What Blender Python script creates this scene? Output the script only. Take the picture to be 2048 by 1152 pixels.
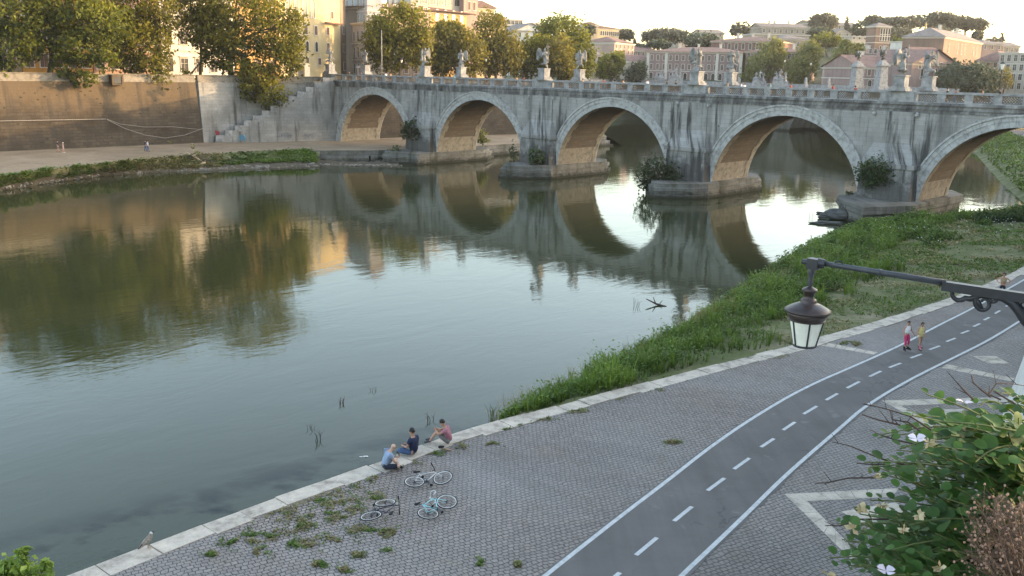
import bpy, math, random
from math import sin, cos, pi, radians, sqrt, atan2, hypot
from mathutils import Vector, Matrix, noise as mnoise

rnd = random.Random(11)
scene = bpy.context.scene
COL = scene.collection
for o in list(bpy.data.objects):
    bpy.data.objects.remove(o)

# ------------------------------------------------------------------ camera maths (survey of the place)
PXF = 1890.0
PITCH = radians(12.9)
ROLL = radians(1.3)
CAMZ = 16.1
_F = Vector((0, cos(PITCH), -sin(PITCH)))
_R0 = Vector((1, 0, 0))
_U0 = Vector((0, sin(PITCH), cos(PITCH)))
_R = cos(ROLL) * _R0 + sin(ROLL) * _U0
_U = -sin(ROLL) * _R0 + cos(ROLL) * _U0
CAM = Vector((0, 0, CAMZ))

def ray(x, y):
    return _F + (x - 1024) / PXF * _R + (576 - y) / PXF * _U

def gz(x, y, z):
    d = ray(x, y)
    t = (z - CAMZ) / d.z
    return Vector((d.x * t, d.y * t, z))

def gy(x, y, Y):
    d = ray(x, y)
    t = Y / d.y
    return Vector((d.x * t, Y, CAMZ + d.z * t))

def gv(x, y, p, d):
    """ray meets the vertical plane through p along d"""
    r = ray(x, y)
    nx, ny = -d[1], d[0]
    t = (p[0] * nx + p[1] * ny) / (r.x * nx + r.y * ny)
    return Vector((r.x * t, r.y * t, CAMZ + r.z * t))

BU = Vector((0.73215, -0.68114, 0))      # along the bridge, towards the near bank
BN = Vector((0.68114, 0.73215, 0))       # across the bridge, downstream
BP = Vector((6.729, 149.538, 0))

def B(s, w, z):
    v = BP + BU * s + BN * w
    return Vector((v.x, v.y, z))

# ------------------------------------------------------------------ mesh builder
class MB:
    def __init__(self):
        self.v = []
        self.f = []
        self.m = []
        self.tone = []
        self.usetone = False

    def add(self, vs, fs, m=0, tone=0.5):
        o = len(self.v)
        self.v.extend([tuple(p) for p in vs])
        self.tone.extend([tone] * len(vs))
        for f in fs:
            self.f.append(tuple(i + o for i in f))
            self.m.append(m)

    def quad(self, a, b, c, d, m=0):
        self.add((a, b, c, d), ((0, 1, 2, 3),), m)

    def poly(self, ps, m=0):
        self.add(ps, (tuple(range(len(ps))),), m)

    def box(self, c, s, rz=0, m=0, taper=1.0):
        hx, hy, hz = s[0] / 2, s[1] / 2, s[2]
        vs = []
        cr, sr = cos(rz), sin(rz)
        for k, z in ((1.0, 0), (taper, hz)):
            for x, y in ((-hx, -hy), (hx, -hy), (hx, hy), (-hx, hy)):
                x *= k; y *= k
                vs.append((c[0] + x * cr - y * sr, c[1] + x * sr + y * cr, c[2] + z))
        self.add(vs, ((3, 2, 1, 0), (4, 5, 6, 7), (0, 1, 5, 4), (1, 2, 6, 5), (2, 3, 7, 6), (3, 0, 4, 7)), m)

    def obox(self, o, ax, ay, az, m=0):
        """box spanned by three vectors from corner o"""
        o, ax, ay, az = Vector(o), Vector(ax), Vector(ay), Vector(az)
        vs = [o, o + ax, o + ax + ay, o + ay, o + az, o + ax + az, o + ax + ay + az, o + ay + az]
        self.add(vs, ((3, 2, 1, 0), (4, 5, 6, 7), (0, 1, 5, 4), (1, 2, 6, 5), (2, 3, 7, 6), (3, 0, 4, 7)), m)

    def prism(self, poly, z0, z1, m=0, inset=1.0, cap=True):
        n = len(poly)
        cx = sum(p[0] for p in poly) / n
        cy = sum(p[1] for p in poly) / n
        vs = [(p[0], p[1], z0) for p in poly] + [(cx + (p[0] - cx) * inset, cy + (p[1] - cy) * inset, z1) for p in poly]
        fs = [(i, (i + 1) % n, n + (i + 1) % n, n + i) for i in range(n)]
        if cap:
            fs.append(tuple(range(n, 2 * n)))
            fs.append(tuple(range(n - 1, -1, -1)))
        self.add(vs, fs, m)

    def tube(self, pts, r, n=6, m=0, cap=True):
        pts = [Vector(p) for p in pts]
        rs = r if isinstance(r, (list, tuple)) else [r] * len(pts)
        vs, fs = [], []
        up = Vector((0, 0, 1))
        prev = None
        for i, p in enumerate(pts):
            if i == 0:
                d = pts[1] - p
            elif i == len(pts) - 1:
                d = p - pts[i - 1]
            else:
                d = pts[i + 1] - pts[i - 1]
            if d.length < 1e-9:
                d = Vector((0, 0, 1))
            d.normalize()
            if prev is None:
                a = d.cross(up)
                if a.length < 0.05:
                    a = d.cross(Vector((1, 0, 0)))
            else:
                a = prev - d * prev.dot(d)
                if a.length < 1e-6:
                    a = d.cross(up)
            a.normalize()
            prev = a
            b = d.cross(a)
            for k in range(n):
                t = 2 * pi * k / n
                vs.append(p + (a * cos(t) + b * sin(t)) * rs[i])
        for i in range(len(pts) - 1):
            for k in range(n):
                k2 = (k + 1) % n
                fs.append((i * n + k, i * n + k2, (i + 1) * n + k2, (i + 1) * n + k))
        if cap:
            fs.append(tuple(range(n - 1, -1, -1)))
            fs.append(tuple((len(pts) - 1) * n + k for k in range(n)))
        self.add(vs, fs, m)

    def lathe(self, prof, c=(0, 0, 0), n=16, m=0, rz=0):
        vs, fs = [], []
        for r, z in prof:
            for k in range(n):
                t = 2 * pi * k / n + rz
                vs.append((c[0] + r * cos(t), c[1] + r * sin(t), c[2] + z))
        for i in range(len(prof) - 1):
            for k in range(n):
                k2 = (k + 1) % n
                fs.append((i * n + k, i * n + k2, (i + 1) * n + k2, (i + 1) * n + k))
        fs.append(tuple(range(n - 1, -1, -1)))
        fs.append(tuple((len(prof) - 1) * n + k for k in range(n)))
        self.add(vs, fs, m)

    def blob(self, c, r, seed=0, rough=0.25, n=8, m=0):
        vs, fs = [], []
        R = random.Random(seed)
        off = Vector((R.uniform(-50, 50), R.uniform(-50, 50), R.uniform(-50, 50)))
        for i in range(n + 1):
            a = pi * i / n
            for k in range(n * 2):
                t = 2 * pi * k / (n * 2)
                d = Vector((sin(a) * cos(t), sin(a) * sin(t), cos(a)))
                q = 1 + rough * mnoise.noise(d * 1.7 + off) * 1.6
                vs.append((c[0] + d.x * r[0] * q, c[1] + d.y * r[1] * q, c[2] + d.z * r[2] * q))
        w = n * 2
        for i in range(n):
            for k in range(w):
                fs.append((i * w + k, (i + 1) * w + k, (i + 1) * w + (k + 1) % w, i * w + (k + 1) % w))
        self.add(vs, fs, m)

    def build(self, name, mats, parent=None, smooth=False, at=None):
        if not isinstance(mats, (list, tuple)):
            mats = [mats]
        if parent is not None:
            o0 = Vector(parent.get('_loc', (0, 0, 0)))
        elif at is not None:
            o0 = Vector(at)
        else:
            xs = [p[0] for p in self.v]; ys = [p[1] for p in self.v]; zs = [p[2] for p in self.v]
            o0 = Vector(((min(xs) + max(xs)) / 2, (min(ys) + max(ys)) / 2, min(zs)))
        me = bpy.data.meshes.new(name)
        me.from_pydata([(p[0] - o0[0], p[1] - o0[1], p[2] - o0[2]) for p in self.v], [], self.f)
        for mt in mats:
            me.materials.append(mt)
        if len(mats) > 1:
            me.polygons.foreach_set('material_index', self.m)
        if self.usetone:
            at_ = me.attributes.new('tone', 'FLOAT', 'POINT')
            at_.data.foreach_set('value', self.tone)
        if smooth:
            me.polygons.foreach_set('use_smooth', [True] * len(me.polygons))
        me.update()
        ob = bpy.data.objects.new(name, me)
        COL.objects.link(ob)
        if parent is not None:
            ob.parent = parent
        else:
            ob.location = o0
            ob['_loc'] = tuple(o0)
        return ob

def tag(o, label=None, cat=None, group=None, kind=None):
    if label: o['label'] = label
    if cat: o['category'] = cat
    if group: o['group'] = group
    if kind: o['kind'] = kind
    return o

def thing(name, label, cat, loc=(0, 0, 0), group=None):
    e = bpy.data.objects.new(name, None)
    e.empty_display_size = 0.3
    COL.objects.link(e)
    e.location = loc
    e['_loc'] = tuple(loc)
    return tag(e, label, cat, group)

def struct(o):
    o['kind'] = 'structure'
    return o

def copy_tree(o, parent=None, top=True):
    c = o.copy()
    COL.objects.link(c)
    c.parent = parent
    for ch in list(o.children):
        copy_tree(ch, c, False)
    return c

# ------------------------------------------------------------------ materials
class NG:
    def __init__(self, name):
        self.mat = bpy.data.materials.new(name)
        self.mat.use_nodes = True
        self.t = self.mat.node_tree
        self.bsdf = self.t.nodes['Principled BSDF']
        self.out = self.t.nodes['Material Output']
        self.geo = None

    def n(self, typ, **kw):
        nd = self.t.nodes.new(typ)
        for k, v in kw.items():
            setattr(nd, k, v)
        return nd

    def l(self, a, b):
        self.t.links.new(a, b)

    def setv(self, sock, v):
        if hasattr(v, 'is_linked') or isinstance(v, bpy.types.NodeSocket):
            self.l(v, sock)
        else:
            if isinstance(v, (tuple, list)) and len(v) == 3 and sock.type == 'RGBA':
                v = (*v, 1)
            sock.default_value = v

    def pos(self):
        if self.geo is None:
            self.geo = self.n('ShaderNodeNewGeometry')
        return self.geo.outputs['Position']

    def obj(self):
        return self.n('ShaderNodeTexCoord').outputs['Object']

    def math(self, op, a, b=0.0, clamp=False):
        m = self.n('ShaderNodeMath', operation=op)
        m.use_clamp = clamp
        self.setv(m.inputs[0], a)
        self.setv(m.inputs[1], b)
        return m.outputs[0]

    def scale(self, v, s, rot=(0, 0, 0), loc=(0, 0, 0)):
        m = self.n('ShaderNodeMapping')
        self.l(v, m.inputs['Vector'])
        m.inputs['Scale'].default_value = s
        m.inputs['Rotation'].default_value = rot
        m.inputs['Location'].default_value = loc
        return m.outputs[0]

    def noise(self, v, scale, detail=4, rough=0.55, dist=0.0):
        m = self.n('ShaderNodeTexNoise')
        self.l(v, m.inputs['Vector'])
        m.inputs['Scale'].default_value = scale
        m.inputs['Detail'].default_value = detail
        m.inputs['Roughness'].default_value = rough
        m.inputs['Distortion'].default_value = dist
        return m.outputs['Fac']

    def ramp(self, f, stops, interp='LINEAR'):
        m = self.n('ShaderNodeValToRGB')
        cr = m.color_ramp
        cr.interpolation = interp
        while len(cr.elements) < len(stops):
            cr.elements.new(0.5)
        for e, (p, c) in zip(cr.elements, stops):
            e.position = p
            e.color = (*c, 1) if isinstance(c, (tuple, list)) else (c, c, c, 1)
        self.l(f, m.inputs[0])
        return m.outputs[0]

    def mix(self, f, a, b, blend='MIX'):
        m = self.n('ShaderNodeMix', data_type='RGBA', blend_type=blend)
        self.setv(m.inputs[0], f)
        self.setv(m.inputs[6], a)
        self.setv(m.inputs[7], b)
        return m.outputs[2]

    def sepz(self, v=None):
        s = self.n('ShaderNodeSeparateXYZ')
        self.l(v or self.pos(), s.inputs[0])
        return s.outputs

    def dot(self, v, d):
        m = self.n('ShaderNodeVectorMath', operation='DOT_PRODUCT')
        self.l(v, m.inputs[0])
        m.inputs[1].default_value = d
        return m.outputs['Value']

    def comb(self, x, y, z=0.0):
        m = self.n('ShaderNodeCombineXYZ')
        for i, q in enumerate((x, y, z)):
            self.setv(m.inputs[i], q)
        return m.outputs[0]

    def brick(self, v, w, h, mortar=0.02, c1=(.4, .4, .4), c2=(.5, .5, .5), cm=(.2, .2, .2), off=0.5, smooth=0.1):
        m = self.n('ShaderNodeTexBrick')
        self.l(v, m.inputs['Vector'])
        m.inputs['Scale'].default_value = 1
        m.inputs['Brick Width'].default_value = w
        m.inputs['Row Height'].default_value = h
        m.inputs['Mortar Size'].default_value = mortar
        m.inputs['Mortar Smooth'].default_value = smooth
        m.inputs['Color1'].default_value = (*c1, 1)
        m.inputs['Color2'].default_value = (*c2, 1)
        m.inputs['Mortar'].default_value = (*cm, 1)
        m.offset = off
        return m.outputs['Color'], m.outputs['Fac']

    def bump(self, h, strength=0.5, dist=0.05):
        m = self.n('ShaderNodeBump')
        m.inputs['Strength'].default_value = strength
        m.inputs['Distance'].default_value = dist
        self.l(h, m.inputs['Height'])
        self.l(m.outputs[0], self.bsdf.inputs['Normal'])
        return m

    def fin(self, col=None, rough=0.85, spec=0.3, metal=0.0):
        if col is not None:
            self.setv(self.bsdf.inputs['Base Color'], col)
        self.setv(self.bsdf.inputs['Roughness'], rough)
        self.bsdf.inputs['Specular IOR Level'].default_value = spec
        self.bsdf.inputs['Metallic'].default_value = metal
        return self.mat

def m_plain(name, c, rough=0.7, var=0.25, scale=6.0, metal=0.0, spec=0.3):
    g = NG(name)
    f = g.noise(g.obj(), scale, 5)
    a = tuple(x * (1 - var) for x in c)
    b = tuple(min(1, x * (1 + var)) for x in c)
    col = g.ramp(f, [(0.3, a), (0.7, b)])
    return g.fin(col, rough, spec, metal)

def stain_mask(g, along, z, sc=0.9, lo=0.56, hi=0.70, stretch=0.1):
    """dark runs of dirt, drawn out downwards"""
    v = g.comb(along, g.math('MULTIPLY', z, stretch), 3.7)
    f = g.noise(v, sc, 6, 0.62)
    return g.ramp(f, [(lo, 0.0), (hi, 1.0)])

def m_bridge():
    g = NG('travertine_ashlar_weathered')
    p = g.pos()
    s = g.dot(p, tuple(BU))
    w = g.dot(p, tuple(BN))
    z = g.sepz()[2]
    al = g.math('ADD', s, w)
    bc, bf = g.brick(g.comb(al, z), 1.5, 0.55, 0.018, (.34, .329, .314), (.41, .395, .377), (.26, .252, .243))
    n1 = g.noise(p, 0.35, 6, 0.6)
    col = g.mix(g.ramp(n1, [(0.35, 0.0), (0.75, 0.75)]), bc, (.22, .21, .195))
    st = stain_mask(g, al, z, 1.0, 0.50, 0.63, 0.09)
    # dirt gathers over the piers, between the arches
    pm = g.math('COSINE', g.math('MULTIPLY', g.math('ADD', s, 31.7 - BPS), 2 * pi / 28))
    pm = g.ramp(g.math('ADD', g.math('MULTIPLY', pm, .5), .5), [(.30, .10), (.85, 1.0)])
    col = g.mix(g.math('MULTIPLY', g.math('MULTIPLY', st, pm), 0.92), col, (.04, .039, .038))
    st3 = stain_mask(g, al, g.math('ADD', z, 60), 0.33, 0.53, 0.63, 0.12)
    col = g.mix(g.math('MULTIPLY', st3, 0.5), col, (.085, .082, .078))
    # black crust low on the piers
    n2 = g.noise(p, 0.55, 6, 0.65)
    low = g.math('SUBTRACT', g.math('MULTIPLY', g.math('SUBTRACT', 9.3, z), 0.16), 0.0)
    lowm = g.ramp(g.math('MULTIPLY', g.math('MULTIPLY', low, n2), 2.0, True), [(0.50, 0.0), (0.85, 0.75)])
    col = g.mix(lowm, col, (.055, .053, .05))
    n3 = g.noise(p, 9, 4)
    col = g.mix(0.25, col, g.ramp(n3, [(0.3, .12), (0.7, .55)]), 'MULTIPLY')
    n5 = g.noise(p, 1.9, 3, 0.5)
    col = g.mix(g.ramp(n5, [(0.68, 0.0), (0.72, 0.8)]), col, (.07, .068, .065))
    g.bump(g.mix(0.6, bf, n3), 0.5, -0.03)
    return g.fin(col, 0.9, 0.2)

def m_cornice():
    g = NG('travertine_cornice_blackened')
    p = g.pos()
    z = g.sepz()[2]
    al = g.math('ADD', g.dot(p, tuple(BU)), g.dot(p, tuple(BN)))
    f = g.noise(g.comb(al, g.math('MULTIPLY', z, 0.35), 1), 0.7, 6, 0.7)
    col = g.ramp(f, [(0.36, (.055, .055, .058)), (0.50, (.14, .138, .138)), (0.66, (.30, .292, .285))])
    return g.fin(col, 0.9, 0.2)

def m_rail():
    g = NG('travertine_parapet')
    p = g.pos()
    f = g.noise(p, 1.2, 6, 0.65)
    col = g.ramp(f, [(0.3, (.12, .12, .12)), (0.52, (.26, .255, .25)), (0.75, (.38, .365, .345))])
    return g.fin(col, 0.85, 0.2)

def m_vault():
    g = NG('vault_brick')
    p = g.pos()
    w = g.dot(p, tuple(BN))
    z = g.sepz()[2]
    bc, bf = g.brick(g.comb(w, z), 0.9, 0.4, 0.02, (.10, .082, .064), (.135, .112, .088), (.065, .054, .043))
    n = g.noise(p, 0.5, 6, 0.6)
    col = g.mix(g.ramp(n, [(0.35, 0.0), (0.7, 0.7)]), bc, (.13, .09, .06))
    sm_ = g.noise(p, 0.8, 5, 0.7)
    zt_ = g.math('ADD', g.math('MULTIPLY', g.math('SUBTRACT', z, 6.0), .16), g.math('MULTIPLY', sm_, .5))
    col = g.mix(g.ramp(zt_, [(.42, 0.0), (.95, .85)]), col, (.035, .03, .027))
    g.bump(bf, 0.4, -0.02)
    return g.fin(col, 0.9, 0.2)

def m_wall(name, d, c1, c2, cm, bw, bh, stain, sc, holes=True, dirt=(.05, .045, .04), lo=0.5, hi=0.68, top=None, wet=False):
    g = NG(name)
    p = g.pos()
    al = g.dot(p, (d[0], d[1], 0))
    z = g.sepz()[2]
    nb = g.noise(p, 0.8, 3)
    al2 = g.math('ADD', al, g.math('MULTIPLY', nb, 0.5))
    bc, bf = g.brick(g.comb(al2, z), bw, bh, 0.02, c1, c2, cm)
    n1 = g.noise(p, 0.22, 7, 0.62)
    col = g.mix(g.ramp(n1, [(0.38, 0.0), (0.68, 0.75)]), bc, tuple(x * 0.55 for x in c1))
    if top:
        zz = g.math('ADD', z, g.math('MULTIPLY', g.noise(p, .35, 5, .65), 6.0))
        col = g.mix(g.ramp(g.math('MULTIPLY', zz, .05), [(.52, 0.0), (.68, .75)]), col, top)  # wall paler and warmer high up: paler stones plus painted sunlight
    st = stain_mask(g, al, z, sc, lo, hi, 0.1)
    col = g.mix(g.math('MULTIPLY', st, stain), col, dirt)
    if holes:
        hv = g.n('ShaderNodeTexVoronoi')
        g.l(g.comb(g.math('MULTIPLY', al, 0.55), g.math('MULTIPLY', z, 1.1)), hv.inputs['Vector'])
        hv.inputs['Scale'].default_value = 1.0
        hm = g.ramp(hv.outputs['Distance'], [(0.10, 1.0), (0.17, 0.0)])
        col = g.mix(g.math('MULTIPLY', hm, 0.75), col, (.03, .027, .022))
    if wet:
        zw = g.math('ADD', z, g.math('MULTIPLY', g.noise(p, 1.3, 5, .65), 1.5))
        col = g.mix(g.ramp(g.math('MULTIPLY', zw, .3), [(.30, .92), (.46, 0.0)]), col, (.026, .026, .018))
        col = g.mix(g.ramp(g.noise(p, .8, 5, .7), [(.55, 0.0), (.68, .7)]), col, (.055, .065, .025))
    n3 = g.noise(p, 5, 5, 0.6)
    col = g.mix(0.35, col, g.ramp(n3, [(0.3, .15), (0.7, .75)]), 'MULTIPLY')
    g.bump(g.mix(0.6, bf, n3), 0.5, -0.05)
    return g.fin(col, 0.92, 0.15)

def m_cobble():
    g = NG('basalt_cobbles')
    p = g.pos()
    nb = g.noise(p, 1.1, 3)
    nb2 = g.noise(p, 3.5, 2)
    pv = g.scale(p, (1, 1, 1), (0, 0, radians(-31)))
    add = g.n('ShaderNodeVectorMath', operation='ADD')
    g.l(pv, add.inputs[0])
    g.l(g.comb(g.math('MULTIPLY', nb2, 0.18), g.math('MULTIPLY', nb, 0.35)), add.inputs[1])
    bc, bf = g.brick(add.outputs[0], 0.19, 0.17, 0.015, (.222, .184, .158), (.306, .256, .220), (.104, .086, .074), 0.5, 0.25)
    big = g.noise(p, 0.16, 6, 0.6)
    col = g.mix(g.ramp(big, [(0.35, 0.0), (0.7, 0.6)]), bc, (.30, .285, .275), 'MIX')
    bm = g.mix(1.0, col, g.ramp(bf, [(0.0, 1.0), (0.8, 0.42)]), 'MULTIPLY')
    fine = g.noise(p, 14, 3)
    col = g.mix(0.4, bm, g.ramp(fine, [(0.3, .35), (0.7, .95)]), 'MULTIPLY')
    dirt = g.noise(p, 0.5, 6, 0.7)
    col = g.mix(g.ramp(dirt, [(0.56, 0.0), (0.72, 0.45)]), col, (.19, .155, .105))
    pat = g.noise(g.scale(p, (1, 1, 1), (0, 0, .9)), 0.075, 5, 0.7, 0.6)
    col = g.mix(0.55, col, g.ramp(pat, [(0.34, .48), (0.5, .88), (0.66, 1.2)]), 'MULTIPLY')
    sp = g.noise(p, 3.2, 2, 0.5)
    col = g.mix(g.ramp(sp, [(0.70, 0.0), (0.74, .5)]), col, (.06, .055, .05))
    g.bump(g.mix(0.3, g.ramp(bf, [(0.0, 1.0), (1.0, 0.0)]), fine), 0.8, 0.02)
    return g.fin(col, 0.75, 0.35)

def m_asphalt():
    g = NG('asphalt')
    p = g.pos()
    f = g.noise(p, 0.35, 6, 0.6)
    f2 = g.noise(p, 40, 3)
    col = g.ramp(f, [(0.3, (.120, .107, .100)), (0.7, (.165, .149, .138))])
    col = g.mix(0.35, col, g.ramp(f2, [(0.3, .3), (0.7, 1.0)]), 'MULTIPLY')
    tr_ = g.noise(g.scale(p, (1, .06, 1), (0, 0, radians(-48))), 1.6, 4, 0.6)
    col = g.mix(0.5, col, g.ramp(tr_, [(0.32, .72), (0.68, 1.12)]), 'MULTIPLY')
    pt_ = g.noise(p, 0.55, 6, 0.75)
    col = g.mix(g.ramp(pt_, [(0.60, 0.0), (0.66, .35)]), col, (.24, .225, .205))
    vr = g.n('ShaderNodeTexVoronoi', feature='DISTANCE_TO_EDGE')
    add = g.n('ShaderNodeVectorMath', operation='ADD')
    g.l(p, add.inputs[0])
    g.l(g.comb(g.math('MULTIPLY', g.noise(p, 1.2, 4), 1.5), g.math('MULTIPLY', g.noise(g.scale(p, (1, 1, 1), (0, 0, 1)), 1.1, 4), 1.5)), add.inputs[1])
    g.l(add.outputs[0], vr.inputs['Vector'])
    vr.inputs['Scale'].default_value = 0.33
    ck = g.ramp(vr.outputs['Distance'], [(0.004, 1.0), (0.010, 0.0)])
    ckm = g.math('MULTIPLY', ck, g.ramp(g.noise(p, 0.12, 2), [(0.45, 0.0), (0.62, 0.45)]))
    col = g.mix(ckm, col, (.03, .03, .03))
    g.bump(f2, 0.3, 0.004)
    return g.fin(col, 0.85, 0.3)

def m_paint():
    g = NG('white_road_paint')
    p = g.pos()
    f = g.noise(p, 7, 6, 0.7)
    col = g.ramp(f, [(0.28, (.28, .28, .28)), (0.45, (.44, .44, .43)), (0.7, (.58, .58, .57))])
    return g.fin(col, 0.7, 0.3)

def m_traver(name='travertine_kerb', c=(.55, .475, .39)):
    g = NG(name)
    p = g.pos()
    f = g.noise(p, 1.6, 7, 0.65)
    f2 = g.noise(p, 18, 4)
    col = g.ramp(f, [(0.30, tuple(x * 0.42 for x in c)), (0.48, tuple(x * 0.85 for x in c)), (0.7, tuple(min(1, x * 1.12) for x in c))])
    col = g.mix(0.35, col, g.ramp(f2, [(0.3, .45), (0.6, 1.0)]), 'MULTIPLY')
    g.bump(f2, 0.4, 0.01)
    return g.fin(col, 0.85, 0.25)

def m_water():
    g = NG('river_water')
    p = g.pos()
    big = g.noise(p, 0.03, 4, 0.6)
    col = g.ramp(big, [(0.35, (.026, .031, .012)), (0.65, (.038, .042, .018))])
    # dark weed lying just below the surface beside the near quay
    d = g.dot(p, (0.655, -0.755, 0))
    near = g.ramp(g.math('MULTIPLY', g.math('ADD', d, 37.5), 0.1, True), [(0.30, 0.0), (0.85, 1.0)])
    pt = g.noise(g.scale(p, (.6, 1, 1), (0, 0, .7)), 0.42, 5, 0.6)
    wm = g.math('MULTIPLY', near, g.ramp(pt, [(0.48, 0.0), (0.60, 1.0)]))
    col = g.mix(wm, col, (.008, .009, .012))
    # fine capillary ripples over slow swirls
    pr = g.scale(p, (1, 1, 1), (0, 0, radians(-45)))
    st = g.scale(pr, (0.9, 1.7, 1))
    a = g.noise(st, 1.5, 3, 0.55, 0.4)
    b = g.noise(g.scale(pr, (0.35, 0.7, 1)), 0.5, 3, 0.5, 0.8)
    amp = g.ramp(g.noise(p, 0.045, 3, 0.5), [(0.32, 0.25), (0.68, 1.0)])
    h = g.math('ADD', g.math('MULTIPLY', g.math('MULTIPLY', a, amp), 0.0065), g.math('MULTIPLY', b, 0.015))
    g.bump(h, 1.0, 1.0)
    g.fin(col, 0.035, 0.5)
    g.l(g.ramp(wm, [(0.0, .5), (1.0, .16)]), g.bsdf.inputs['Specular IOR Level'])
    g.bsdf.inputs['IOR'].default_value = 1.33
    df = g.n('ShaderNodeBsdfDiffuse')
    df.inputs['Color'].default_value = (.020, .022, .030, 1)
    mx = g.n('ShaderNodeMixShader')
    g.l(g.math('MULTIPLY', wm, .62), mx.inputs[0])
    g.l(g.bsdf.outputs[0], mx.inputs[1]); g.l(df.outputs[0], mx.inputs[2])
    g.l(mx.outputs[0], g.out.inputs['Surface'])
    return g.mat

def m_leaf(name, dark, light, trans=0.35, scale=0.25):
    g = NG(name)
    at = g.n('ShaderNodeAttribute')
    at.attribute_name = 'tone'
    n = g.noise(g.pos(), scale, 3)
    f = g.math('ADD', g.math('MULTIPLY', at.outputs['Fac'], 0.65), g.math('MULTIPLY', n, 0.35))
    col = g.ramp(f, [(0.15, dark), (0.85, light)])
    g.fin(col, 0.6, 0.25)
    tr = g.n('ShaderNodeBsdfTranslucent')
    g.l(g.mix(1.0, col, (1.0, 0.95, 0.45), 'MULTIPLY'), tr.inputs['Color'])
    mx = g.n('ShaderNodeMixShader')
    mx.inputs[0].default_value = trans
    g.l(g.bsdf.outputs[0], mx.inputs[1])
    g.l(tr.outputs[0], mx.inputs[2])
    g.l(mx.outputs[0], g.out.inputs['Surface'])
    return g.mat

def m_plaster(name, c, grime=0.5):
    g = NG(name)
    p = g.pos()
    z = g.sepz()[2]
    f = g.noise(p, 0.25, 6, 0.6)
    col = g.ramp(f, [(0.3, tuple(x * 0.78 for x in c)), (0.7, tuple(min(1, x * 1.08) for x in c))])
    s = g.noise(g.scale(p, (1.2, 1.2, 0.12)), 0.8, 5, 0.6)
    col = g.mix(g.math('MULTIPLY', g.ramp(s, [(0.5, 0.0), (0.75, 1.0)]), grime), col, tuple(x * 0.5 for x in c))
    return g.fin(col, 0.9, 0.2)

def m_roof(name='roof_tiles', c=(.27, .15, .10)):
    g = NG(name)
    p = g.pos()
    f = g.noise(p, 0.6, 6, 0.7)
    wv = g.n('ShaderNodeTexWave')
    g.l(p, wv.inputs['Vector'])
    wv.inputs['Scale'].default_value = 1.3
    wv.inputs['Distortion'].default_value = 2.5
    col = g.ramp(f, [(0.3, tuple(x * 0.6 for x in c)), (0.7, tuple(x * 1.2 for x in c))])
    col = g.mix(0.35, col, wv.outputs['Color'], 'MULTIPLY')
    return g.fin(col, 0.9, 0.2)

def m_ground(name, stops, sc=0.35, sc2=3.0):
    g = NG(name)
    p = g.pos()
    f = g.noise(p, sc, 7, 0.65)
    f2 = g.noise(p, sc2, 5, 0.6)
    col = g.ramp(g.math('ADD', g.math('MULTIPLY', f, 0.7), g.math('MULTIPLY', f2, 0.3)), stops)
    g.bump(f2, 0.6, 0.05)
    return g.fin(col, 0.95, 0.15)

def m_marble():
    g = NG('weathered_marble')
    p = g.pos()
    f = g.noise(p, 1.3, 6, 0.65)
    col = g.ramp(f, [(0.34, (.10, .095, .09)), (0.50, (.22, .212, .20)), (0.72, (.36, .35, .33))])
    return g.fin(col, 0.8, 0.25)

BPS = BP.dot(BU)
M = {}
M['bridge'] = m_bridge()
M['cornice'] = m_cornice()
M['rail'] = m_rail()
M['oldrail'] = m_traver('old_parapet', (.27, .235, .19))
M['vault'] = m_vault()
M['vstone'] = m_traver('vault_stone', (.265, .23, .18))
M['ring'] = m_traver('voussoir_stone', (.42, .41, .395))
M['pierbase'] = m_wall('pier_base_stone', tuple(BU + BN)[:2], (.18, .172, .157), (.25, .237, .212), (.08, .076, .068), 1.3, 0.6, 0.8, 0.5, False, (.05, .055, .035), wet=True)
M['grille'] = m_plain('iron_grille', (.10, .085, .07), 0.6)
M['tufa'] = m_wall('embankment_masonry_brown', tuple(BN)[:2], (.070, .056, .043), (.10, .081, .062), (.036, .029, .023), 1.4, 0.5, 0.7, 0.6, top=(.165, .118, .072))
M['white_wall'] = m_wall('abutment_travertine', (.87, .49), (.33, .312, .287), (.39, .372, .345), (.26, .247, .227), 1.6, 0.6, 0.8, 0.7, False, (.06, .055, .05), 0.55, 0.68)
M['near_wall'] = m_traver('embankment_travertine', (.62, .60, .57))
M['cobble'] = m_cobble()
M['asphalt'] = m_asphalt()
M['paint'] = m_paint()
M['kerb'] = m_traver()
M['water'] = m_water()
M['dirt'] = m_ground('riverbank_soil', [(0.3, (.06, .08, .025)), (0.48, (.11, .12, .05)), (0.62, (.22, .19, .12)), (0.75, (.33, .29, .23))])
M['path'] = m_ground('far_quay_earth', [(0.3, (.16, .12, .08)), (0.5, (.25, .19, .13)), (0.72, (.33, .26, .18))], 0.2, 1.5)
M['mud'] = m_ground('shore_mud', [(0.3, (.045, .04, .03)), (0.55, (.09, .075, .055)), (0.75, (.16, .14, .11))])
M['street'] = m_ground('street_paving', [(0.3, (.14, .135, .13)), (0.7, (.2, .19, .18))])
M['hill'] = m_ground('wooded_hillside', [(0.3, (.05, .06, .03)), (0.5, (.09, .095, .055)), (0.7, (.16, .145, .09))], 0.03, 0.3)
M['plane'] = m_leaf('plane_leaves', (.045, .055, .012), (.34, .31, .05), .52)
M['planeb'] = m_leaf('plane_leaves_browning', (.06, .062, .02), (.30, .265, .065), .5)
M['planeg'] = m_leaf('plane_leaves_green', (.035, .052, .012), (.27, .28, .045), .5)
M['lime'] = m_leaf('pale_leaves', (.10, .12, .04), (.32, .31, .11), .4)
M['dark'] = m_leaf('evergreen_leaves', (.036, .052, .034), (.10, .125, .08), 0.2)
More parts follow.
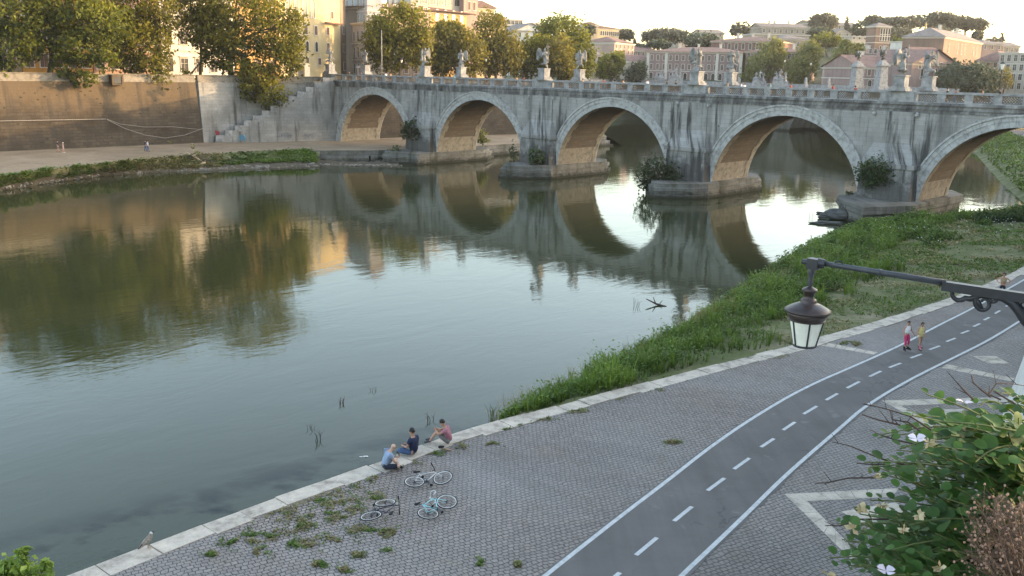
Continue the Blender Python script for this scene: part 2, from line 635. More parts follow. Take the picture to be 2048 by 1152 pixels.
M['pine'] = m_leaf('pine_needles', (.085, .09, .065), (.17, .165, .12), 0.2)  # needle colours lightened and greyed to stand for distance haze
M['bush'] = m_leaf('bush_leaves', (.016, .032, .010), (.075, .115, .035), 0.3, 1.5)
M['bushd'] = m_leaf('fig_leaves', (.014, .026, .012), (.05, .08, .03), 0.25, 1.5)
M['weed'] = m_leaf('weed_leaves', (.03, .062, .012), (.19, .285, .055), 0.42, 0.45)
M['shrub'] = m_leaf('undergrowth_leaves', (.022, .045, .010), (.13, .20, .045), 0.35, 1.2)
M['fresh'] = m_leaf('fresh_leaves', (.10, .17, .03), (.40, .50, .12), .45, 3.0)
M['weedd'] = m_leaf('dry_weed_leaves', (.13, .115, .045), (.38, .33, .16), 0.3, 0.5)
M['caper'] = m_leaf('caper_leaves', (.014, .040, .012), (.075, .15, .032), 0.3, 9.0)
M['dry'] = m_plain('dry_twigs', (.08, .054, .04), 0.9, 0.4, 20)
M['stem'] = m_plain('green_stems', (.09, .11, .035), 0.7, 0.3, 20)
M['twig'] = m_plain('dark_twigs', (.05, .035, .03), 0.9, 0.3, 20)
M['bark'] = m_plain('bark', (.10, .08, .06), 0.9, 0.4, 2)
M['driftwood'] = m_plain('driftwood', (.46, .35, .23), 0.9, 0.3, 3)
M['rock'] = m_plain('shore_stones', (.19, .17, .145), 0.9, 0.4, 2)
M['wet_rock'] = m_plain('wet_blocks', (.07, .07, .065), 0.6, 0.4, 1.5)
M['roof'] = m_roof()
M['roofg'] = m_roof('roof_tiles_pale', (.30, .25, .22))
M['roofp'] = m_roof('roof_tiles_pinkish', (.30, .185, .15))
M['glass'] = m_plain('window_glass', (.045, .04, .04), 0.25, 0.3, 1, 0, 0.5)
M['shutter'] = m_plain('brown_shutter', (.12, .07, .05), 0.7)
M['trim'] = m_plain('window_trim', (.50, .46, .40), 0.85)
M['marble'] = m_marble()
M['whitestone'] = m_traver('white_stone', (.36, .35, .345))
M['iron'] = m_plain('painted_iron', (.022, .022, .026), 0.45, 0.3, 8, 0, 0.5)
M['ironlt'] = m_plain('grey_iron', (.042, .043, .048), 0.45, 0.3, 8, 0, 0.5)
M['copper'] = m_plain('browned_copper', (.05, .034, .03), 0.38, 0.25, 8, 0.3, 0.5)
M['frost'] = m_plain('frosted_glass', (.78, .74, .63), 0.35, 0.12, 4, 0, 0.5)
M['gold'] = m_plain('gilded_bronze', (.45, .33, .12), 0.5)
M['bronze'] = m_plain('dark_bronze', (.06, .06, .05), 0.6)
M['pole'] = m_plain('galvanised_pole', (.3, .29, .28), 0.6)
M['lampglass'] = m_plain('lamp_glass', (.7, .66, .58), 0.4, 0.1)
M['rim'] = m_plain('pale_rim', (.62, .60, .57), 0.5)
M['cable'] = m_plain('pale_cable', (.24, .22, .20), 0.7)

# ================================================================== SETTING: water, ground, quays
WZ = 0.0
QZ = 2.2
FQ = 2.0
SZ = 13.9            # street level on both banks

mb = MB()
N = 10
xs = [-420 + i * 96 for i in range(N + 1)]
ys = [-40 + i * 96 for i in range(N + 1)]
for i in range(N + 1):
    for j in range(N + 1):
        mb.v.append((xs[i], ys[j], WZ)); mb.tone.append(.5)
for i in range(N):
    for j in range(N):
        a = i * (N + 1) + j
        mb.f.append((a, a + N + 1, a + N + 2, a + 1)); mb.m.append(0)
struct(mb.build('water', M['water']))

mb = MB()
mb.quad((-4000, -600, -2.5), (4000, -600, -2.5), (4000, 6000, -2.5), (-4000, 6000, -2.5))
struct(mb.build('ground', M['mud']))

def ribbon(rows, mat, name, jit=0.0, sub=1, seed=0):
    """lofts a sheet through rows of points"""
    R = random.Random(seed)
    fine = []
    for r in rows:
        q = []
        for i in range(len(r) - 1):
            for k in range(sub):
                q.append(r[i].lerp(r[i + 1], k / sub))
        q.append(r[-1])
        fine.append(q)
    m = MB()
    n = len(fine[0])
    for r in fine:
        for p in r:
            m.v.append((p.x, p.y, p.z + R.uniform(-jit, jit))); m.tone.append(.5)
    for i in range(len(fine) - 1):
        for k in range(n - 1):
            m.f.append((i * n + k, i * n + k + 1, (i + 1) * n + k + 1, (i + 1) * n + k)); m.m.append(0)
    return struct(m.build(name, mat, smooth=jit > 0))

# --- far quay (left bank)
wall_pts = [Vector((-130, 92, FQ)), Vector((-80.5, 148.2, FQ)), Vector((-57, 174.4, FQ)), Vector((-34.5, 187.4, FQ))]
px_cols = [-260, 0, 100, 200, 300, 408, 500, 600, 640]
edge_y = [385, 353, 338, 328, 318, 309, 303, 300, 300]
shore_y = [412, 381, 365, 352, 345, 341, 337, 334, 333]
base_y = [318, 305, 302, 298, 293, 287, 288, 286, 285]
base = [gz(x, y, FQ + .15) for x, y in zip(px_cols, base_y)]
edge = [gz(x, y, FQ) for x, y in zip(px_cols, edge_y)]
mid = [gz(x, (y + s) / 2 + 4, 0.75) for x, y, s in zip(px_cols, edge_y, shore_y)]
shore = [gz(x, s, 0.05) for x, s in zip(px_cols, shore_y)]
deep = [p + (p - m_) * 0.5 + Vector((0, 0, -1.2)) for p, m_ in zip(shore, mid)]
back = [p + Vector((-BU.x, -BU.y, 0)) * 4 for p in base]
ribbon([back, base, edge], M['path'], 'path', 0.02, 3, 1)
ribbon([edge, [a_.lerp(b_, .6) for a_, b_ in zip(edge, mid)]], M['dirt'], 'riverbank', 0.08, 6, 2)
ribbon([[a_.lerp(b_, .6) for a_, b_ in zip(edge, mid)], mid, shore, deep], M['mud'], 'riverbank', 0.08, 6, 2)
FARBANK = (edge, mid, shore)

# stone terrace quay leading under the first two arches and on downstream
E0 = gz(618, 301, FQ)
def FP(px_, y, dY=0.0, z=FQ):
    v = gz(px_, y, 0); k = (v.y + dY) / v.y
    return Vector((v.x * k, v.y * k, z))
FRONT = ((1160, 250), (1250, 239), (1400, 238), (1560, 243), (1680, 256), (1790, 271), (1900, 284))
tq = [E0, B(-36.2, -9, FQ), B(-33.5, 4, FQ), B(-33.5, 26, FQ), B(-38, 62, FQ)] + [FP(x, y, 5) for x, y in FRONT]
tb = [gz(600, 286, FQ) + Vector((-6, 6, 0)), B(-60, -2, FQ), B(-62, 8, FQ), B(-62, 30, FQ), B(-52, 62, FQ)] + [FP(x - 8, y, 17) for x, y in FRONT]
ribbon([tb[:5], tq[:5]], M['path'], 'pavement', 0, 2, 3)
ribbon([tb[4:], tq[4:], [Vector((tq[4].x + 5, tq[4].y - 2, -.6))] + [FP(x, y, -2, -.8) for x, y in FRONT]], M['hill'], 'riverbank', 0.05, 3, 3)
mb = MB()
for i in range(4):
    a, b = tq[i], tq[i + 1]
    d = (b - a).normalized()
    nn = Vector((d.y, -d.x, 0))
    # upper course, then a lower ledge
    for (o0, z0, o1, z1) in ((0, FQ + .004, 0, 1.15), (0, 1.15, .9, 1.1), (.9, 1.1, .9, .35), (.9, .35, 1.8, .3), (1.8, .3, 1.8, -1.5)):
        mb.quad(Vector((a.x, a.y, z0)) + nn * o0, Vector((b.x, b.y, z0)) + nn * o0, Vector((b.x, b.y, z1)) + nn * o1, Vector((a.x, a.y, z1)) + nn * o1)
tag(mb.build('quay_wall', M['pierbase']), 'low stepped stone quay wall at the water below the two farthest arches', 'quay wall')
# foreshore of mud in front of the terrace
f0 = [gz(600, 311, 0.9), gz(700, 309, 0.5), gz(790, 308, .5)]
f1 = [gz(600, 330, 0.12), gz(700, 331, .08), gz(800, 333, .06)]
f2 = [p + Vector((.5, -2, -1.3)) for p in f1]
ribbon([f0, f1, f2], M['mud'], 'foreshore', 0.09, 8, 5)

# --- near quay (right bank)
cop = [Vector(p) for p in ((-34, -2, QZ), (-22.5, 11.5, QZ), (-12.07, 23.69, QZ), (-8.83, 27.72, QZ), (-4.96, 31.67, QZ), (-2.68, 34.4, QZ), (-.37, 36.46, QZ), (6.0, 41.48, QZ), (15.18, 48.59, QZ), (28.6, 60.1, QZ), (39.56, 71.8, QZ), (54, 88.5, QZ), (68, 106, QZ), (120, 165, QZ), (200, 250, QZ))]

def offset(line, d):
    out = []
    for i, p in enumerate(line):
        a = line[max(0, i - 1)]; b = line[min(len(line) - 1, i + 1)]
        t = (b - a).normalized()
        out.append(p + Vector((t.y, -t.x, 0)) * d)
    return out

def resample(line, step):
    out = [line[0].copy()]
    for a, b in zip(line[:-1], line[1:]):
        L = (b - a).length
        k = max(1, int(L / step))
        for i in range(1, k + 1):
            out.append(a.lerp(b, i / k))
    return out

def smooth_line(line, it=2):
    for _ in range(it):
        out = [line[0]]
        for a, b in zip(line[:-1], line[1:]):
            out += [a.lerp(b, .25), a.lerp(b, .75)]
        out.append(line[-1])
        line = out
    return line

copf = smooth_line(cop, 2)
inner = offset(copf, 0.84)
# foot of the near embankment wall
WF = [Vector((-21, -32, QZ)), Vector((-2.3, 0, QZ)), Vector((22.32, 40.4, QZ)), Vector((24.16, 43.2, QZ)), Vector((26.55, 46.94, QZ)), Vector((37, 61, QZ)), Vector((50, 76, QZ)), Vector((66, 93, QZ))]
# paving from the kerb to the wall
mb = MB()
pv = offset(copf, 0.80)
wf = offset(resample(WF, 4), .6)
poly = [Vector((p.x, p.y, QZ - .012)) for p in pv if p.y < 135] + [Vector((p.x, p.y, QZ - .012)) for p in reversed(wf)]
me_poly = poly
# triangulated ribbon: match by parameter
A_ = [p for p in resample(pv, 2.0) if -3 < p.y < 110]
def near_on(line, q):
    best = None
    for a, b in zip(line[:-1], line[1:]):
        ab = b - a
        t = max(0, min(1, (q - a).dot(ab) / ab.length_squared))
        c = a + ab * t
        dd = (c - q).length
        if best is None or dd < best[0]:
            best = (dd, c)
    return best[1]
W_ = [near_on(wf, p) for p in A_]
rows = [[Vector((a.x, a.y, QZ - .012)) for a in A_], [Vector((a.x, a.y, QZ - .012)).lerp(Vector((b.x, b.y, QZ - .012)), .5) for a, b in zip(A_, W_)], [Vector((b.x, b.y, QZ - .012)) for b in W_]]
ribbon(rows, M['cobble'], 'quay_paving', 0, 1, 4)
# paving continues beneath the near arch
bq = [Vector((p[0], p[1], QZ - .02)) for p in ((60, 92), (72, 104), (82, 112), (97, 152), (124, 215), (137, 262), (150, 292))]
bq2 = [Vector((p[0], p[1], QZ - .02)) for p in ((72, 76), (88, 90), (101, 100), (119, 146), (146, 204), (160, 255), (175, 285))]
ribbon([bq, bq2], M['asphalt'], 'pavement', 0, 3, 6)

# kerb of travertine blocks along the water's edge, slightly uneven
mb = MB()
R = random.Random(5)
ln = copf
acc = resample(ln, 0.35)
i = 0
while i < len(acc) - 3:
    k = min(len(acc) - 1, i + R.randint(2, 5))
    a, b = acc[i], acc[k]
    d = (b - a).normalized()
    nn = Vector((d.y, -d.x, 0))
    w = 0.82 + R.uniform(-.09, .12)
    h = R.uniform(-.02, .03)
    o = R.uniform(-.09, .08)
    a2 = a + d * .018; b2 = b - d * .018
    if a.y < 120:
        z1 = QZ + h
        p = [a2 + nn * (o - .0), b2 + nn * (o + R.uniform(-.03, .03)), b2 + nn * w, a2 + nn * (w + R.uniform(-.03, .03))]
        lo = [Vector((q.x, q.y, -1.0)) for q in p]
        lo[0] -= nn * .25; lo[1] -= nn * .25
        # worn, chamfered outer edge
        c0 = [Vector((q.x, q.y, z1)) for q in p]
        e0 = c0[0] - nn * 0.05 + Vector((0, 0, -.07)); e1 = c0[1] - nn * .05 + Vector((0, 0, -.07))
        vs = c0 + [e0, e1] + lo
        mb.add(vs, ((0, 1, 2, 3), (0, 4, 5, 1), (4, 6, 7, 5), (2, 8, 9, 3), (0, 3, 9, 6, 4), (1, 5, 7, 8, 2)))
    i = k
struct(mb.build('kerb', M['kerb']))

# grassy bank between kerb and river
shore_n = [Vector(p) for p in ((-1.2, 36.9, 0), (.3, 40.2, 0), (3.3, 45.4, 0), (9.9, 57.2, 0), (12.8, 62.2, 0), (22.1, 79.5, 0), (31.4, 95.5, 0), (38.2, 105, 0), (47.5, 107.2, 0), (60, 116, 0), (68, 124, 0), (81, 158, 0), (107, 222, 0), (113, 262, 0), (112, 286, 0))]
kerb_n = [near_on(copf, p) for p in shore_n]
for _i, _p in ((9, (72, 104)), (10, (82, 112)), (11, (97, 152)), (12, (124, 215)), (13, (137, 262)), (14, (150, 292))):
    kerb_n[_i] = Vector((_p[0], _p[1], QZ))
kerb_n[0] = Vector((-1.3, 35.75, QZ)); kerb_n[1] = Vector((0.4, 37.2, QZ)); kerb_n[2] = Vector((4.2, 40.2, QZ)); kerb_n[3] = Vector((15.2, 48.7, QZ)); kerb_n[4] = Vector((19.5, 52.4, QZ))
rows = []
sh = resample(shore_n, 2.0)
def along(line, ts):
    L = [0]
    for a, b in zip(line[:-1], line[1:]):
        L.append(L[-1] + (b - a).length)
    out = []
    for t in ts:
        q = t * L[-1]
        for i in range(len(line) - 1):
            if q <= L[i + 1] + 1e-6:
                out.append(line[i].lerp(line[i + 1], (q - L[i]) / max(1e-6, L[i + 1] - L[i])))
                break
        else:
            out.append(line[-1].copy())
    return out
# parametric pairing keeps the cross lines together
def pair(u):
    k = min(len(shore_n) - 2, int(u))
    f = u - k
    return shore_n[k].lerp(shore_n[k + 1], f), kerb_n[k].lerp(kerb_n[k + 1], f)
US = [i / 6 for i in range((len(shore_n) - 1) * 6 + 1)]
BANK_PROF = ((0, 0.05), (.12, .9), (.28, 1.45), (.5, 1.75), (.75, 2.0), (.97, QZ - .06), (1.06, QZ - .05))
rows = [[] for _ in range(len(BANK_PROF) + 1)]
for u in US:
    s_, k_ = pair(u)
    rows[0].append(s_ + (s_ - k_) * .25 + Vector((0, 0, -1.2 - s_.z)) * 1.0)
    for i, (f, z) in enumerate(BANK_PROF):
        p = s_.lerp(k_, f)
        wob = 0.18 * mnoise.noise(Vector((p.x * .25, p.y * .25, 0))) if 0 < i < 5 else 0
        if u > 5 and i == 0: wob = -.02
        rows[i + 1].append(Vector((p.x, p.y, z + wob)))
def bank_z(u, f):
    s_, k_ = pair(u)
    p = s_.lerp(k_, f)
    for (f0, z0), (f1, z1) in zip(BANK_PROF[:-1], BANK_PROF[1:]):
        if f <= f1:
            z = z0 + (z1 - z0) * (f - f0) / (f1 - f0)
            break
    else:
        z = QZ
    z += 0.18 * mnoise.noise(Vector((p.x * .25, p.y * .25, 0))) * max(0, min(1, f / .12, (.97 - f) / .22))
    return Vector((p.x, p.y, z))
ribbon(rows, M['dirt'], 'riverbank', 0.03, 1, 7)

# cycle path
LL = [(1000, 1222), (1090, 1152), (1154, 1101), (1247, 1028), (1329, 966), (1416, 897), (1501, 838), (1606, 776), (1720, 727), (1807, 688), (1874, 652), (1941, 619), (2048, 560), (2120, 517)]
RL = [(1280, 1240), (1362, 1152), (1411, 1106), (1493, 1028), (1560, 961), (1617, 910), (1684, 853), (1730, 812), (1817, 760), (1910, 714), (1977, 681), (2048, 637), (2110, 597)]
lw = smooth_line([gz(x, y, QZ) for x, y in LL], 2)
rw = smooth_line([gz(x, y, QZ) for x, y in RL], 2)
for ln_ in (lw, rw):
    d = (ln_[-1] - ln_[-8]).normalized()
    ln_.append(ln_[-1] + d * 26)
lw = resample(lw, .6); rw = resample(rw, .6)
TS = [i / 160 for i in range(161)]
la = along(offset(lw, -.14), TS); ra = along(offset(rw, .16), TS)
R = random.Random(9)
ra = [p + Vector((R.uniform(-.05, .05), R.uniform(-.05, .05), 0)) for p in ra]
la = [p + Vector((R.uniform(-.02, .02), R.uniform(-.02, .02), 0)) for p in la]
ribbon([[Vector((p.x, p.y, QZ)) for p in la], [Vector((p.x, p.y, QZ)) for p in ra]], M['asphalt'], 'bicycle_path', 0, 1)
mb = MB()
for ln_, wd in ((lw, .15), (rw, .15)):
    a = offset(ln_, -wd / 2); b = offset(ln_, wd / 2)
    for i in range(len(a) - 1):
        z = QZ + .005
        mb.quad((a[i].x, a[i].y, z), (b[i].x, b[i].y, z), (b[i + 1].x, b[i + 1].y, z), (a[i + 1].x, a[i + 1].y, z))
DS = [((1198, 1180), (1240, 1145)), ((1272, 1110), (1314, 1075)), ((1348, 1042), (1384, 1013)), ((1415, 981), (1449, 956)), ((1468, 938), (1499, 916)), ((1522, 894), (1548, 877)), ((1566, 860), (1590, 844)), ((1607, 828), (1634, 812)), ((1652, 800), (1675, 787)), ((1694, 776), (1719, 763)), ((1739, 753), (1762, 742)), ((1778, 735), (1802, 726)), ((1821, 716), (1843, 708)), ((1859, 699), (1880, 691.5)), ((1893, 683), (1911, 676)), ((1922, 667), (1938, 661)), ((1947, 653), (1960, 647)), ((1968, 640), (1979, 634.5)), ((1990, 627), (2000, 621)), ((2012, 613), (2022, 607)), ((2034, 599), (2043, 593))]
for (x0, y0), (x1, y1) in DS:
    a = gz(x0, y0, QZ + .006); b = gz(x1, y1, QZ + .006)
    d = (b - a).normalized(); nn = Vector((d.y, -d.x, 0)) * .07
    mb.quad(a - nn, a + nn, b + nn, b - nn)
struct(mb.build('road_marking', M['paint']))

# pale stone bands and lozenges set into the cobbles
def px_poly(pts, z=QZ - .006):
    return [gz(x, y, z) for x, y in pts]
mb = MB()
def ext(a, b, k):
    return b + (b - a) * k
def vee(apex, up_o, up_i, apex_i, lo_o, lo_i, k=1.2):
    a, uo, ui, ai, lo, li = px_poly((apex, up_o, up_i, apex_i, lo_o, lo_i))
    uo2, ui2, lo2, li2 = ext(a, uo, k), ext(ai, ui, k), ext(a, lo, k), ext(ai, li, k)
    for p, q, r_, s_ in ((a, uo2, ui2, ai), (a, ai, li2, lo2)):
        n_ = 7
        for i in range(n_):
            t0, t1 = i / n_, (i + 1) / n_ - .006
            if (p, q) == (a, uo2):
                mb.quad(a.lerp(uo2, t0), ai.lerp(ui2, t0), ai.lerp(ui2, t1), a.lerp(uo2, t1))
            else:
                mb.quad(a.lerp(lo2, t0), a.lerp(lo2, t1), ai.lerp(li2, t1), ai.lerp(li2, t0))
vee((1569, 988), (1741, 979), (1741, 996), (1614, 1002), (1675, 1092), (1673, 1062), .35)
vee((1763, 801), (2006, 794), (2006, 804), (1802, 811), (1881, 865), (1859, 844), .12)
mb.poly(px_poly([(1682, 1023), (1790, 1005), (1880, 1060), (1775, 1075)]))
mb.poly(px_poly([(1850, 819), (1925, 818), (1985, 850), (1905, 853)]))
mb.poly(px_poly([(1946, 712), (1992, 712), (2019, 727), (1975, 727)]))
def band(p0, p1, p2, p3, n_):
    a, b, c, d = px_poly((p0, p1, p2, p3))
    for i in range(n_):
        t0, t1 = i / n_, (i + 1) / n_ - .012
        mb.quad(a.lerp(b, t0), a.lerp(b, t1), d.lerp(c, t1), d.lerp(c, t0))
band((1636, 682), (1757, 705), (1748, 709), (1631, 689), 6)
band((1893, 728), (2032, 757), (2024, 763), (1884, 736), 5)
struct(mb.build('pavement_inlay', M['kerb']))

# --- embankment walls
def wall_mesh(line, z0, z1, batter, nrm_sign, mat, thick=2.0, par=None):
    """battered retaining wall along a foot line; nrm_sign gives the side the wall leans to"""
    m = MB()
    top = offset(line, batter * nrm_sign)
    bk = offset(line, (batter + thick) * nrm_sign)
    n_ = len(line)
    for i in range(n_ - 1):
        a, b = line[i], line[i + 1]
        H = 4
        for k in range(H):
            f0, f1 = k / H, (k + 1) / H
            p = [a.lerp(top[i], f0), b.lerp(top[i + 1], f0), b.lerp(top[i + 1], f1), a.lerp(top[i], f1)]
            zz = [z0 + (z1 - z0) * f for f in (f0, f0, f1, f1)]
            m.quad(*[Vector((q.x, q.y, z)) for q, z in zip(p, zz)])
        q = [Vector((top[i].x, top[i].y, z1)), Vector((top[i + 1].x, top[i + 1].y, z1)), Vector((bk[i + 1].x, bk[i + 1].y, z1)), Vector((bk[i].x, bk[i].y, z1))]
        m.quad(*q)
        m.quad(q[3], q[2], Vector((bk[i + 1].x, bk[i + 1].y, z0)), Vector((bk[i].x, bk[i].y, z0)))
    return m, top

def parapet(line, z, h, w, sgn, cop=.12):
    """low wall with a projecting coping, on the line of the wall top"""
    m = MB()
    f = offset(line, .15 * sgn); b = offset(line, (.15 + w) * sgn)
    f2 = offset(line, -.05 * sgn); b2 = offset(line, (.35 + w) * sgn)
    for i in range(len(line) - 1):
        def v(p, zz): return Vector((p.x, p.y, zz))
        for (pf, pb, z0, z1) in ((f2, b2, z + .003, z + .28), (f, b, z + .28, z + h - cop), (f2, b2, z + h - cop, z + h)):
            m.add([v(pf[i], z0), v(pf[i + 1], z0), v(pb[i + 1], z0), v(pb[i], z0), v(pf[i], z1), v(pf[i + 1], z1), v(pb[i + 1], z1), v(pb[i], z1)],
                  ((0, 1, 5, 4), (4, 5, 6, 7), (2, 3, 7, 6), (3, 2, 1, 0), (0, 4, 7, 3), (1, 2, 6, 5)))
    return m

fw = [Vector((-175, 42, FQ - .3)), Vector((-130, 92.6, FQ - .3)), Vector((-80.5, 148.2, FQ - .3)), Vector((-57, 174.4, FQ - .3))]
far_wall = thing('embankment_wall', 'tall dark brown masonry wall of the far bank, behind the walkers', 'wall', fw[2])
fwl = resample(fw, 6)
m, ftop = wall_mesh(fwl, FQ - .3, 12.9, 2.0, -1, None)
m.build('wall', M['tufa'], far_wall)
parapet(ftop, 12.9, 1.35, .6, -1).build('parapet', M['oldrail'], far_wall)
# drain mouth
dq = gv(234, 161, fw[2] + Vector((-BU.x, -BU.y, 0)) * 1.62, BN)
m = MB()
for (dx, dz, sx, sz, mi, pr) in ((0, 0, 1.35, 1.15, 1, .25), (-.85, -.1, .32, 1.4, 0, .34), (.85, -.1, .32, 1.4, 0, .34), (0, 1.15, 2.0, .3, 0, .34), (0, -.3, 2.0, .25, 0, .34)):
    c = dq + BN * dx
    m.obox(Vector((c.x, c.y, c.z + dz - .5)) - BN * sx / 2 + BU * pr, BN * sx, -BU * 1.2, (0, 0, sz), mi)
m.build('drain_opening', [M['tufa'], M['iron']], far_wall)

# lighter wall behind the flight of steps, and the stair flank
ab0 = Vector((-57, 174.4, 0)); J = B(-57.4, -.12, 0)
sd = (Vector((J.x, J.y, 0)) - ab0); SL = sd.length; sd.normalize()
sn = Vector((-sd.y, sd.x, 0))          # away from the river
rw_ = thing('retaining_wall', 'pale travertine retaining wall behind the river steps, under hanging branches', 'wall', ab0)
m = MB()
l0 = [ab0 - sd * .0, ab0 + sd * SL * 1.0 + sn * 2.5]
l0 = [ab0, ab0 + sd * 8 + sn * 2.6, ab0 + sd * SL + sn * 3.2]
bat = 2.0
for i in range(2):
    a, b = l0[i], l0[i + 1]
    m.quad(Vector((a.x, a.y, FQ - .3)), Vector((b.x, b.y, FQ - .3)), Vector((b.x, b.y, 12.9)) + sn * 1.2, Vector((a.x, a.y, 12.9)) + sn * 1.9)
    m.quad(Vector((a.x, a.y, 12.9)) + sn * 1.9, Vector((b.x, b.y, 12.9)) + sn * 1.2, Vector((b.x, b.y, 12.9)) + sn * 5, Vector((a.x, a.y, 12.9)) + sn * 5)
# end return towards the brown wall
a = ab0
m.quad(Vector((a.x, a.y, FQ - .3)), Vector((a.x, a.y, 12.9)) + sn * 1.9, Vector((a.x, a.y, 12.9)) + sn * 6 - sd * 2, Vector((a.x, a.y, FQ - .3)) + sn * 6 - sd * 2)
m.build('wall', M['white_wall'], rw_)
parapet([l0[0] + sn * 1.9, l0[1] + sn * 1.6, l0[2] + sn * 1.2], 12.9, 1.35, .6, -1).build('parapet', M['oldrail'], rw_)

stair = thing('stone_staircase', 'long straight flight of stone steps climbing from the far quay to the bridge end', 'staircase', ab0 + sd * 2)
m = MB()
ns = 40
t0, t1 = 2.0, SL - 1.0
z0, z1 = FQ, 13.6
stepm = MB()
for i in range(ns):
    ta = t0 + (t1 - t0) * i / ns; tb_ = t0 + (t1 - t0) * (i + 1) / ns
    zt = z0 + (z1 - z0) * (i + 1) / ns
    a = ab0 + sd * ta + sn * .55
    stepm.obox((a.x, a.y, FQ - .3), sd * (tb_ - ta), sn * 2.9, (0, 0, zt - FQ + .3))
stepm.build('steps', M['rail'], stair)
# flank wall with stepped coping blocks as in the photo
fl = MB()
nb = 13
for i in range(nb):
    ta = t0 + (t1 - t0) * i / nb; tb_ = t0 + (t1 - t0) * (i + 1) / nb
    za = z0 + (z1 - z0) * i / nb; zb = z0 + (z1 - z0) * (i + 1) / nb
    a = ab0 + sd * ta; b = ab0 + sd * tb_
    fl.add([(a.x, a.y, FQ - .3), (b.x, b.y, FQ - .3), (b.x, b.y, zb + .5), (a.x, a.y, za + .5)], ((0, 1, 2, 3),))
    q = a + sn * .5; r_ = b + sn * .5
    fl.add([(q.x, q.y, za + .5), (r_.x, r_.y, zb + .5), (b.x, b.y, zb + .5), (a.x, a.y, za + .5)], ((3, 2, 1, 0),))
e = ab0 + sd * t1; e2 = ab0 + sd * (SL + .2)
fl.obox((e.x, e.y, FQ - .3), e2 - e, sn * .5, (0, 0, 14.2 - FQ + .3))
s0 = ab0 + sd * t0
fl.quad((s0.x, s0.y, FQ - .3), (s0.x, s0.y, z0 + .5), (s0.x + sn.x * .5, s0.y + sn.y * .5, z0 + .5), (s0.x + sn.x * .5, s0.y + sn.y * .5, FQ - .3))
fl.build('flank_wall', M['white_wall'], stair)
cp = MB()
for i in range(nb):
    ta = t0 + (t1 - t0) * (i + .12) / nb; tb_ = t0 + (t1 - t0) * (i + .9) / nb
    zb = z0 + (z1 - z0) * (i + .9) / nb
    a = ab0 + sd * ta - sn * .05
    zl = z0 + (z1 - z0) * (i) / nb + .3
    cp.obox((a.x, a.y, zl), sd * (tb_ - ta), sn * .6, (0, 0, zb + .62 - zl))
cp.build('coping', M['rail'], stair)
# graffiti: worn strokes on the flank
gm = {'red': m_plain('red_spray_paint', (.42, .06, .07), .8), 'blue': m_plain('blue_spray_paint', (.16, .36, .50), .8), 'grey': m_plain('grey_spray_paint', (.17, .17, .18), .8)}
def graffiti(t, z, w, h, mat, base, dirn, out, parent, seed, dens=7, th=.06):
    R = random.Random(seed)
    g_ = MB()
    for k in range(dens):
        x = -w / 2 + w * (k + .5) / dens
        pts = []
        for j in range(7):
            a = j / 6 * 2 * pi * R.uniform(.5, 1.0) + R.uniform(0, 6)
            pts.append(base + dirn * (t + x + cos(a) * w / dens * .7) + Vector((0, 0, z + sin(a) * h * .45)) + out * .03)
        for p, q in zip(pts[:-1], pts[1:]):
            dz = Vector((0, 0, th / 2)); dx = dirn * th / 2
            s_ = dz if abs((q - p).z) < (q - p).length * .7 else dx
            g_.quad(p - s_, q - s_, q + s_, p + s_)
    g_.build('graffiti', mat, parent)
graffiti(2.9, 2.9, 1.3, 1.2, gm['blue'], ab0 + sd * 4.2, sd, -sn, stair, 2, 6, .22)
graffiti(15.5, 3.2, 2.6, 1.3, gm['grey'], ab0, sd, -sn, stair, 3, 5, .09)
graffiti(20.2, 3.0, 2.0, 1.0, gm['grey'], ab0, sd, -sn, stair, 4, 5, .09)
graffiti(2.6, 3.7, 1.0, 1.2, gm['red'], ab0 + sn * 1.05, sd, -sn, rw_, 5, 7, .16)

# left bank beyond the bridge
fw2 = [B(-59, 11, FQ - .3), B(-57, 30, FQ - .3), B(-50, 62, FQ - .3)] + [FP(x - 6, y, 15, FQ - .3) for x, y in FRONT]
w2 = thing('embankment_wall', 'pale brown river wall seen through the farthest arches', 'wall', fw2[1])
m, t2 = wall_mesh(resample(fw2, 10), FQ - .3, 12.9, 1.2, -1, None)
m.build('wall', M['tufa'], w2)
parapet(t2, 12.9, 1.2, .6, -1).build('parapet', M['rail'], w2)

# near embankment below the photographer
nw = thing('embankment_wall', 'white travertine embankment wall behind the leafy bush at the near quay', 'wall', WF[2])
WFl = resample(WF, 3)
m, ntop = wall_mesh(WFl, QZ - .3, 13.4, 2.05, 1, None)
m.build('wall', M['near_wall'], nw)
parapet(ntop, 13.4, 1.25, .5, 1).build('parapet', M['near_wall'], nw)

# streets behind both walls
mb = MB()
far_top = [Vector((-400, -60, 0))] + [Vector((p.x, p.y, 0)) for p in offset(fw, -2.3)] + [ab0 + sn * 3.2, Vector((l0[2].x, l0[2].y, 0)) + sn * 2]
far_top = [Vector((p.x, p.y, 12.85)) for p in far_top] + [B(-59.8, 0, 12.85), B(-59.8, 10, 12.85)] + [Vector((p.x, p.y, 12.85)) for p in offset(fw2, -1.7)]
bkl = [Vector((-1500, 700, 12.85))] * 0 + [Vector((p.x - 700, p.y + 750, 12.85)) for p in far_top]
bkl[0] = Vector((-1500, 300, 12.85))
ribbon([far_top, bkl], M['street'], 'street', 0, 1)
mb = MB()
nt = [Vector((p.x, p.y, 13.35)) for p in offset(WF, 2.4)]
ribbon([nt, [Vector((p.x + 300, p.y - 250, 13.35)) for p in nt]], M['street'], 'street', 0, 1)
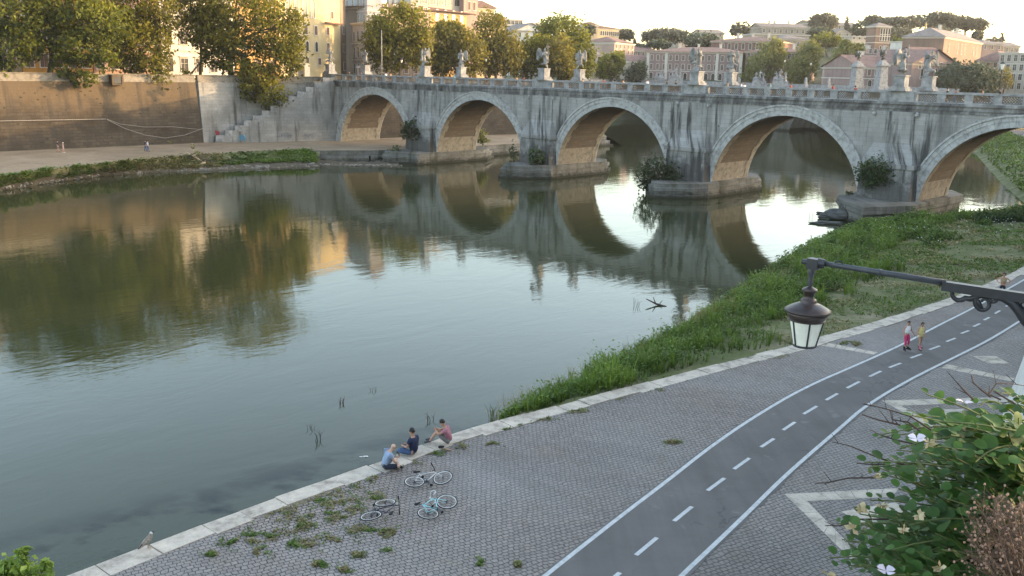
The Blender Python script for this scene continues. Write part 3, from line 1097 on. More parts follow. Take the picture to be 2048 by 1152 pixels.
# right bank downstream of the bridge
rb = [Vector((p[0], p[1], QZ)) for p in ((100, 98), (118, 145), (145, 203), (159, 254), (176, 288))]
m, rbt = wall_mesh(resample(rb, 12), QZ - .3, 13.2, 1.5, 1, None)
w3 = thing('embankment_wall', 'dark embankment wall beyond the nearest arch', 'wall', rb[0])
m.build('wall', M['tufa'], w3)
ribbon([[Vector((p.x, p.y, 13.15)) for p in offset(rb, 1.6)], [Vector((p.x + 500, p.y - 150, 13.15)) for p in rb]], M['street'], 'street', 0, 1)

# ================================================================== THE BRIDGE
bridge = thing('stone_bridge', 'long weathered travertine bridge of round arches crossing the river', 'bridge', B(0, 0, 0))
AR = 10.4; AZ = 1.0; TW = 9.5; TOPZ = 12.5
ACS = [28 * k - 45.7 for k in range(5)]
S0, S1 = -60.5, 97.0
mb = MB()
NA = 40
def arch_xy(c, r, t):
    return c + r * cos(t), AZ + r * sin(t)
for w, flip in ((0, False), (TW, True)):
    segs = []
    prev = S0
    for c in ACS:
        segs.append((prev, c - AR)); prev = c + AR
    segs.append((prev, S1))
    for a, b in segs:
        n_ = 4
        for i in range(n_):
            x0 = a + (b - a) * i / n_; x1 = a + (b - a) * (i + 1) / n_
            q = [B(x0, w, -1.5), B(x1, w, -1.5), B(x1, w, TOPZ), B(x0, w, TOPZ)]
            mb.quad(*(q if not flip else q[::-1]))
    for c in ACS:
        for i in range(NA):
            t0_, t1_ = pi - pi * i / NA, pi - pi * (i + 1) / NA
            x0, za = arch_xy(c, AR, t0_); x1, zb = arch_xy(c, AR, t1_)
            q = [B(x0, w, za), B(x1, w, zb), B(x1, w, TOPZ), B(x0, w, TOPZ)]
            mb.quad(*(q if not flip else q[::-1]))
mb.quad(B(S0, 0, -1), B(S0, 0, TOPZ), B(S0, TW, TOPZ), B(S0, TW, -1))
# pilaster strips on the piers
PIERS = [28 * k - 31.7 for k in range(4)]
for s in PIERS:
    mb.obox(B(s - 2.3, -.16, 6.5), BU * 4.6, BN * .16, (0, 0, TOPZ - 6.5))
mb.build('spandrel_wall', M['bridge'], bridge)
mb = MB()
mb.quad(B(S0, .02, 13.62), B(S1, .02, 13.62), B(S1, TW - .02, 13.62), B(S0, TW - .02, 13.62))
mb.build('deck', M['street'], bridge)

# vaults: brick barrel between stone borders
for c in ACS:
    mb = MB()
    n_ = 28
    for (w0, w1, mi) in ((0.003, 1.0, 1), (1.0, TW - .9, 0), (TW - .9, TW - .003, 1)):
        for i in range(n_):
            ta, tb_ = pi * i / n_, pi * (i + 1) / n_
            r = AR - (.06 if mi == 1 else .0)
            mm = mi
            if ta < .26 or tb_ > pi - .26:
                mm = 1
            if mi == 1 and i % 2:
                w1b = w1 + (.35 if w0 < .5 else 0); w0b = w0 - (.35 if w0 > .5 else 0)
            else:
                w1b, w0b = w1, w0
            x0, za = arch_xy(c, r, ta); x1, zb = arch_xy(c, r, tb_)
            mb.quad(B(x0, w0b, za), B(x0, w1b, za), B(x1, w1b, zb), B(x1, w0b, zb), mm)
    for sgn in (-1, 1):
        x = c + sgn * (AR - .003)
        mb.quad(B(x, 0, -1.5), B(x, TW, -1.5), B(x, TW, AZ), B(x, 0, AZ), 1)
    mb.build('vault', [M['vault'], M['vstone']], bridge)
    # voussoir ring with a moulded outer edge
    mb = MB()
    R = random.Random(int(c * 10))
    nv = 46
    for w, sgn in ((0, -1), (TW, 1)):
        mb = MB()
        for i in range(nv):
            g_ = .0009
            ta, tb_ = pi * i / nv + g_, pi * (i + 1) / nv - g_
            pr = .10 + R.uniform(0, .035)
            for (r0, r1, pp) in ((AR - .05, AR + .62, pr), (AR + .63, AR + 1.12, pr + .07), (AR + 1.13, AR + 1.36, pr + .20)):
                vs = []
                for ww in (w, w + sgn * pp):
                    for (r, t) in ((r0, ta), (r1, ta), (r1, tb_), (r0, tb_)):
                        x, z = arch_xy(c, r, t)
                        vs.append(B(x, ww, z))
                mb.add(vs, ((4, 5, 6, 7), (0, 1, 5, 4), (1, 2, 6, 5), (2, 3, 7, 6), (3, 0, 4, 7)))
        mb.build('arch_ring', M['ring'], bridge)

# cornice
for w, sgn in ((0, -1), (TW, 1)):
    mb = MB()
    for (z0, z1, p) in ((TOPZ, TOPZ + .35, .14), (TOPZ + .35, TOPZ + .85, .30), (TOPZ + .85, 13.65, .55)):
        mb.obox(B(S0, w + (sgn * p if sgn < 0 else 0) - (0 if sgn < 0 else .01), z0 - .002), BU * (S1 - S0), BN * (p + .01), (0, 0, z1 - z0 + .002))
    mb.build('cornice', M['cornice'], bridge)

# parapets, with grille panels between stone posts
PEDS = [-59.7, -31.7, -3.7, 24.3, 52.3, 80.3]
PZ0, PZ1 = 13.65, 14.84
panel_s = []
for side, w in (('front', -.05), ('rear', TW - .45)):
    mb = MB()
    mb.obox(B(S0, w - .04, PZ1 - .2), BU * (S1 - S0), BN * .58, (0, 0, .2))
    mb.obox(B(S0, w, PZ0 + .004), BU * (S1 - S0), BN * .5, (0, 0, .13))
    for i in range(len(PEDS) - 1):
        a = PEDS[i] + 1.9; b = PEDS[i + 1] - 1.9
        npan = 8
        per = (b - a) / npan
        for k in range(npan + 1):
            x = a + per * k
            pw = .92 if k not in (0, npan) else .5
            mb.obox(B(x - pw / 2, w + .02, PZ0 + .134), BU * pw, BN * .46, (0, 0, PZ1 - PZ0 - .338))
            if k < npan:
                panel_s.append((x + .46, per - .92, w + .22))
    for s in PEDS:
        mb.obox(B(s - 1.9, w - .12, PZ0 + .004), BU * 3.8, BN * .74, (0, 0, PZ1 - PZ0 + .03))
    mb.build('parapet', M['rail'], bridge)
pw = panel_s[0][1]
ph = PZ1 - PZ0 - .34
mb = MB()
nd = 7
th = .026
def pan(x, z):
    return BU * x + Vector((0, 0, z))
for k in range(-4, nd + 1):
    for sg in (1, -1):
        x0 = k * pw / nd * 1.0
        pts = []
        # clip the diagonal to the panel
        a = Vector((x0, 0)); L = ph
        xa, za, xb, zb = (x0, 0, x0 + L, L) if sg > 0 else (x0 + L, 0, x0, L)
        def clip(xa, za, xb, zb):
            dx, dz = xb - xa, zb - za
            ts = [0.0, 1.0]
            for lim in (0, pw):
                t = (lim - xa) / dx
                ts.append(t)
            lo, hi = 0.0, 1.0
            if dx > 0:
                lo = max(lo, (0 - xa) / dx); hi = min(hi, (pw - xa) / dx)
            else:
                lo = max(lo, (pw - xa) / dx); hi = min(hi, (0 - xa) / dx)
            return (xa + dx * lo, za + dz * lo, xa + dx * hi, za + dz * hi) if hi > lo + .02 else None
        c_ = clip(xa, za, xb, zb)
        if not c_: continue
        p, q = pan(c_[0], c_[1]), pan(c_[2], c_[3])
        nrm = Vector((-(c_[3] - c_[1]), 0, c_[2] - c_[0])).normalized() * th
        off = BU * nrm.x + Vector((0, 0, nrm.z))
        mb.obox(p - off, q - p, off * 2, BN * .04)
for (x, z, sx, sz) in ((0, 0, pw, .05), (0, ph - .05, pw, .05), (0, 0, .05, ph), (pw - .05, 0, .05, ph)):
    mb.obox(pan(x, z) - BN * .01, BU * sx, BN * .06, (0, 0, sz))
proto = None
for (s, w_, ww) in panel_s:
    loc = B(s, ww, PZ0 + .134)
    if proto is None:
        proto = mb.build('railing_grille', M['grille'], bridge, at=None)
        o = proto
    else:
        o = proto.copy(); COL.objects.link(o); o.parent = bridge
    o.location = loc - Vector(bridge['_loc'])
# mesh was laid out from the origin: undo the parent's offset in its data
for v in proto.data.vertices:
    v.co += Vector(bridge['_loc'])

# cutwaters standing against the piers
for i, s in enumerate(PIERS):
    mb = MB()
    for (z0, z1, hw, hw2, pr, pr2) in ((1.0, 5.9, 3.55, 3.35, 1.5, 1.4),):
        vs = []
        for (z, h_, p_) in ((z0, hw, pr), (z1, hw2, pr2)):
            vs += [B(s - h_, .02, z), B(s - h_ + .3, -p_, z), B(s + h_ - .3, -p_, z), B(s + h_, .02, z)]
        mb.add(vs, ((0, 1, 5, 4), (1, 2, 6, 5), (2, 3, 7, 6), (4, 5, 6, 7)))
    # projecting cap, then a sloping shed top
    vs = []
    for z in (5.9, 6.45):
        vs += [B(s - 3.7, .02, z), B(s - 3.4, -1.65, z), B(s + 3.4, -1.65, z), B(s + 3.7, .02, z)]
    mb.add(vs, ((3, 2, 1, 0), (0, 1, 5, 4), (1, 2, 6, 5), (2, 3, 7, 6), (4, 5, 6, 7)))
    vs = [B(s - 3.4, -.02, 6.452), B(s - 3.1, -1.45, 6.452), B(s + 3.1, -1.45, 6.452), B(s + 3.4, -.02, 6.452), B(s - 2.2, -.02, 9.0), B(s + 2.2, -.02, 9.0)]
    mb.add(vs, ((1, 2, 5, 4), (0, 1, 4), (2, 3, 5)))
    mb.build('cutwater', M['bridge'], bridge)
# lion mask spouts below the cornice
for s in PIERS[1:] + PIERS[:1]:
    for d in (-2.55, 2.55):
        mb = MB()
        c = B(s + d, -.22, 12.2)
        mb.blob(c, (.24, .24, .28), int(s + d), .5, 5)
        mb.tube([c, c + BN * -.25 + Vector((0, 0, -.1))], .09, 6)
        mb.build('mask_spout', M['ring'], bridge)

# pier plinths: broken, stepped courses
def plinth(s, pts, z0, z1, seed, mat):
    R = random.Random(seed)
    mb = MB()
    ring = []
    for a, b in zip(pts, pts[1:] + pts[:1]):
        k = max(2, int(hypot(a[0] - b[0], a[1] - b[1]) / 1.4))
        for i in range(k):
            ring.append((a[0] + (b[0] - a[0]) * i / k, a[1] + (b[1] - a[1]) * i / k))
    n_ = len(ring)
    cs = sum(p[0] for p in ring) / n_; cw = sum(p[1] for p in ring) / n_
    levels = []
    z = z0
    lev = [(z0 - 1.5, 1.05), (z0 + .45, 1.045), (z0 + .47, 1.0), (z0 + .95, .995), (z0 + .97, 1.02), (z1 - .5, 1.015), (z1 - .48, .97), (z1, .965)]
    for (z, k) in lev:
        levels.append([B(s + cs + (p[0] - cs) * (k + R.uniform(-.02, .018)), cw + (p[1] - cw) * (k + R.uniform(-.008, .006)), z + R.uniform(-.05, .05)) for p in ring])
    vs = [p for l_ in levels for p in l_]
    fs = []
    for i in range(len(levels) - 1):
        for k in range(n_):
            k2 = (k + 1) % n_
            fs.append((i * n_ + k, i * n_ + k2, (i + 1) * n_ + k2, (i + 1) * n_ + k))
    fs.append(tuple((len(levels) - 1) * n_ + k for k in range(n_)))
    mb.add(vs, fs)
    return mb.build('pier_plinth', mat, bridge)
plinth(PIERS[0], [(4.6, -5.4), (4.8, 11), (2.0, 15.5), (-2.0, 15.5), (-5, 11), (-5, -5.0), (-1.5, -8.2)], 0, 1.9, 1, M['pierbase'])
plinth(PIERS[1], [(1.0, -8.2), (5.0, -3.0), (4.6, 11.5), (1.5, 16), (-2.0, 16), (-4.6, 11.5), (-4.6, -3), (-1.0, -8.0)], 0, 1.9, 2, M['pierbase'])
plinth(PIERS[2], [(-.5, -8.6), (1.2, -8.2), (4.0, -5.2), (5, -3.0), (4.8, 11.5), (2.2, 16), (-2.2, 16), (-4.6, 11.5), (-4.8, -3)], 0, 1.9, 3, M['pierbase'])
# the near pier stands on a clean moulded plinth
mb = MB()
s = PIERS[3]
pl = [(-3.0, -5.8), (1.6, -10.4), (4.6, -4.2), (4.6, 12), (2.0, 15.8), (-2.4, 15.8), (-4.8, 11), (-4.8, -2.5)]
for (z0, z1, k) in ((-1.5, 1.35, 1.0), (1.352, 1.85, 1.07), (1.852, 2.2, 1.05)):
    cs = sum(p[0] for p in pl) / 8; cw = sum(p[1] for p in pl) / 8
    q = [B(s + cs + (p[0] - cs) * k, cw + (p[1] - cw) * (1 + (k - 1) * .4), 0) for p in pl]
    mb.prism([(v.x, v.y) for v in q], z0, z1)
mb.build('pier_plinth', M['pierbase'], bridge)

# loose blocks beside the near pier
for k, (x, y, z, r, sd_) in enumerate(((1678, 432, .35, (2.2, 1.5, .75), 4), (1700, 428, .3, (1.4, 1.2, .7), 8), (1716, 436, .4, (1.0, .9, .5), 12), (1652, 446, .1, (2.0, .5, .22), 15))):
    p = gz(x, y, z)
    mb = MB(); mb.blob((p.x, p.y, z), r, sd_, .35, 7)
    tag(mb.build('boulder', M['wet_rock']), ['large rounded dark block lying in the water against the near pier', 'lumpy dark block wedged behind the rounded block at the near pier', 'small dark block nearest the grass beside the near pier', 'thin flat slab barely above the water left of the near pier blocks'][k], 'boulder', 'fallen blocks beside the near pier')

# ================================================================== STATUES
def skin_mesh(name, verts, edges, sub=1, root=0):
    """verts: (x, y, z, rx[, ry]); grows one continuous surface over the skeleton"""
    me = bpy.data.meshes.new(name + '_skeleton')
    me.from_pydata([v[:3] for v in verts], edges, [])
    ob = bpy.data.objects.new(name + '_skeleton', me)
    COL.objects.link(ob)
    md = ob.modifiers.new('skin', 'SKIN')
    md.use_smooth_shade = True
    if not me.skin_vertices:
        with bpy.context.temp_override(object=ob, active_object=ob):
            bpy.ops.mesh.customdata_skin_add()
    for i, v in enumerate(verts):
        sv = me.skin_vertices[0].data[i]
        sv.radius = (v[3], v[4] if len(v) > 4 else v[3])
        sv.use_root = (i == root)
    if sub:
        ss = ob.modifiers.new('sub', 'SUBSURF')
        ss.levels = sub; ss.render_levels = sub
    dg = bpy.context.evaluated_depsgraph_get()
    out = bpy.data.meshes.new_from_object(ob.evaluated_get(dg))
    bpy.data.objects.remove(ob)
    bpy.data.meshes.remove(me)
    out.name = name
    out.polygons.foreach_set('use_smooth', [True] * len(out.polygons))
    return out

def mesh_obj(name, me, mat, parent=None):
    me.materials.clear()
    me.materials.append(mat)
    o = bpy.data.objects.new(name, me)
    COL.objects.link(o)
    if parent is not None:
        o.parent = parent
    return o

def angel_mesh(lean, arm, mirror, seed):
    R = random.Random(seed)
    k = -1 if mirror else 1
    V = [(0, 0, .15, .42, .34), (.10 * lean, 0, .55, .40, .30), (.2 * lean, -.06, 1.0, .33, .27), (.22 * lean, -.02, 1.45, .31, .25),
         (.12 * lean, .0, 1.8, .24, .20), (.02 * lean, -.05, 2.15, .29, .23), (-.02 * lean, -.05, 2.42, .17, .15), (-.02 * lean, -.08, 2.6, .11, .11), (-.04 * lean, -.13, 2.78, .16, .17), (-.04 * lean, -.1, 2.96, .13, .14)]
    E = [(i, i + 1) for i in range(9)]
    a = arm
    V += [(k * .34, -.05, 2.3, .14), (k * .52, -.18, 2.0, .11), (k * .42, -.48, 2.05 + .4 * a, .08), (k * .38, -.6, 2.2 + .5 * a, .07),
          (-k * .32, -.05, 2.28, .14), (-k * .48, -.12, 1.92, .11), (-k * .3, -.42, 1.85 + .3 * a, .08), (-k * .12, -.5, 1.95 + .3 * a, .07)]
    E += [(5, 10), (10, 11), (11, 12), (12, 13), (5, 14), (14, 15), (15, 16), (16, 17)]
    # windblown drapery
    V += [(.55 * k, .1, 1.1, .16), (.75 * k, .2, .8, .10), (-.42 * k, -.1, .7, .15), (-.55 * k, -.1, .4, .1), (.35 * k, -.25, .35, .14), (-.1, -.35, .75, .14)]
    E += [(2, 18), (18, 19), (1, 20), (20, 21), (0, 22), (1, 23)]
    return skin_mesh('angel', V, E, 1)

def wing(mb, k, lift, spread):
    rows = []
    n_ = 8
    top = [(k * .18, .22, 2.25), (k * (.36 + .2 * spread), .50, 2.65 + lift * .3), (k * (.55 + .25 * spread), .72, 2.8 + lift * .4), (k * (.68 + .3 * spread), .85, 2.5 + lift * .2)]
    bot = [(k * .2, .26, 1.7), (k * (.4 + .15 * spread), .62, 1.35), (k * (.55 + .2 * spread), .8, 1.05 - .1 * lift), (k * (.72 + .3 * spread), .9, 1.4)]
    vs, fs = [], []
    for i in range(4):
        for j in range(5):
            f = j / 4
            b = sin(f * pi) * .10
            t, u_ = Vector(top[i]), Vector(bot[i])
            p = t.lerp(u_, f)
            vs.append((p.x, p.y + b + (.03 if (i + j) % 2 else 0), p.z))
    for i in range(4):
        for j in range(5):
            p = vs[i * 5 + j]
            vs.append((p[0], p[1] - .09, p[2]))
    for i in range(3):
        for j in range(4):
            a = i * 5 + j
            fs += [(a, a + 5, a + 6, a + 1), (a + 20, a + 21, a + 26, a + 25)]
    for i in range(3):
        fs += [(i * 5, i * 5 + 20, i * 5 + 25, i * 5 + 5), (i * 5 + 4, i * 5 + 9, i * 5 + 29, i * 5 + 24)]
    fs += [(15, 35, 36, 16), (16, 36, 37, 17), (17, 37, 38, 18), (18, 38, 39, 19)]
    mb.add(vs, fs)

def xform_mesh(me, rz, loc, sc=1.0):
    me.transform(Matrix.Translation(loc) @ Matrix.Rotation(rz, 4, 'Z') @ Matrix.Scale(sc, 4))

BRZ = atan2(BU.y, BU.x)
def statue(s, w, label, ang, arm, lean, mirror, wings, attr, seed, h=1.0):
    base = B(s, w, PZ0)
    t = thing('angel_statue' if wings else 'saint_statue', label, 'statue', base, 'marble statues along the bridge')
    mb = MB()
    for (hw, z0, z1) in ((1.08, 1.224, 1.5), (.92, 1.502, 1.75), (.72, 1.752, 2.9), (.84, 2.902, 3.06)):
        mb.box((base.x, base.y, base.z + z0), (hw * 2 * .92, hw * 2 * .92, z1 - z0), BRZ)
    mb.build('pedestal', M['rail'], t)
    rz = BRZ + ang
    me = angel_mesh(lean, arm, mirror, seed)
    me.transform(Matrix.Diagonal((1.12, 1.12, 1, 1))); xform_mesh(me, rz, (0, 0, 3.05), 1.04 * h)
    mesh_obj('figure', me, M['marble'], t)
    if wings:
        for k in (-1, 1):
            mb = MB()
            wing(mb, k, rnd.uniform(.1, .8), rnd.uniform(-.1, .5))
            o = mb.build('wing', M['marble'], None, True, at=(0, 0, 0))
            o.data.transform(Matrix.Translation((0, 0, 3.05)) @ Matrix.Rotation(rz, 4, 'Z') @ Matrix.Scale(1.04 * h, 4))
            o.location = (0, 0, 0); o.parent = t
    k = -1 if mirror else 1
    mb = MB()
    if attr == 'cross':
        mb.tube([(k * .4, -.45, 1.0), (k * .25, -.4, 3.6)], .07, 6); mb.tube([(k * -.1, -.42, 3.1), (k * .7, -.42, 3.15)], .07, 6)
    elif attr == 'column':
        mb.lathe([(.2, 0), (.17, .1), (.15, 1.7), (.2, 1.8)], (k * .5, -.45, .9), 10)
    elif attr == 'lance':
        mb.tube([(k * .45, -.6, .5), (k * .35, -.55, 3.4)], .045, 6)
    elif attr == 'cloth':
        mb.poly([(k * .5, -.6, 2.5), (k * -.2, -.62, 2.35), (k * -.25, -.68, 1.5), (k * .1, -.75, 1.35), (k * .45, -.7, 1.55)])
    elif attr == 'crown':
        mb.lathe([(.20, 0), (.26, .05), (.26, .12), (.2, .16)], (k * .3, -.6, 2.3), 12)
    elif attr == 'keys':
        mb.tube([(k * .4, -.62, 2.0), (k * .4, -.62, 2.5)], .06, 6); mb.lathe([(.13, 0), (.13, .06)], (k * .4, -.62, 2.5), 8)
    elif attr == 'sword':
        mb.tube([(k * .42, -.55, .4), (k * .42, -.55, 2.2)], .05, 4); mb.tube([(k * .2, -.55, 1.9), (k * .64, -.55, 1.9)], .045, 5)
    o = mb.build('attribute', M['marble'], None, False, at=(0, 0, 0))
    o.name = {'cross': 'cross', 'column': 'column_shaft', 'lance': 'lance', 'cloth': 'cloth', 'crown': 'crown', 'keys': 'key', 'sword': 'sword'}[attr]
    o.data.transform(Matrix.Translation((0, 0, 3.05)) @ Matrix.Rotation(rz, 4, 'Z') @ Matrix.Scale(1.04 * h, 4))
    o.location = (0, 0, 0); o.parent = t
    return t
FW, RW = .35, TW - .35
statue(-59.7, FW, 'robed saint statue at the far end of the bridge in front of the yellow house', .9, .3, .6, False, False, 'sword', 1)
statue(-59.7, RW, 'slim robed saint statue in front of the grey palace, right of the yellow house', .3, .2, .3, True, False, 'keys', 2)
statue(-31.7, FW, 'angel statue above the pier between the first and second arch from the far bank', .7, .5, -1.0, True, True, 'column', 3)
statue(-31.7, RW, 'angel statue on the rear parapet before the browning tree', .1, .4, .4, False, True, 'cloth', 4)
statue(-3.7, FW, 'angel statue with wings held back above the second pier of the bridge', 1.3, .2, .9, False, True, 'cross', 5)
statue(-3.7, RW, 'angel statue with one drooping wing in front of the big dark green tree', .2, .3, .5, True, True, 'cloth', 6)
statue(24.3, FW, 'angel statue with spread wings above the middle pier, before the long pink palace', .9, .6, .8, True, True, 'lance', 7)
statue(24.3, RW, 'dark stained angel statue on the rear parapet before the long pink palace', .1, 1.3, .2, False, True, 'crown', 8)
statue(52.3, FW, 'largest looking pale angel statue, arm raised with a lance, above the nearest pier', 2.2, .9, .7, False, True, 'lance', 9)
statue(52.3, RW, 'windswept angel statue holding a crown, right of the pale angel', .3, .8, -1.4, True, True, 'crown', 10)

# ================================================================== PEOPLE
CLOTH = {}
def cloth(name, c, rough=.85):
    if name not in CLOTH:
        CLOTH[name] = m_plain(name, c, rough, .18, 9)
    return CLOTH[name]
SKIN = m_plain('skin_tanned', (.40, .22, .15), .6, .12, 12)
SKINL = m_plain('skin_light', (.50, .31, .23), .6, .12, 12)
HAIR = m_plain('dark_hair', (.015, .012, .01), .6, .3, 30)
HAIRB = m_plain('brown_hair', (.06, .035, .02), .6, .3, 30)
EYE = m_plain('dark_eye', (.02, .015, .012), .3)

def arr(*a): return Vector(a)

def body(J, hands=True):
    """J: joints of a person; returns verts/edges of the skeleton of one continuous body"""
    V, E = [], []
    def v(p, r, r2=None):
        V.append((p[0], p[1], p[2], r, r2 or r)); return len(V) - 1
    def e(a, b): E.append((a, b))
    up = (J['neck'] - J['chest']).normalized()
    pel = v(J['pelvis'], .125, .105)
    wa = v(J['pelvis'].lerp(J['chest'], .5), .115, .09); e(pel, wa)
    ch = v(J['chest'], .135, .10); e(wa, ch)
    nb = v(J['neck'], .062); e(ch, nb)
    hd = J['head']; hu = (hd - J['neck']).normalized()
    n1 = v(J['neck'].lerp(hd, .35), .050); e(nb, n1)
    face = J['face']
    jaw = v(hd - hu * .045 + face * .015, .068, .074); e(n1, jaw)
    cr = v(hd + hu * .035, .078, .090); e(jaw, cr)
    tp = v(hd + hu * .105, .052, .06); e(cr, tp)
    ns = v(hd - hu * .015 + face * .105, .012); e(jaw, ns)
    side = face.cross(hu).normalized()
    for s in (1, -1):
        er = v(hd + side * s * .088 - face * .01, .014); e(cr, er)
    for s, k in ((1, 'R'), (-1, 'L')):
        sh = v(J['sh' + k], .056); e(ch, sh)
        el = v(J['el' + k], .040); 
        m1 = v(J['sh' + k].lerp(J['el' + k], .5), .046); e(sh, m1); e(m1, el)
        m2 = v(J['el' + k].lerp(J['wr' + k], .35), .040); e(el, m2)
        wr = v(J['wr' + k], .026); e(m2, wr)
        d = (J['wr' + k] - J['el' + k]).normalized()
        if 'hd' + k in J: d = J['hd' + k].normalized()
        pal = J['wr' + k] + d * .065
        pm = v(pal, .034, .020); e(wr, pm)
        if hands:
            sid = d.cross(face); 
            if sid.length < .2: sid = d.cross(arr(0, 0, 1))
            sid.normalize()
            cur = sid.cross(d).normalized()
            for q, (o, L) in enumerate(((-.028, .062), (-.010, .075), (.010, .070), (.027, .052))):
                f1 = v(pal + d * (.03 + L * .45) + sid * o, .0095)
                f2 = v(pal + d * (.03 + L * .95) + sid * o - cur * .018, .0075)
                e(pm, f1); e(f1, f2)
            t1 = v(pal - d * .015 + sid * -.048 - cur * .01, .011); t2 = v(pal + d * .02 + sid * -.062 - cur * .018, .009)
            e(pm, t1); e(t1, t2)
        hp = v(J['hp' + k], .088); e(pel, hp)
        m3 = v(J['hp' + k].lerp(J['kn' + k], .5), .072); e(hp, m3)
        kn = v(J['kn' + k], .053); e(m3, kn)
        m4 = v(J['kn' + k].lerp(J['an' + k], .35), .054); e(kn, m4)
        an = v(J['an' + k], .036); e(m4, an)
        to = v(J['to' + k], .034, .026); e(an, to)
    return V, E

def limb_cloth(pts, rs):
    V = [(p[0], p[1], p[2], r if not isinstance(r, tuple) else r[0], r if not isinstance(r, tuple) else r[1]) for p, r in zip(pts, rs)]
    return V, [(i, i + 1) for i in range(len(pts) - 1)]

def shirt_skel(J, sleeve=.55, low=.0, vest=False):
    V, E = [], []
    def v(p, r, r2=None):
        V.append((p[0], p[1], p[2], r, r2 or r)); return len(V) - 1
    pc = J['pelvis'].lerp(J['chest'], low)
    a = v(pc, .170, .145); b = v(J['pelvis'].lerp(J['chest'], .5), .168, .138); c = v(J['chest'], .180, .140)
    d = v(J['chest'].lerp(J['neck'], .75), .088, .08)
    E += [(a, b), (b, c), (c, d)]
    for k in 'RL':
        s = v(J['sh' + k], .084 if not vest else .070); E.append((c, s))
        if not vest:
            m = v(J['sh' + k].lerp(J['el' + k], sleeve), .078); E.append((s, m))
    return V, E

def pants_skel(J, length=.9, r=.012):
    """length: 0..1 thigh, 1..2 down the shin"""
    V, E = [], []
    def v(p, r1, r2=None):
        V.append((p[0], p[1], p[2], r1 + r, (r2 or r1) + r)); return len(V) - 1
    a = v(J['pelvis'], .15, .13); w = v(J['pelvis'].lerp(J['chest'], .22), .122, .105); E.append((a, w))
    for k in 'RL':
        h = v(J['hp' + k], .092); E.append((a, h))
        m = v(J['hp' + k].lerp(J['kn' + k], min(1, length) * .55), .092); E.append((h, m))
        n_ = v(J['hp' + k].lerp(J['kn' + k], min(1, length)), .066 if length <= 1 else .06); E.append((m, n_))
        if length > 1:
            q = v(J['kn' + k].lerp(J['an' + k], (length - 1) * .5), .058); E.append((n_, q))
            q2 = v(J['kn' + k].lerp(J['an' + k], (length - 1)), .048); E.append((q, q2))
    return V, E

def hair_mesh(J, long=False, mat=None):
    hd, face = J['head'], J['face']
    hu = (hd - J['neck']).normalized()
    side = face.cross(hu).normalized()
    fw_ = hu.cross(side).normalized()
    mb = MB()
    n_, m_ = 7, 14
    vs, fs = [], []
    for i in range(n_ + 1):
        for k in range(m_):
            t = 2 * pi * k / m_
            back = -cos(t)
            lim = 1.05 + (.85 if not long else 1.1) * (0.5 + .5 * back) ** .8
            a = lim * i / n_
            d = hu * cos(a) + (fw_ * cos(t) + side * sin(t)) * sin(a)
            r = Vector((.0, 0, 0))
            rr = .104 + .008 * mnoise.noise(Vector((k * .9, i * .8, 3)))
            p = hd + hu * .035 + d * rr + hu * (.02 if a < .8 else 0)
            if long and i >= n_ - 1 and back > -.2:
                p -= hu * .09
            vs.append(p)
    for i in range(n_):
        for k in range(m_):
            fs.append((i * m_ + k, (i + 1) * m_ + k, (i + 1) * m_ + (k + 1) % m_, i * m_ + (k + 1) % m_))
    mb.add(vs, fs)
    return mb

def person(label, J, loc, rz, sc, shirt=None, pants=None, shoes=None, hair='short', skin=None, group=None, hairmat=None, hands=True, detail=True, extra=None):
    t = thing('person', label, 'person', loc, group)
    t.rotation_euler = (0, 0, rz); t.scale = (sc, sc, sc)
    t['_loc'] = (0, 0, 0)
    V, E = body(J, hands)
    mesh_obj('body', skin_mesh('body', V, E, 1), skin or SKIN, t)
    if detail:
        hu = (J['head'] - J['neck']).normalized(); side = J['face'].cross(hu).normalized()
        for s in (1, -1):
            mb = MB(); mb.blob(J['head'] + hu * .012 + J['face'] * .086 + side * s * .032, (.011, .011, .009), 1, 0, 4)
            mb.build('eye', EYE, t)
    if shirt:
        V, E = shirt_skel(J, *shirt[1:])
        mesh_obj(shirt[0][1] if isinstance(shirt[0], tuple) else 'shirt', skin_mesh('shirt', V, E, 1), shirt[0][0] if isinstance(shirt[0], tuple) else shirt[0], t)
    if pants:
        V, E = pants_skel(J, pants[1])
        mesh_obj(pants[2] if len(pants) > 2 else ('shorts' if pants[1] <= 1 else 'trousers'), skin_mesh('trousers', V, E, 1), pants[0], t)
    if hair:
        hair_mesh(J, hair == 'long').build('hair', hairmat or HAIR, t, True)
    if shoes:
        for k in 'RL':
            an, to = J['an' + k], J['to' + k]
            d = (to - an); d.normalize()
            V, E = limb_cloth([an - d * .045 + arr(0, 0, -.02), an + arr(0, 0, -.01), an.lerp(to, .6), to + d * .05], [.046, .055, (.048, .04), (.042, .03)])
            mesh_obj('shoe', skin_mesh('shoe', V, E, 1), shoes, t)
    if extra: extra(t)
    return t

def standing(stride=.0, armsw=.0, bend=.0):
    J = dict(pelvis=arr(0, 0, .95), chest=arr(0, .01 + bend, 1.30), neck=arr(0, bend * 1.3, 1.47), head=arr(0, .03 + bend * 1.6, 1.63), face=arr(0, 1, -.05).normalized())
    for s, k in ((1, 'R'), (-1, 'L')):
        J['sh' + k] = arr(.185 * s, bend, 1.41)
        J['el' + k] = arr(.24 * s, -.04 - armsw * s * .6, 1.13)
        J['wr' + k] = arr(.24 * s, .06 - armsw * s * 1.5, .89)
        J['hp' + k] = arr(.09 * s, 0, .90)
        J['kn' + k] = arr(.10 * s, .04 + stride * s * .6, .49)
        J['an' + k] = arr(.10 * s, stride * s * 1.2, .085)
        J['to' + k] = arr(.115 * s, .15 + stride * s * 1.2, .035)
    return J

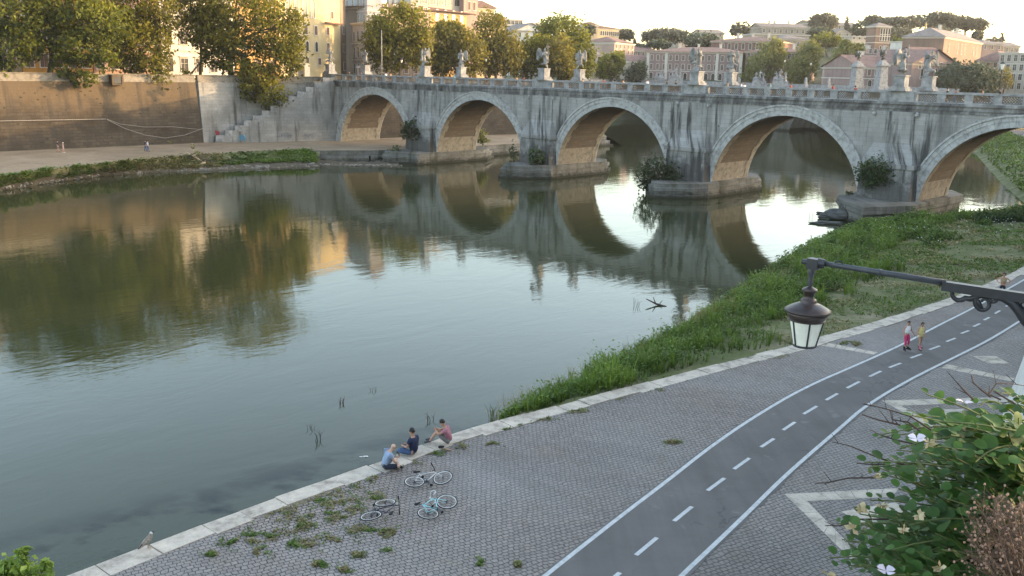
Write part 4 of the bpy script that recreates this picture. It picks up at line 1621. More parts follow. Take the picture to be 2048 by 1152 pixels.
c_lblue = cloth('light_blue_cotton', (.24, .30, .42)); c_navy = cloth('navy_cotton', (.016, .022, .055)); c_pink = cloth('faded_red_check', (.33, .14, .17))
c_dark = cloth('dark_blue_shorts', (.018, .022, .038)); c_jean = cloth('blue_denim', (.06, .10, .19)); c_grey = cloth('grey_cotton', (.16, .15, .145))
c_white = cloth('white_cotton', (.72, .70, .72)); c_mag = cloth('magenta_cotton', (.50, .045, .14)); c_yel = cloth('pale_yellow_cotton', (.58, .48, .20))
c_black = cloth('black_fabric', (.015, .015, .017)); c_red = cloth('red_fabric', (.28, .06, .06)); c_tan = cloth('tan_leather', (.30, .20, .12)); c_khaki = cloth('khaki_fabric', (.3, .25, .17)); c_pinkskate = cloth('pink_plastic', (.55, .16, .22)); c_teal = cloth('teal_fabric', (.1, .24, .26))

# -- man in light blue, cross-legged with back to the camera-left, bent over a phone
J = dict(pelvis=arr(0, 0, .11), chest=arr(0, .12, .42), neck=arr(0, .20, .575), head=arr(0, .29, .70), face=arr(0, .75, -.65).normalized())
for s, k in ((1, 'R'), (-1, 'L')):
    J['sh' + k] = arr(.19 * s, .14, .52); J['el' + k] = arr(.25 * s, .26, .29); J['wr' + k] = arr(.07 * s, .42, .31); J['hd' + k] = arr(-.5 * s, .5, .25)
    J['hp' + k] = arr(.10 * s, .03, .10); J['kn' + k] = arr(.33 * s, .38, .16); J['an' + k] = arr(-.08 * s, .46, .07); J['to' + k] = arr(-.2 * s, .50, .045)
p = gz(769, 938, QZ + .03)
def phone(t):
    mb = MB(); mb.box((0, .49, .33), (.075, .012, .14)); mb.build('phone', M['iron'], t)
    # sunglasses
    mb = MB(); mb.tube([(-.075, .36, .705), (-.04, .385, .70), (.04, .385, .70), (.075, .36, .705)], .014, 5); mb.build('sunglasses', M['iron'], t)
person('bald person in a light blue T-shirt sitting on the kerb bent over a phone', J, (p.x, p.y, QZ + .03), radians(-62), 1.12, shirt=((c_lblue, 'shirt'), .6, -.12), pants=(c_dark, .95), shoes=c_black, hair=None, skin=SKINL, extra=phone, group='people sitting on the kerb')

J = dict(pelvis=arr(0, 0, .11), chest=arr(0, .02, .45), neck=arr(0, .05, .62), head=arr(0, .07, .77), face=arr(.1, 1, -.05).normalized())
for s, k in ((1, 'R'), (-1, 'L')):
    J['sh' + k] = arr(.19 * s, .02, .56); J['el' + k] = arr(.25 * s, .12, .31); J['wr' + k] = arr(.12 * s, .33, .27); J['hd' + k] = arr(-.3 * s, .7, -.1)
    J['hp' + k] = arr(.10 * s, .03, .10); J['kn' + k] = arr(.33 * s, .40, .17); J['an' + k] = arr(-.08 * s, .47, .07); J['to' + k] = arr(-.2 * s, .51, .045)
p = gz(828, 909, QZ + .03)
person('dark haired person in a navy T-shirt and jeans sitting cross-legged on the kerb, back turned', J, (p.x, p.y, QZ + .03), radians(62), 1.12, shirt=((c_navy, 'shirt'), .6, -.12), pants=(c_jean, 1.85), shoes=c_black, hair='short', group='people sitting on the kerb')

J = dict(pelvis=arr(0, 0, .11), chest=arr(0, .10, .43), neck=arr(0, .17, .59), head=arr(0, .24, .73), face=arr(0, 1, -.15).normalized())
for s, k in ((1, 'R'), (-1, 'L')):
    J['sh' + k] = arr(.19 * s, .12, .54); J['el' + k] = arr(.24 * s, .34, .40); J['wr' + k] = arr(.06 * s, .50, .50); J['hd' + k] = arr(-.7 * s, .2, .1)
    J['hp' + k] = arr(.10 * s, .03, .11); J['kn' + k] = arr(.13 * s, .43, .43); J['an' + k] = arr(.11 * s, .68, .09); J['to' + k] = arr(.12 * s, .83, .045)
p = gz(899, 887, QZ + .03)
person('person in a faded red shirt and grey shorts hugging the knees on the kerb', J, (p.x, p.y, QZ + .03), radians(84), 1.10, shirt=((c_pink, 'shirt'), .6, -.12), pants=(c_grey, .8), shoes=cloth('dark_trainers', (.05, .05, .06)), hair='short', group='people sitting on the kerb')

# shoes put down beside him
for k, (px_, py_, col, lab) in enumerate(((881, 896, c_black, 'black shoe standing empty on the kerb beside the person in grey shorts'), (894, 900, c_tan, 'tan sandal lying on the kerb edge beside the black shoe'))):
    p = gz(px_, py_, QZ + .02)
    V, E = limb_cloth([arr(-.10, 0, .05), arr(0, 0, .045), arr(.10, .01, .035), arr(.16, .01, .03)], [.055, .05, (.05, .035), (.04, .025)])
    o = mesh_obj('shoe' if k == 0 else 'sandal', skin_mesh('shoe', V, E, 1), col)
    o.location = (p.x, p.y, QZ + .02); o.rotation_euler = (0, 0, radians(20 - 40 * k)); o.scale = (1.0, 1.2, 1.0 - .4 * k)
    tag(o, lab, 'shoe')

# -- two children on roller skates, hand in hand
def skates(J, mat):
    def f(t):
        for k in 'RL':
            an, to = J['an' + k], J['to' + k]
            d = (to - an); d.z = 0; d.normalize()
            V, E = limb_cloth([an + arr(0, 0, .16), an + arr(0, 0, .03), an.lerp(to, .6) + arr(0, 0, .01), to + d * .05 + arr(0, 0, .015)], [.058, .062, (.055, .05), (.045, .04)])
            b = mesh_obj('skate', skin_mesh('skate', V, E, 1), mat, t)
            mb = MB()
            mb.obox(an - d * .07 - arr(.01, .01, 0) + arr(0, 0, -.075), d * .30, Vector((d.y, -d.x, 0)) * .02, (0, 0, .06))
            mb.build('skate_frame', M['ironlt'], b)
            for q in range(4):
                c = an + d * (-.05 + .085 * q) + arr(0, 0, -.085)
                mb = MB(); sd_ = Vector((d.y, -d.x, 0)) * .014
                mb.tube([c - sd_, c + sd_], .038, 10); mb.build('wheel', c_black, b)
    return f
J = standing(); 
J['anR'] += arr(.06, .05, 0); J['toR'] += arr(.10, .05, 0); J['anL'] += arr(-.10, -.05, 0); J['toL'] += arr(-.14, -.05, 0); J['knR'] += arr(.03, .05, 0); J['knL'] += arr(-.04, .02, 0)
J['elL'] = arr(-.30, .02, 1.16); J['wrL'] = arr(-.44, .10, .95); J['elR'] = arr(.27, -.06, 1.15); J['wrR'] = arr(.27, .02, .90)
p = gz(1810, 703, QZ)
kd = radians(180 + 24)
person('child in a white vest and magenta leggings on black roller skates', J, (p.x, p.y, QZ + .115), kd, .88, shirt=((c_white, 'vest'), .5, .02, True), pants=(c_mag, 1.55, 'leggings'), hair='short', hairmat=HAIRB, extra=skates(J, c_black), group='children skating on the cycle path')
J = standing(.12)
J['elR'] = arr(.27, .02, 1.17); J['wrR'] = arr(.36, .10, .97); J['elL'] = arr(-.27, -.06, 1.15); J['wrL'] = arr(-.33, .02, .92)
J['anL'] += arr(-.08, -.1, .04); J['toL'] += arr(-.12, -.08, .03)
p = gz(1838, 702, QZ)
person('smaller child in a yellow top with bare legs on pink roller skates', J, (p.x, p.y, QZ + .11), kd - .15, .83, shirt=((c_yel, 'top'), .5, -.3, True), pants=(c_yel, .25, 'shorts'), hair='long', hairmat=HAIRB, extra=skates(J, c_pinkskate), group='children skating on the cycle path')

# -- runner farther up the path, elbows out
J = standing(.1)
for s, k in ((1, 'R'), (-1, 'L')):
    J['el' + k] = arr(.42 * s, .0, 1.25); J['wr' + k] = arr(.26 * s, .12, 1.08); J['hd' + k] = arr(-.6 * s, .3, 0)
p = gz(2002, 598, QZ)
person('distant bare-armed person on the cycle path, elbows out, above the lamp bracket', J, (p.x, p.y, QZ + .01), radians(150), 1.0, shirt=((c_tan, 'top'), .3, .1, True), pants=(c_dark, .6), shoes=c_black, hair='long', hairmat=HAIRB)

# -- walkers on the far quay
J = standing(.14, .08)
p = gz(116, 305, FQ + .05)
person('person in a dark top on the far quay, left of the pair with the pram', J, (p.x, p.y, FQ + .08), radians(-60), 1.05, shirt=((c_navy, 'shirt'), .6, -.1), pants=(c_grey, .9), shoes=c_black, hair='short', hands=False, detail=False, group='people walking on the far quay')
J = standing(.12, .05)
p = gz(127, 306, FQ + .05)
person('person in a pale pink top and white hat on the far quay', J, (p.x, p.y, FQ + .08), radians(-60), .92, shirt=((cloth('dusty_pink', (.42, .28, .27)), 'shirt'), .6, -.2), pants=(cloth('dusty_pink', (.42, .28, .27)), .9), shoes=c_white, hair='short', hairmat=c_white, hands=False, detail=False, group='people walking on the far quay')
J = standing(.1, .05)
p = gz(291, 303, FQ + .05)
person('person in dark clothing half hidden beside the white shirted walker', J, (p.x, p.y, FQ + .08), radians(-50), 1.0, shirt=((c_navy, 'shirt'), .6, -.1), pants=(c_jean, 1.9), shoes=c_black, hair='short', hands=False, detail=False, group='people walking on the far quay')
p = gz(296, 303.5, FQ + .05)
person('person in a white shirt and blue jeans on the far quay path', J, (p.x, p.y, FQ + .08), radians(-50), 1.0, shirt=((c_white, 'shirt'), .6, -.1), pants=(c_jean, 1.9), shoes=c_black, hair='short', hands=False, detail=False, group='people walking on the far quay')

# -- the crowd crossing the bridge: a few outfits, copied
protos = []
outfits = [(c_red, c_jean, HAIR, 'red top'), (c_navy, c_grey, HAIR, 'navy top'), (c_white, c_jean, HAIRB, 'white top'), (c_tan, c_black, HAIR, 'tan top'), (c_teal, c_khaki, HAIRB, 'teal top'), (c_black, c_black, HAIR, 'black clothes')]
spots = [(-52, 2), (-47, 4), (-43, 1.8), (-38, 3), (-26, 2), (-22, 6), (-17.5, 1.6), (-12, 3), (-9, 1.5), (3.2, 1.6), (6.5, 2.5), (11, 1.4), (15.3, 1.5), (17, 4), (20, 1.8), (28.5, 1.5), (30.2, 2.2), (31.2, 1.3), (34.8, 1.6), (37, 3), (43.5, 1.5), (46.2, 1.9), (57.4, 1.3), (58.0, 2.2), (61, 2.0), (63, 1.5), (-56, 2.2)]
fixed = {12: 2, 20: 0, 22: 5, 16: 2, 18: 4, 6: 5, 3: 1, 9: 3}
order = ['nearest the far bank', 'above the first arch', 'above the second arch', 'above the third arch', 'above the fourth arch', 'above the fifth arch']
R = random.Random(21)
used = {}
for i, (s, w) in enumerate(spots):
    k = fixed.get(i, R.randrange(6))
    a = int((s + 60) // 28)
    pos = B(s, w, 13.62)
    arch = ['first', 'second', 'third', 'fourth', 'fifth'][max(0, min(4, a))]
    n_ = used.get((k, arch), 0); used[(k, arch)] = n_ + 1
    lab = 'person in %s crossing the bridge above the %s arch from the far bank' % (outfits[k][3], arch)
    if n_: lab = 'person in %s on the bridge above the %s arch, %s to the right' % (outfits[k][3], arch, ['next one', 'second one', 'third one', 'fourth one'][n_ - 1])
    ex = next((q for q in protos if q[0] == k), None)
    rz = BRZ + (pi / 2 if R.random() < .5 else -pi / 2) + R.uniform(-.5, .5)
    if ex is None:
        t = person(lab, standing(.15 if k % 2 else .05, .06), pos, rz, 1.0, shirt=((outfits[k][0], 'shirt'), .6, -.1), pants=(outfits[k][1], 1.9 if k % 2 == 0 else .9), shoes=c_black, hair='short' if k % 3 else 'long', hairmat=outfits[k][2], hands=False, detail=False, group='people crossing the bridge')
        protos.append((k, t))
    else:
        t = copy_tree(ex[1])
        t.location = pos; t.rotation_euler = (0, 0, rz)
        t['label'] = lab
        t.scale = (1, 1, R.uniform(.93, 1.05))

# ================================================================== BICYCLES
def bicycle(label, rear, front, side, frame_mat, bar, steer=0.0, tilt=8, rimmat=None, seatmat=None, dz=0.0):
    h = front - rear; h.z = 0; h.normalize()
    lft = Vector((-h.y, h.x, 0)) * side
    X, Z = h, (lft * cos(radians(tilt)) + Vector((0, 0, sin(radians(tilt)))))
    Y = Z.cross(X)
    rot = Matrix((X, Y, Z)).transposed().to_4x4()
    t = bpy.data.objects.new('bicycle', None); COL.objects.link(t); t['_loc'] = (0, 0, 0)
    tag(t, label, 'bicycle', 'bicycles lying on the quay')
    r = .335
    RA, FA, BB = arr(0, 0, r), arr(1.0, 0, r), arr(.42, 0, .28)
    ST, HT, HB = arr(.27, 0, .80), arr(.80, 0, .82), arr(.84, 0, .68)
    ax = (HB - HT).normalized()
    SR = Matrix.Rotation(steer, 4, ax)
    def st(p): return HT + (SR @ (Vector(p) - HT))
    mb = MB()
    for a, b, w in ((ST, BB, .017), (ST + arr(.01, 0, -.06), HT + arr(0, 0, -.03), .016), (BB, HB, .019), (HT, HB, .02)):
        mb.tube([a, b], w, 8)
    for s in (-1, 1):
        mb.tube([BB + arr(0, .03 * s, 0), RA + arr(0, .05 * s, 0)], .009, 6)
        mb.tube([ST + arr(.01, .015 * s, -.05), RA + arr(0, .05 * s, 0)], .008, 6)
    mb.build('frame', frame_mat, t, True)
    mb = MB()
    for s in (-1, 1):
        mb.tube([st(HB + arr(0, .04 * s, 0)), st(HB.lerp(FA, .5) + arr(0, .048 * s, 0)), st(FA + arr(0, .05 * s, 0))], .011, 6)
    mb.build('fork', frame_mat, t, True)
    def wheel(c, fr):
        tr = MB(); ri = MB(); sp = MB()
        n_ = 30
        f = fr
        tr.tube([f(c + arr(r * cos(2 * pi * i / n_), 0, r * sin(2 * pi * i / n_))) for i in range(n_ + 1)], .017, 6, cap=False)
        ri.tube([f(c + arr((r - .028) * cos(2 * pi * i / n_), 0, (r - .028) * sin(2 * pi * i / n_))) for i in range(n_ + 1)], .015, 6, cap=False)
        for i in range(18):
            a = 2 * pi * i / 18
            sp.tube([f(c + arr(0, .03 * (-1) ** i, 0)), f(c + arr((r - .03) * cos(a), 0, (r - .03) * sin(a)))], .0022, 3, cap=False)
        sp.tube([f(c + arr(0, -.05, 0)), f(c + arr(0, .05, 0))], .018, 8)
        w_ = tr.build('wheel', c_black, t, True)
        ri.build('rim', rimmat or M['rim'], w_, True)
        sp.build('hub', M['ironlt'], w_)
    wheel(RA, lambda p: p)
    wheel(FA, st)
    mb = MB()
    mb.tube([ST, ST + arr(-.035, 0, .13)], .013, 6)
    mb.build('seat_post', M['ironlt'], t)
    V = [(.14, .93, .03), (.05, .935, .04), (-.06, .945, .075), (-.12, .95, .06)]
    mesh_obj('saddle', skin_mesh('saddle', [(.27 - .05 + x, 0, z, w * .5, .028) if False else (.22 + x, 0, z, .03, w) for x, z, w in V], [(0, 1), (1, 2), (2, 3)], 1), seatmat or c_black, t)
    mb = MB()
    S = HT + arr(-.015, 0, .07)
    mb.tube([st(HT), st(S), st(S + arr(.08, 0, .01))], .014, 6)
    if bar == 'drop':
        for s in (-1, 1):
            q = [S + arr(.08, 0, .01), S + arr(.09, .19 * s, .01)] + [S + arr(.09 + .09 * sin(a) + .02, .20 * s, .01 - .075 + .075 * cos(a)) for a in [i * pi / 6 for i in range(1, 7)]] + [S + arr(.0, .205 * s, -.14)]
            mb.tube([st(p) for p in q], .014, 6)
    else:
        q = [S + arr(.03, -.30, .03), S + arr(.07, -.1, .02), S + arr(.08, 0, .01), S + arr(.07, .1, .02), S + arr(.03, .30, .03)]
        mb.tube([st(p) for p in q], .013, 6)
    hb = mb.build('handlebar', {'drop': M['rim'], 'flat': c_black}[bar], t, True)
    if bar == 'flat':
        for s in (-1, 1):
            mb = MB(); mb.tube([st(S + arr(.045, .2 * s, .027)), st(S + arr(.03, .31 * s, .03))], .022, 8); mb.build('grip', c_black, hb)
    mb = MB()
    mb.tube([BB + arr(0, -.055, 0), BB + arr(0, .055, 0)], .02, 8)
    mb.tube([BB + arr(0, .03, 0), BB + arr(0, .036, 0)], .095, 18)
    mb.tube([RA + arr(0, .03, 0), RA + arr(0, .036, 0)], .05, 12)
    mb.tube([BB + arr(0, .033, .09), RA + arr(0, .033, .045)], .005, 4); mb.tube([BB + arr(0, .033, -.09), RA + arr(0, .033, -.045)], .005, 4)
    d = arr(.75, 0, -.65).normalized() * .17
    mb.tube([BB + arr(0, .06, 0), BB + d + arr(0, .075, 0)], .011, 6); mb.tube([BB + arr(0, -.06, 0), BB - d + arr(0, -.075, 0)], .011, 6)
    ck = mb.build('crankset', M['ironlt'], t)
    for s in (1, -1):
        mb = MB(); c = BB + d * s + arr(0, .115 * s, 0)
        mb.box((c.x, c.y, c.z - .012), (.09, .075, .024)); mb.build('pedal', c_black, ck)
    # lay it down
    zmin = 9e9
    allm = []
    def rec(o):
        for ch in o.children:
            allm.append(ch); rec(ch)
    rec(t)
    for o in allm:
        for v in o.data.vertices:
            zmin = min(zmin, (rot @ v.co).z)
    t.matrix_world = Matrix.Translation((rear.x, rear.y, QZ - zmin + dz)) @ rot
    off = (rot @ RA)
    t.location = (rear.x - off.x, rear.y - off.y, QZ - zmin + dz)
    return t
silver = m_plain('silver_paint', (.55, .54, .54), .35, .1, 4, .3, .5)
darkpaint = m_plain('dark_violet_paint', (.035, .032, .06), .4, .2, 4, .1, .5)
mint = m_plain('pale_turquoise_paint', (.30, .58, .60), .35, .1, 4, .0, .5)
bicycle('silver bicycle with flat handlebar lying nearest to the sitting people', gz(829, 964, QZ + .2), gz(876, 958, QZ + .2), 1, silver, 'flat', .3, 7)
bicycle('dark violet bicycle lying in the weeds, the one on the left', gz(742, 1033, QZ + .2), gz(776, 1001, QZ + .2), -1, darkpaint, 'flat', .1, 9)
bicycle('pale turquoise racing bicycle with drop handlebar lying on the cobbles', gz(856, 1028, QZ + .15), gz(897, 1003, QZ + .15), 1, mint, 'drop', .22, 7, M['rim'])

# ================================================================== GULL
p = gz(296, 1096, QZ + .02)
g_ = thing('seagull', 'mottled brown young seagull standing on the kerb at the water', 'bird', (p.x, p.y, QZ + .02))
g_['_loc'] = (0, 0, 0)
fm = NG('mottled_plumage')
fm_col = fm.ramp(fm.noise(fm.obj(), 38, 3), [(.35, (.10, .075, .055)), (.6, (.36, .30, .25))])
plum = fm.fin(fm_col, .8)
headm = m_plain('pale_plumage', (.55, .52, .50), .8, .15, 20)
V = [(-.17, 0, .17, .035, .03), (-.09, 0, .22, .075, .07), (.02, 0, .28, .095, .09), (.09, 0, .35, .082, .078), (.105, 0, .41, .056, .056), (.12, 0, .455, .05, .05), (.14, 0, .485, .038, .038)]
mesh_obj('body', skin_mesh('body', V, [(i, i + 1) for i in range(6)], 1), plum, g_)
V = [(.107, 0, .415, .056), (.121, 0, .458, .054), (.142, 0, .486, .042)]
mesh_obj('head', skin_mesh('head', V, [(0, 1), (1, 2)], 1), headm, g_)
mb = MB(); mb.tube([(.165, 0, .475), (.20, 0, .47), (.23, 0, .457)], [.016, .012, .004], 6); mb.build('beak', c_black, g_)
for s in (-1, 1):
    mb = MB()
    V = [(.09, .075 * s, .30, .02, .055), (-.02, .09 * s, .25, .02, .06), (-.14, .065 * s, .16, .015, .04), (-.27, .02 * s, .06, .01, .015)]
    mesh_obj('wing', skin_mesh('wing', V, [(0, 1), (1, 2), (2, 3)], 1), plum, g_)
    mb = MB(); mb.tube([(.0, .035 * s, .2), (.01, .035 * s, .11), (.0, .035 * s, .015)], .009, 5)
    mb.poly([(-.02, .035 * s, .008), (.06, .005 * s, .006), (.075, .035 * s, .006), (.06, .07 * s, .006)]); mb.build('leg', c_tan, g_)
    mb = MB(); mb.blob((.152, .038 * s, .475), (.008, .006, .008), 1, 0, 4); mb.build('eye', EYE, g_)
mb = MB(); mb.poly([(-.15, -.04, .16), (-.15, .04, .16), (-.30, .03, .05), (-.30, -.03, .05)]); mb.build('tail', c_black, g_)
g_.rotation_euler = (0, 0, radians(40))
g_.scale = (.98, .98, .98)

# ================================================================== LANTERN ON ITS WALL BRACKET
wd = (WF[2] - WF[1]).normalized()
wn = Vector((wd.y, -wd.x, 0))             # into the wall
LD = 13.1
Ltip = gy(1607, 525, LD)                  # joint over the lantern
Lend = gv(2048, 588, (Ltip.x, Ltip.y), (wn.x, wn.y))
bd = (Lend - Ltip).normalized()
br = thing('lamp_bracket', 'long black iron bracket with scrolls reaching in from the embankment wall', 'bracket', Ltip)
def along_b(px_, py_):
    return gv(px_, py_, (Ltip.x, Ltip.y), (wn.x, wn.y))
mb = MB()
mb.tube([along_b(1648, 527), along_b(1760, 545), along_b(1892, 566)], [.036, .041, .044], 12)
mb.tube([along_b(1755, 544), along_b(1762, 545.5)], .050, 12)
mb.build('tube_arm', M['ironlt'], br, True)
mb = MB()
mb.lathe([(.02, 0), (.055, .02), (.065, .07), (.05, .12), (.03, .16)], (0, 0, 0), 12)
o = mb.build('end_knob', M['iron'], br, True)
o.data.transform(Matrix.Translation(Vector((0, 0, 0)) + (along_b(1606, 523.5) - Ltip)) @ Vector((0, 0, 1)).rotation_difference(along_b(1590, 521) - along_b(1606, 523.5)).to_matrix().to_4x4())
mb = MB()
c = along_b(1628, 526)
mb.tube([along_b(1604, 523), along_b(1620, 525)], [.035, .045], 10)
mb.box((c.x, c.y, c.z - .085), (.16, .14, .15), BRZ)
mb.tube([along_b(1636, 526), along_b(1650, 528)], [.075, .06], 10)
mb.build('joint_box', M['iron'], br)
mb = MB()
a = along_b(1885, 567); b = along_b(2048, 591); e_ = b + (b - a) * .55
sdv = Vector((wd.x, wd.y, 0)) * .06
for k in range(1):
    mb.obox(a - sdv - Vector((0, 0, .085)), (e_ - a), sdv * 2, (0, 0, .12))
mb.build('bar', M['iron'], br)
def spiral(cx, cy, r0, r1, a0, a1, n_=26):
    out = []
    for i in range(n_ + 1):
        f = i / n_
        a = a0 + (a1 - a0) * f
        r = r0 + (r1 - r0) * f
        out.append((cx + r * cos(a), cy + r * sin(a)))
    return out
def scroll(pts, r, n_=7):
    mb.tube([along_b(x, y) for x, y in pts], r, n_)
mb = MB()
scroll([(2075, 660), (2052, 640), (2040, 622), (2026, 606), (2008, 596), (1985, 590), (1965, 589)] , [.085, .075, .07, .065, .055, .05, .045])
scroll([(1968, 589), (1955, 592), (1940, 598)] + spiral(1917, 585, 17, 6, .7, 6.3), [.04] * 3 + [.036 - .0008 * i for i in range(27)])
scroll([(1960, 590)] + spiral(1968, 606, 21, 5, -1.2, -9.0, 34), [.04] + [.042 - .0007 * i for i in range(35)])
scroll([(2000, 594)] + spiral(1986, 597, 8, 3, .2, 7, 16), .025)
scroll([(2062, 626)] + spiral(2050, 612, 16, 5, 1.2, 8, 26), .03)
scroll([(1952, 598), (1958, 606), (1962, 616)], .03)
scroll([(2022, 590), (2023, 600)], .022)
mb.build('scroll', M['iron'], br, True)
mb = MB()
scroll([(1668, 528), (1672, 523), (1680, 522), (1686, 527)], .012, 5)
mb.build('hook', M['iron'], br)
mb = MB()
pA = e_ + Vector((0, 0, -.9))
mb.obox(e_ - sdv * 3 - Vector((0, 0, 1.1)), wn * .12, sdv * 6, (0, 0, 1.6))
mb.build('wall_plate', M['iron'], br)

ln = thing('hanging_lantern', 'browned metal lantern with frosted panes hanging from the iron bracket', 'lantern', (Ltip + bd * .10 - Vector((0, 0, 1.3))))
lc = along_b(1624, 530)
PX = (lc - CAM).length / PXF * 1.0          # metres per pixel here
LT = lc.z
def lz(y):
    return gv(1618, y, (Ltip.x, Ltip.y), (wn.x, wn.y)).z
x0, y0 = lc.x, lc.y
zb = lz(693)
ln.location = (x0, y0, zb); ln['_loc'] = (x0, y0, zb)
mb = MB()
prof = [(.05, lz(532)), (.05, lz(538)), (.075, lz(543)), (.05, lz(549)), (.04, lz(560)), (.055, lz(566)), (.035, lz(571)), (.05, lz(575)), (.045, lz(578))]
mb.lathe([(r * .8, z) for r, z in sorted(prof, key=lambda q: q[1])], (x0, y0, 0), 12)
mb.build('hanger', M['ironlt'], ln, True)
mb = MB()
prof = [(.02, 571), (.06, 575), (.105, 578), (.11, 581), (.085, 584), (.075, 590), (.06, 594), (.10, 598), (.115, 602), (.115, 606), (.17, 608), (.24, 613), (.32, 619.5), (.325, 623), (.29, 623.5)]
mb.lathe([(r, lz(y)) for r, y in reversed(prof)], (x0, y0, 0), 28)
mb.build('cap', M['copper'], ln, True)
mb = MB()
mb.lathe([(.245, lz(638)), (.262, lz(636)), (.278, lz(631)), (.30, lz(624)), (.28, lz(624))], (x0, y0, 0), 28)
mb.lathe([(.255, lz(641)), (.255, lz(638.5))], (x0, y0, 0), 28)
cr = mb.build('collar', M['copper'], ln, True)
mb = MB()
for i in range(22):
    a = 2 * pi * i / 22
    q = Vector((x0 + .278 * cos(a), y0 + .278 * sin(a), lz(634)))
    mb.box((q.x, q.y, q.z - .012), (.02, .04, .03), a)
mb.build('stud', M['iron'], cr)
NP = 6
rt, rb_ = .235, .155
zt, zbb = lz(641), lz(691)
rz0 = .42
for i in range(NP):
    a0, a1 = rz0 + 2 * pi * i / NP, rz0 + 2 * pi * (i + 1) / NP
    mb = MB()
    nn_ = 4
    for k in range(nn_):
        b0, b1 = a0 + (a1 - a0) * k / nn_, a0 + (a1 - a0) * (k + 1) / nn_
        mb.quad((x0 + rb_ * cos(b0), y0 + rb_ * sin(b0), zbb), (x0 + rb_ * cos(b1), y0 + rb_ * sin(b1), zbb), (x0 + rt * cos(b1), y0 + rt * sin(b1), zt), (x0 + rt * cos(b0), y0 + rt * sin(b0), zt))
    mb.build('pane', M['frost'], ln, True)
    mb = MB()
    mb.tube([(x0 + (rb_ + .004) * cos(a0), y0 + (rb_ + .004) * sin(a0), zbb), (x0 + (rt + .004) * cos(a0), y0 + (rt + .004) * sin(a0), zt)], .013, 6)
    mb.build('frame_bar', M['iron'], ln)
mb = MB()
mb.lathe([(.10, zbb - .018), (.165, zbb - .018), (.172, zbb - .005), (.17, zbb + .012), (.15, zbb + .012)], (x0, y0, 0), 28)
mb.build('base_ring', M['iron'], ln, True)

# ================================================================== VEGETATION
def leaf_cloud(mb, lobes, count, size, R, clump=10, m=0, flat=0.0, up=0.25, gap=0.0, spread=0.16):
    """leaf sprays gathered in clumps through the shell of each lobe; lobes: (centre, radii)"""
    vols = [max(.01, (l[1][0] * l[1][1] * l[1][2]) ** (2 / 3)) for l in lobes]
    tot = sum(vols)
    mb.usetone = True
    V, F, T = mb.v, mb.f, mb.tone
    for (c, r), vol in zip(lobes, vols):
        nc = max(2, int(count * vol / tot / clump))
        for _ in range(nc):
            z = R.uniform(-1, 1); a = R.uniform(0, 2 * pi)
            q = sqrt(1 - z * z)
            d = Vector((q * cos(a), q * sin(a), z))
            wob = 1 + .28 * mnoise.noise(d * 2.1 + Vector(c) * .37)
            if gap and mnoise.noise(d * 2.6 + Vector(c) * .61) < -gap:
                continue
            rad = (R.uniform(.3, 1.0) ** .45) * wob
            cc = Vector((c[0] + d.x * r[0] * rad, c[1] + d.y * r[1] * rad, c[2] + d.z * r[2] * rad))
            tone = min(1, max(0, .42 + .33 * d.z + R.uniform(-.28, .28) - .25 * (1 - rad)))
            cs = spread * (r[0] + r[1] + r[2]) / 3
            for k in range(clump):
                p = cc + Vector((R.gauss(0, cs), R.gauss(0, cs), R.gauss(0, cs * .7)))
                n_ = Vector((R.gauss(0, 1), R.gauss(0, 1), R.gauss(0, 1) + up)) + d * .8
                n_.normalize()
                t = n_.cross(Vector((R.gauss(0, 1), R.gauss(0, 1), R.gauss(0, 1))))
                if t.length < .01: continue
                t.normalize()
                b = n_.cross(t)
                s = size * R.uniform(.55, 1.3)
                o = len(V)
                V.extend((tuple(p - t * s * .55), tuple(p + b * s * .36 + n_ * s * .1), tuple(p + t * s * .6), tuple(p - b * s * .36 + n_ * s * .1)))
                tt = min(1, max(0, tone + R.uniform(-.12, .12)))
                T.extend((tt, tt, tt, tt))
                F.append((o, o + 1, o + 2, o + 3)); mb.m.append(m)

def limbs(mb, base, fork, lobes, r0, R, n=7):
    base, fork = Vector(base), Vector(fork)
    mid = base.lerp(fork, .5) + Vector((R.uniform(-.3, .3), R.uniform(-.3, .3), 0)) * r0 * 2
    mb.tube([base - Vector((0, 0, .3)), base + Vector((0, 0, .4)), mid, fork], [r0 * 1.35, r0 * 1.08, r0 * .9, r0 * .75], 9)
    for c, r in lobes:
        c = Vector(c)
        m1 = fork.lerp(c, .5) + Vector((R.uniform(-.4, .4), R.uniform(-.4, .4), R.uniform(0, .8))) * (c - fork).length * .15
        mb.tube([fork - Vector((0, 0, .2)), m1, c], [r0 * .55, r0 * .34, r0 * .10], 6)
        for _ in range(4):
            e_ = c + Vector((R.uniform(-1, 1) * r[0], R.uniform(-1, 1) * r[1], R.uniform(-.8, 1) * r[2])) * .75
            mb.tube([m1.lerp(c, R.uniform(.2, .9)), m1.lerp(e_, .7) + Vector((0, 0, .3)), e_], [r0 * .2, r0 * .11, r0 * .03], 4, cap=False)

def tree(name, label, base, lobes, count, size, leafmat, r0=.35, fork=None, group=None, seed=1, gap=.18, clump=10, cat='tree', up=.25, spread=.16):
    R = random.Random(seed)
    t = thing(name, label, cat, base, group)
    if fork is None:
        fork = Vector(base).lerp(sum((Vector(l[0]) for l in lobes), Vector()) / len(lobes), .55)
    mb = MB(); limbs(mb, base, fork, lobes, r0, R)
    mb.build('trunk', M['bark'], t, True)
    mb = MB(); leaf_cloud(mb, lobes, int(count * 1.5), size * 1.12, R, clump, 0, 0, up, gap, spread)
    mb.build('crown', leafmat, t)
    return t

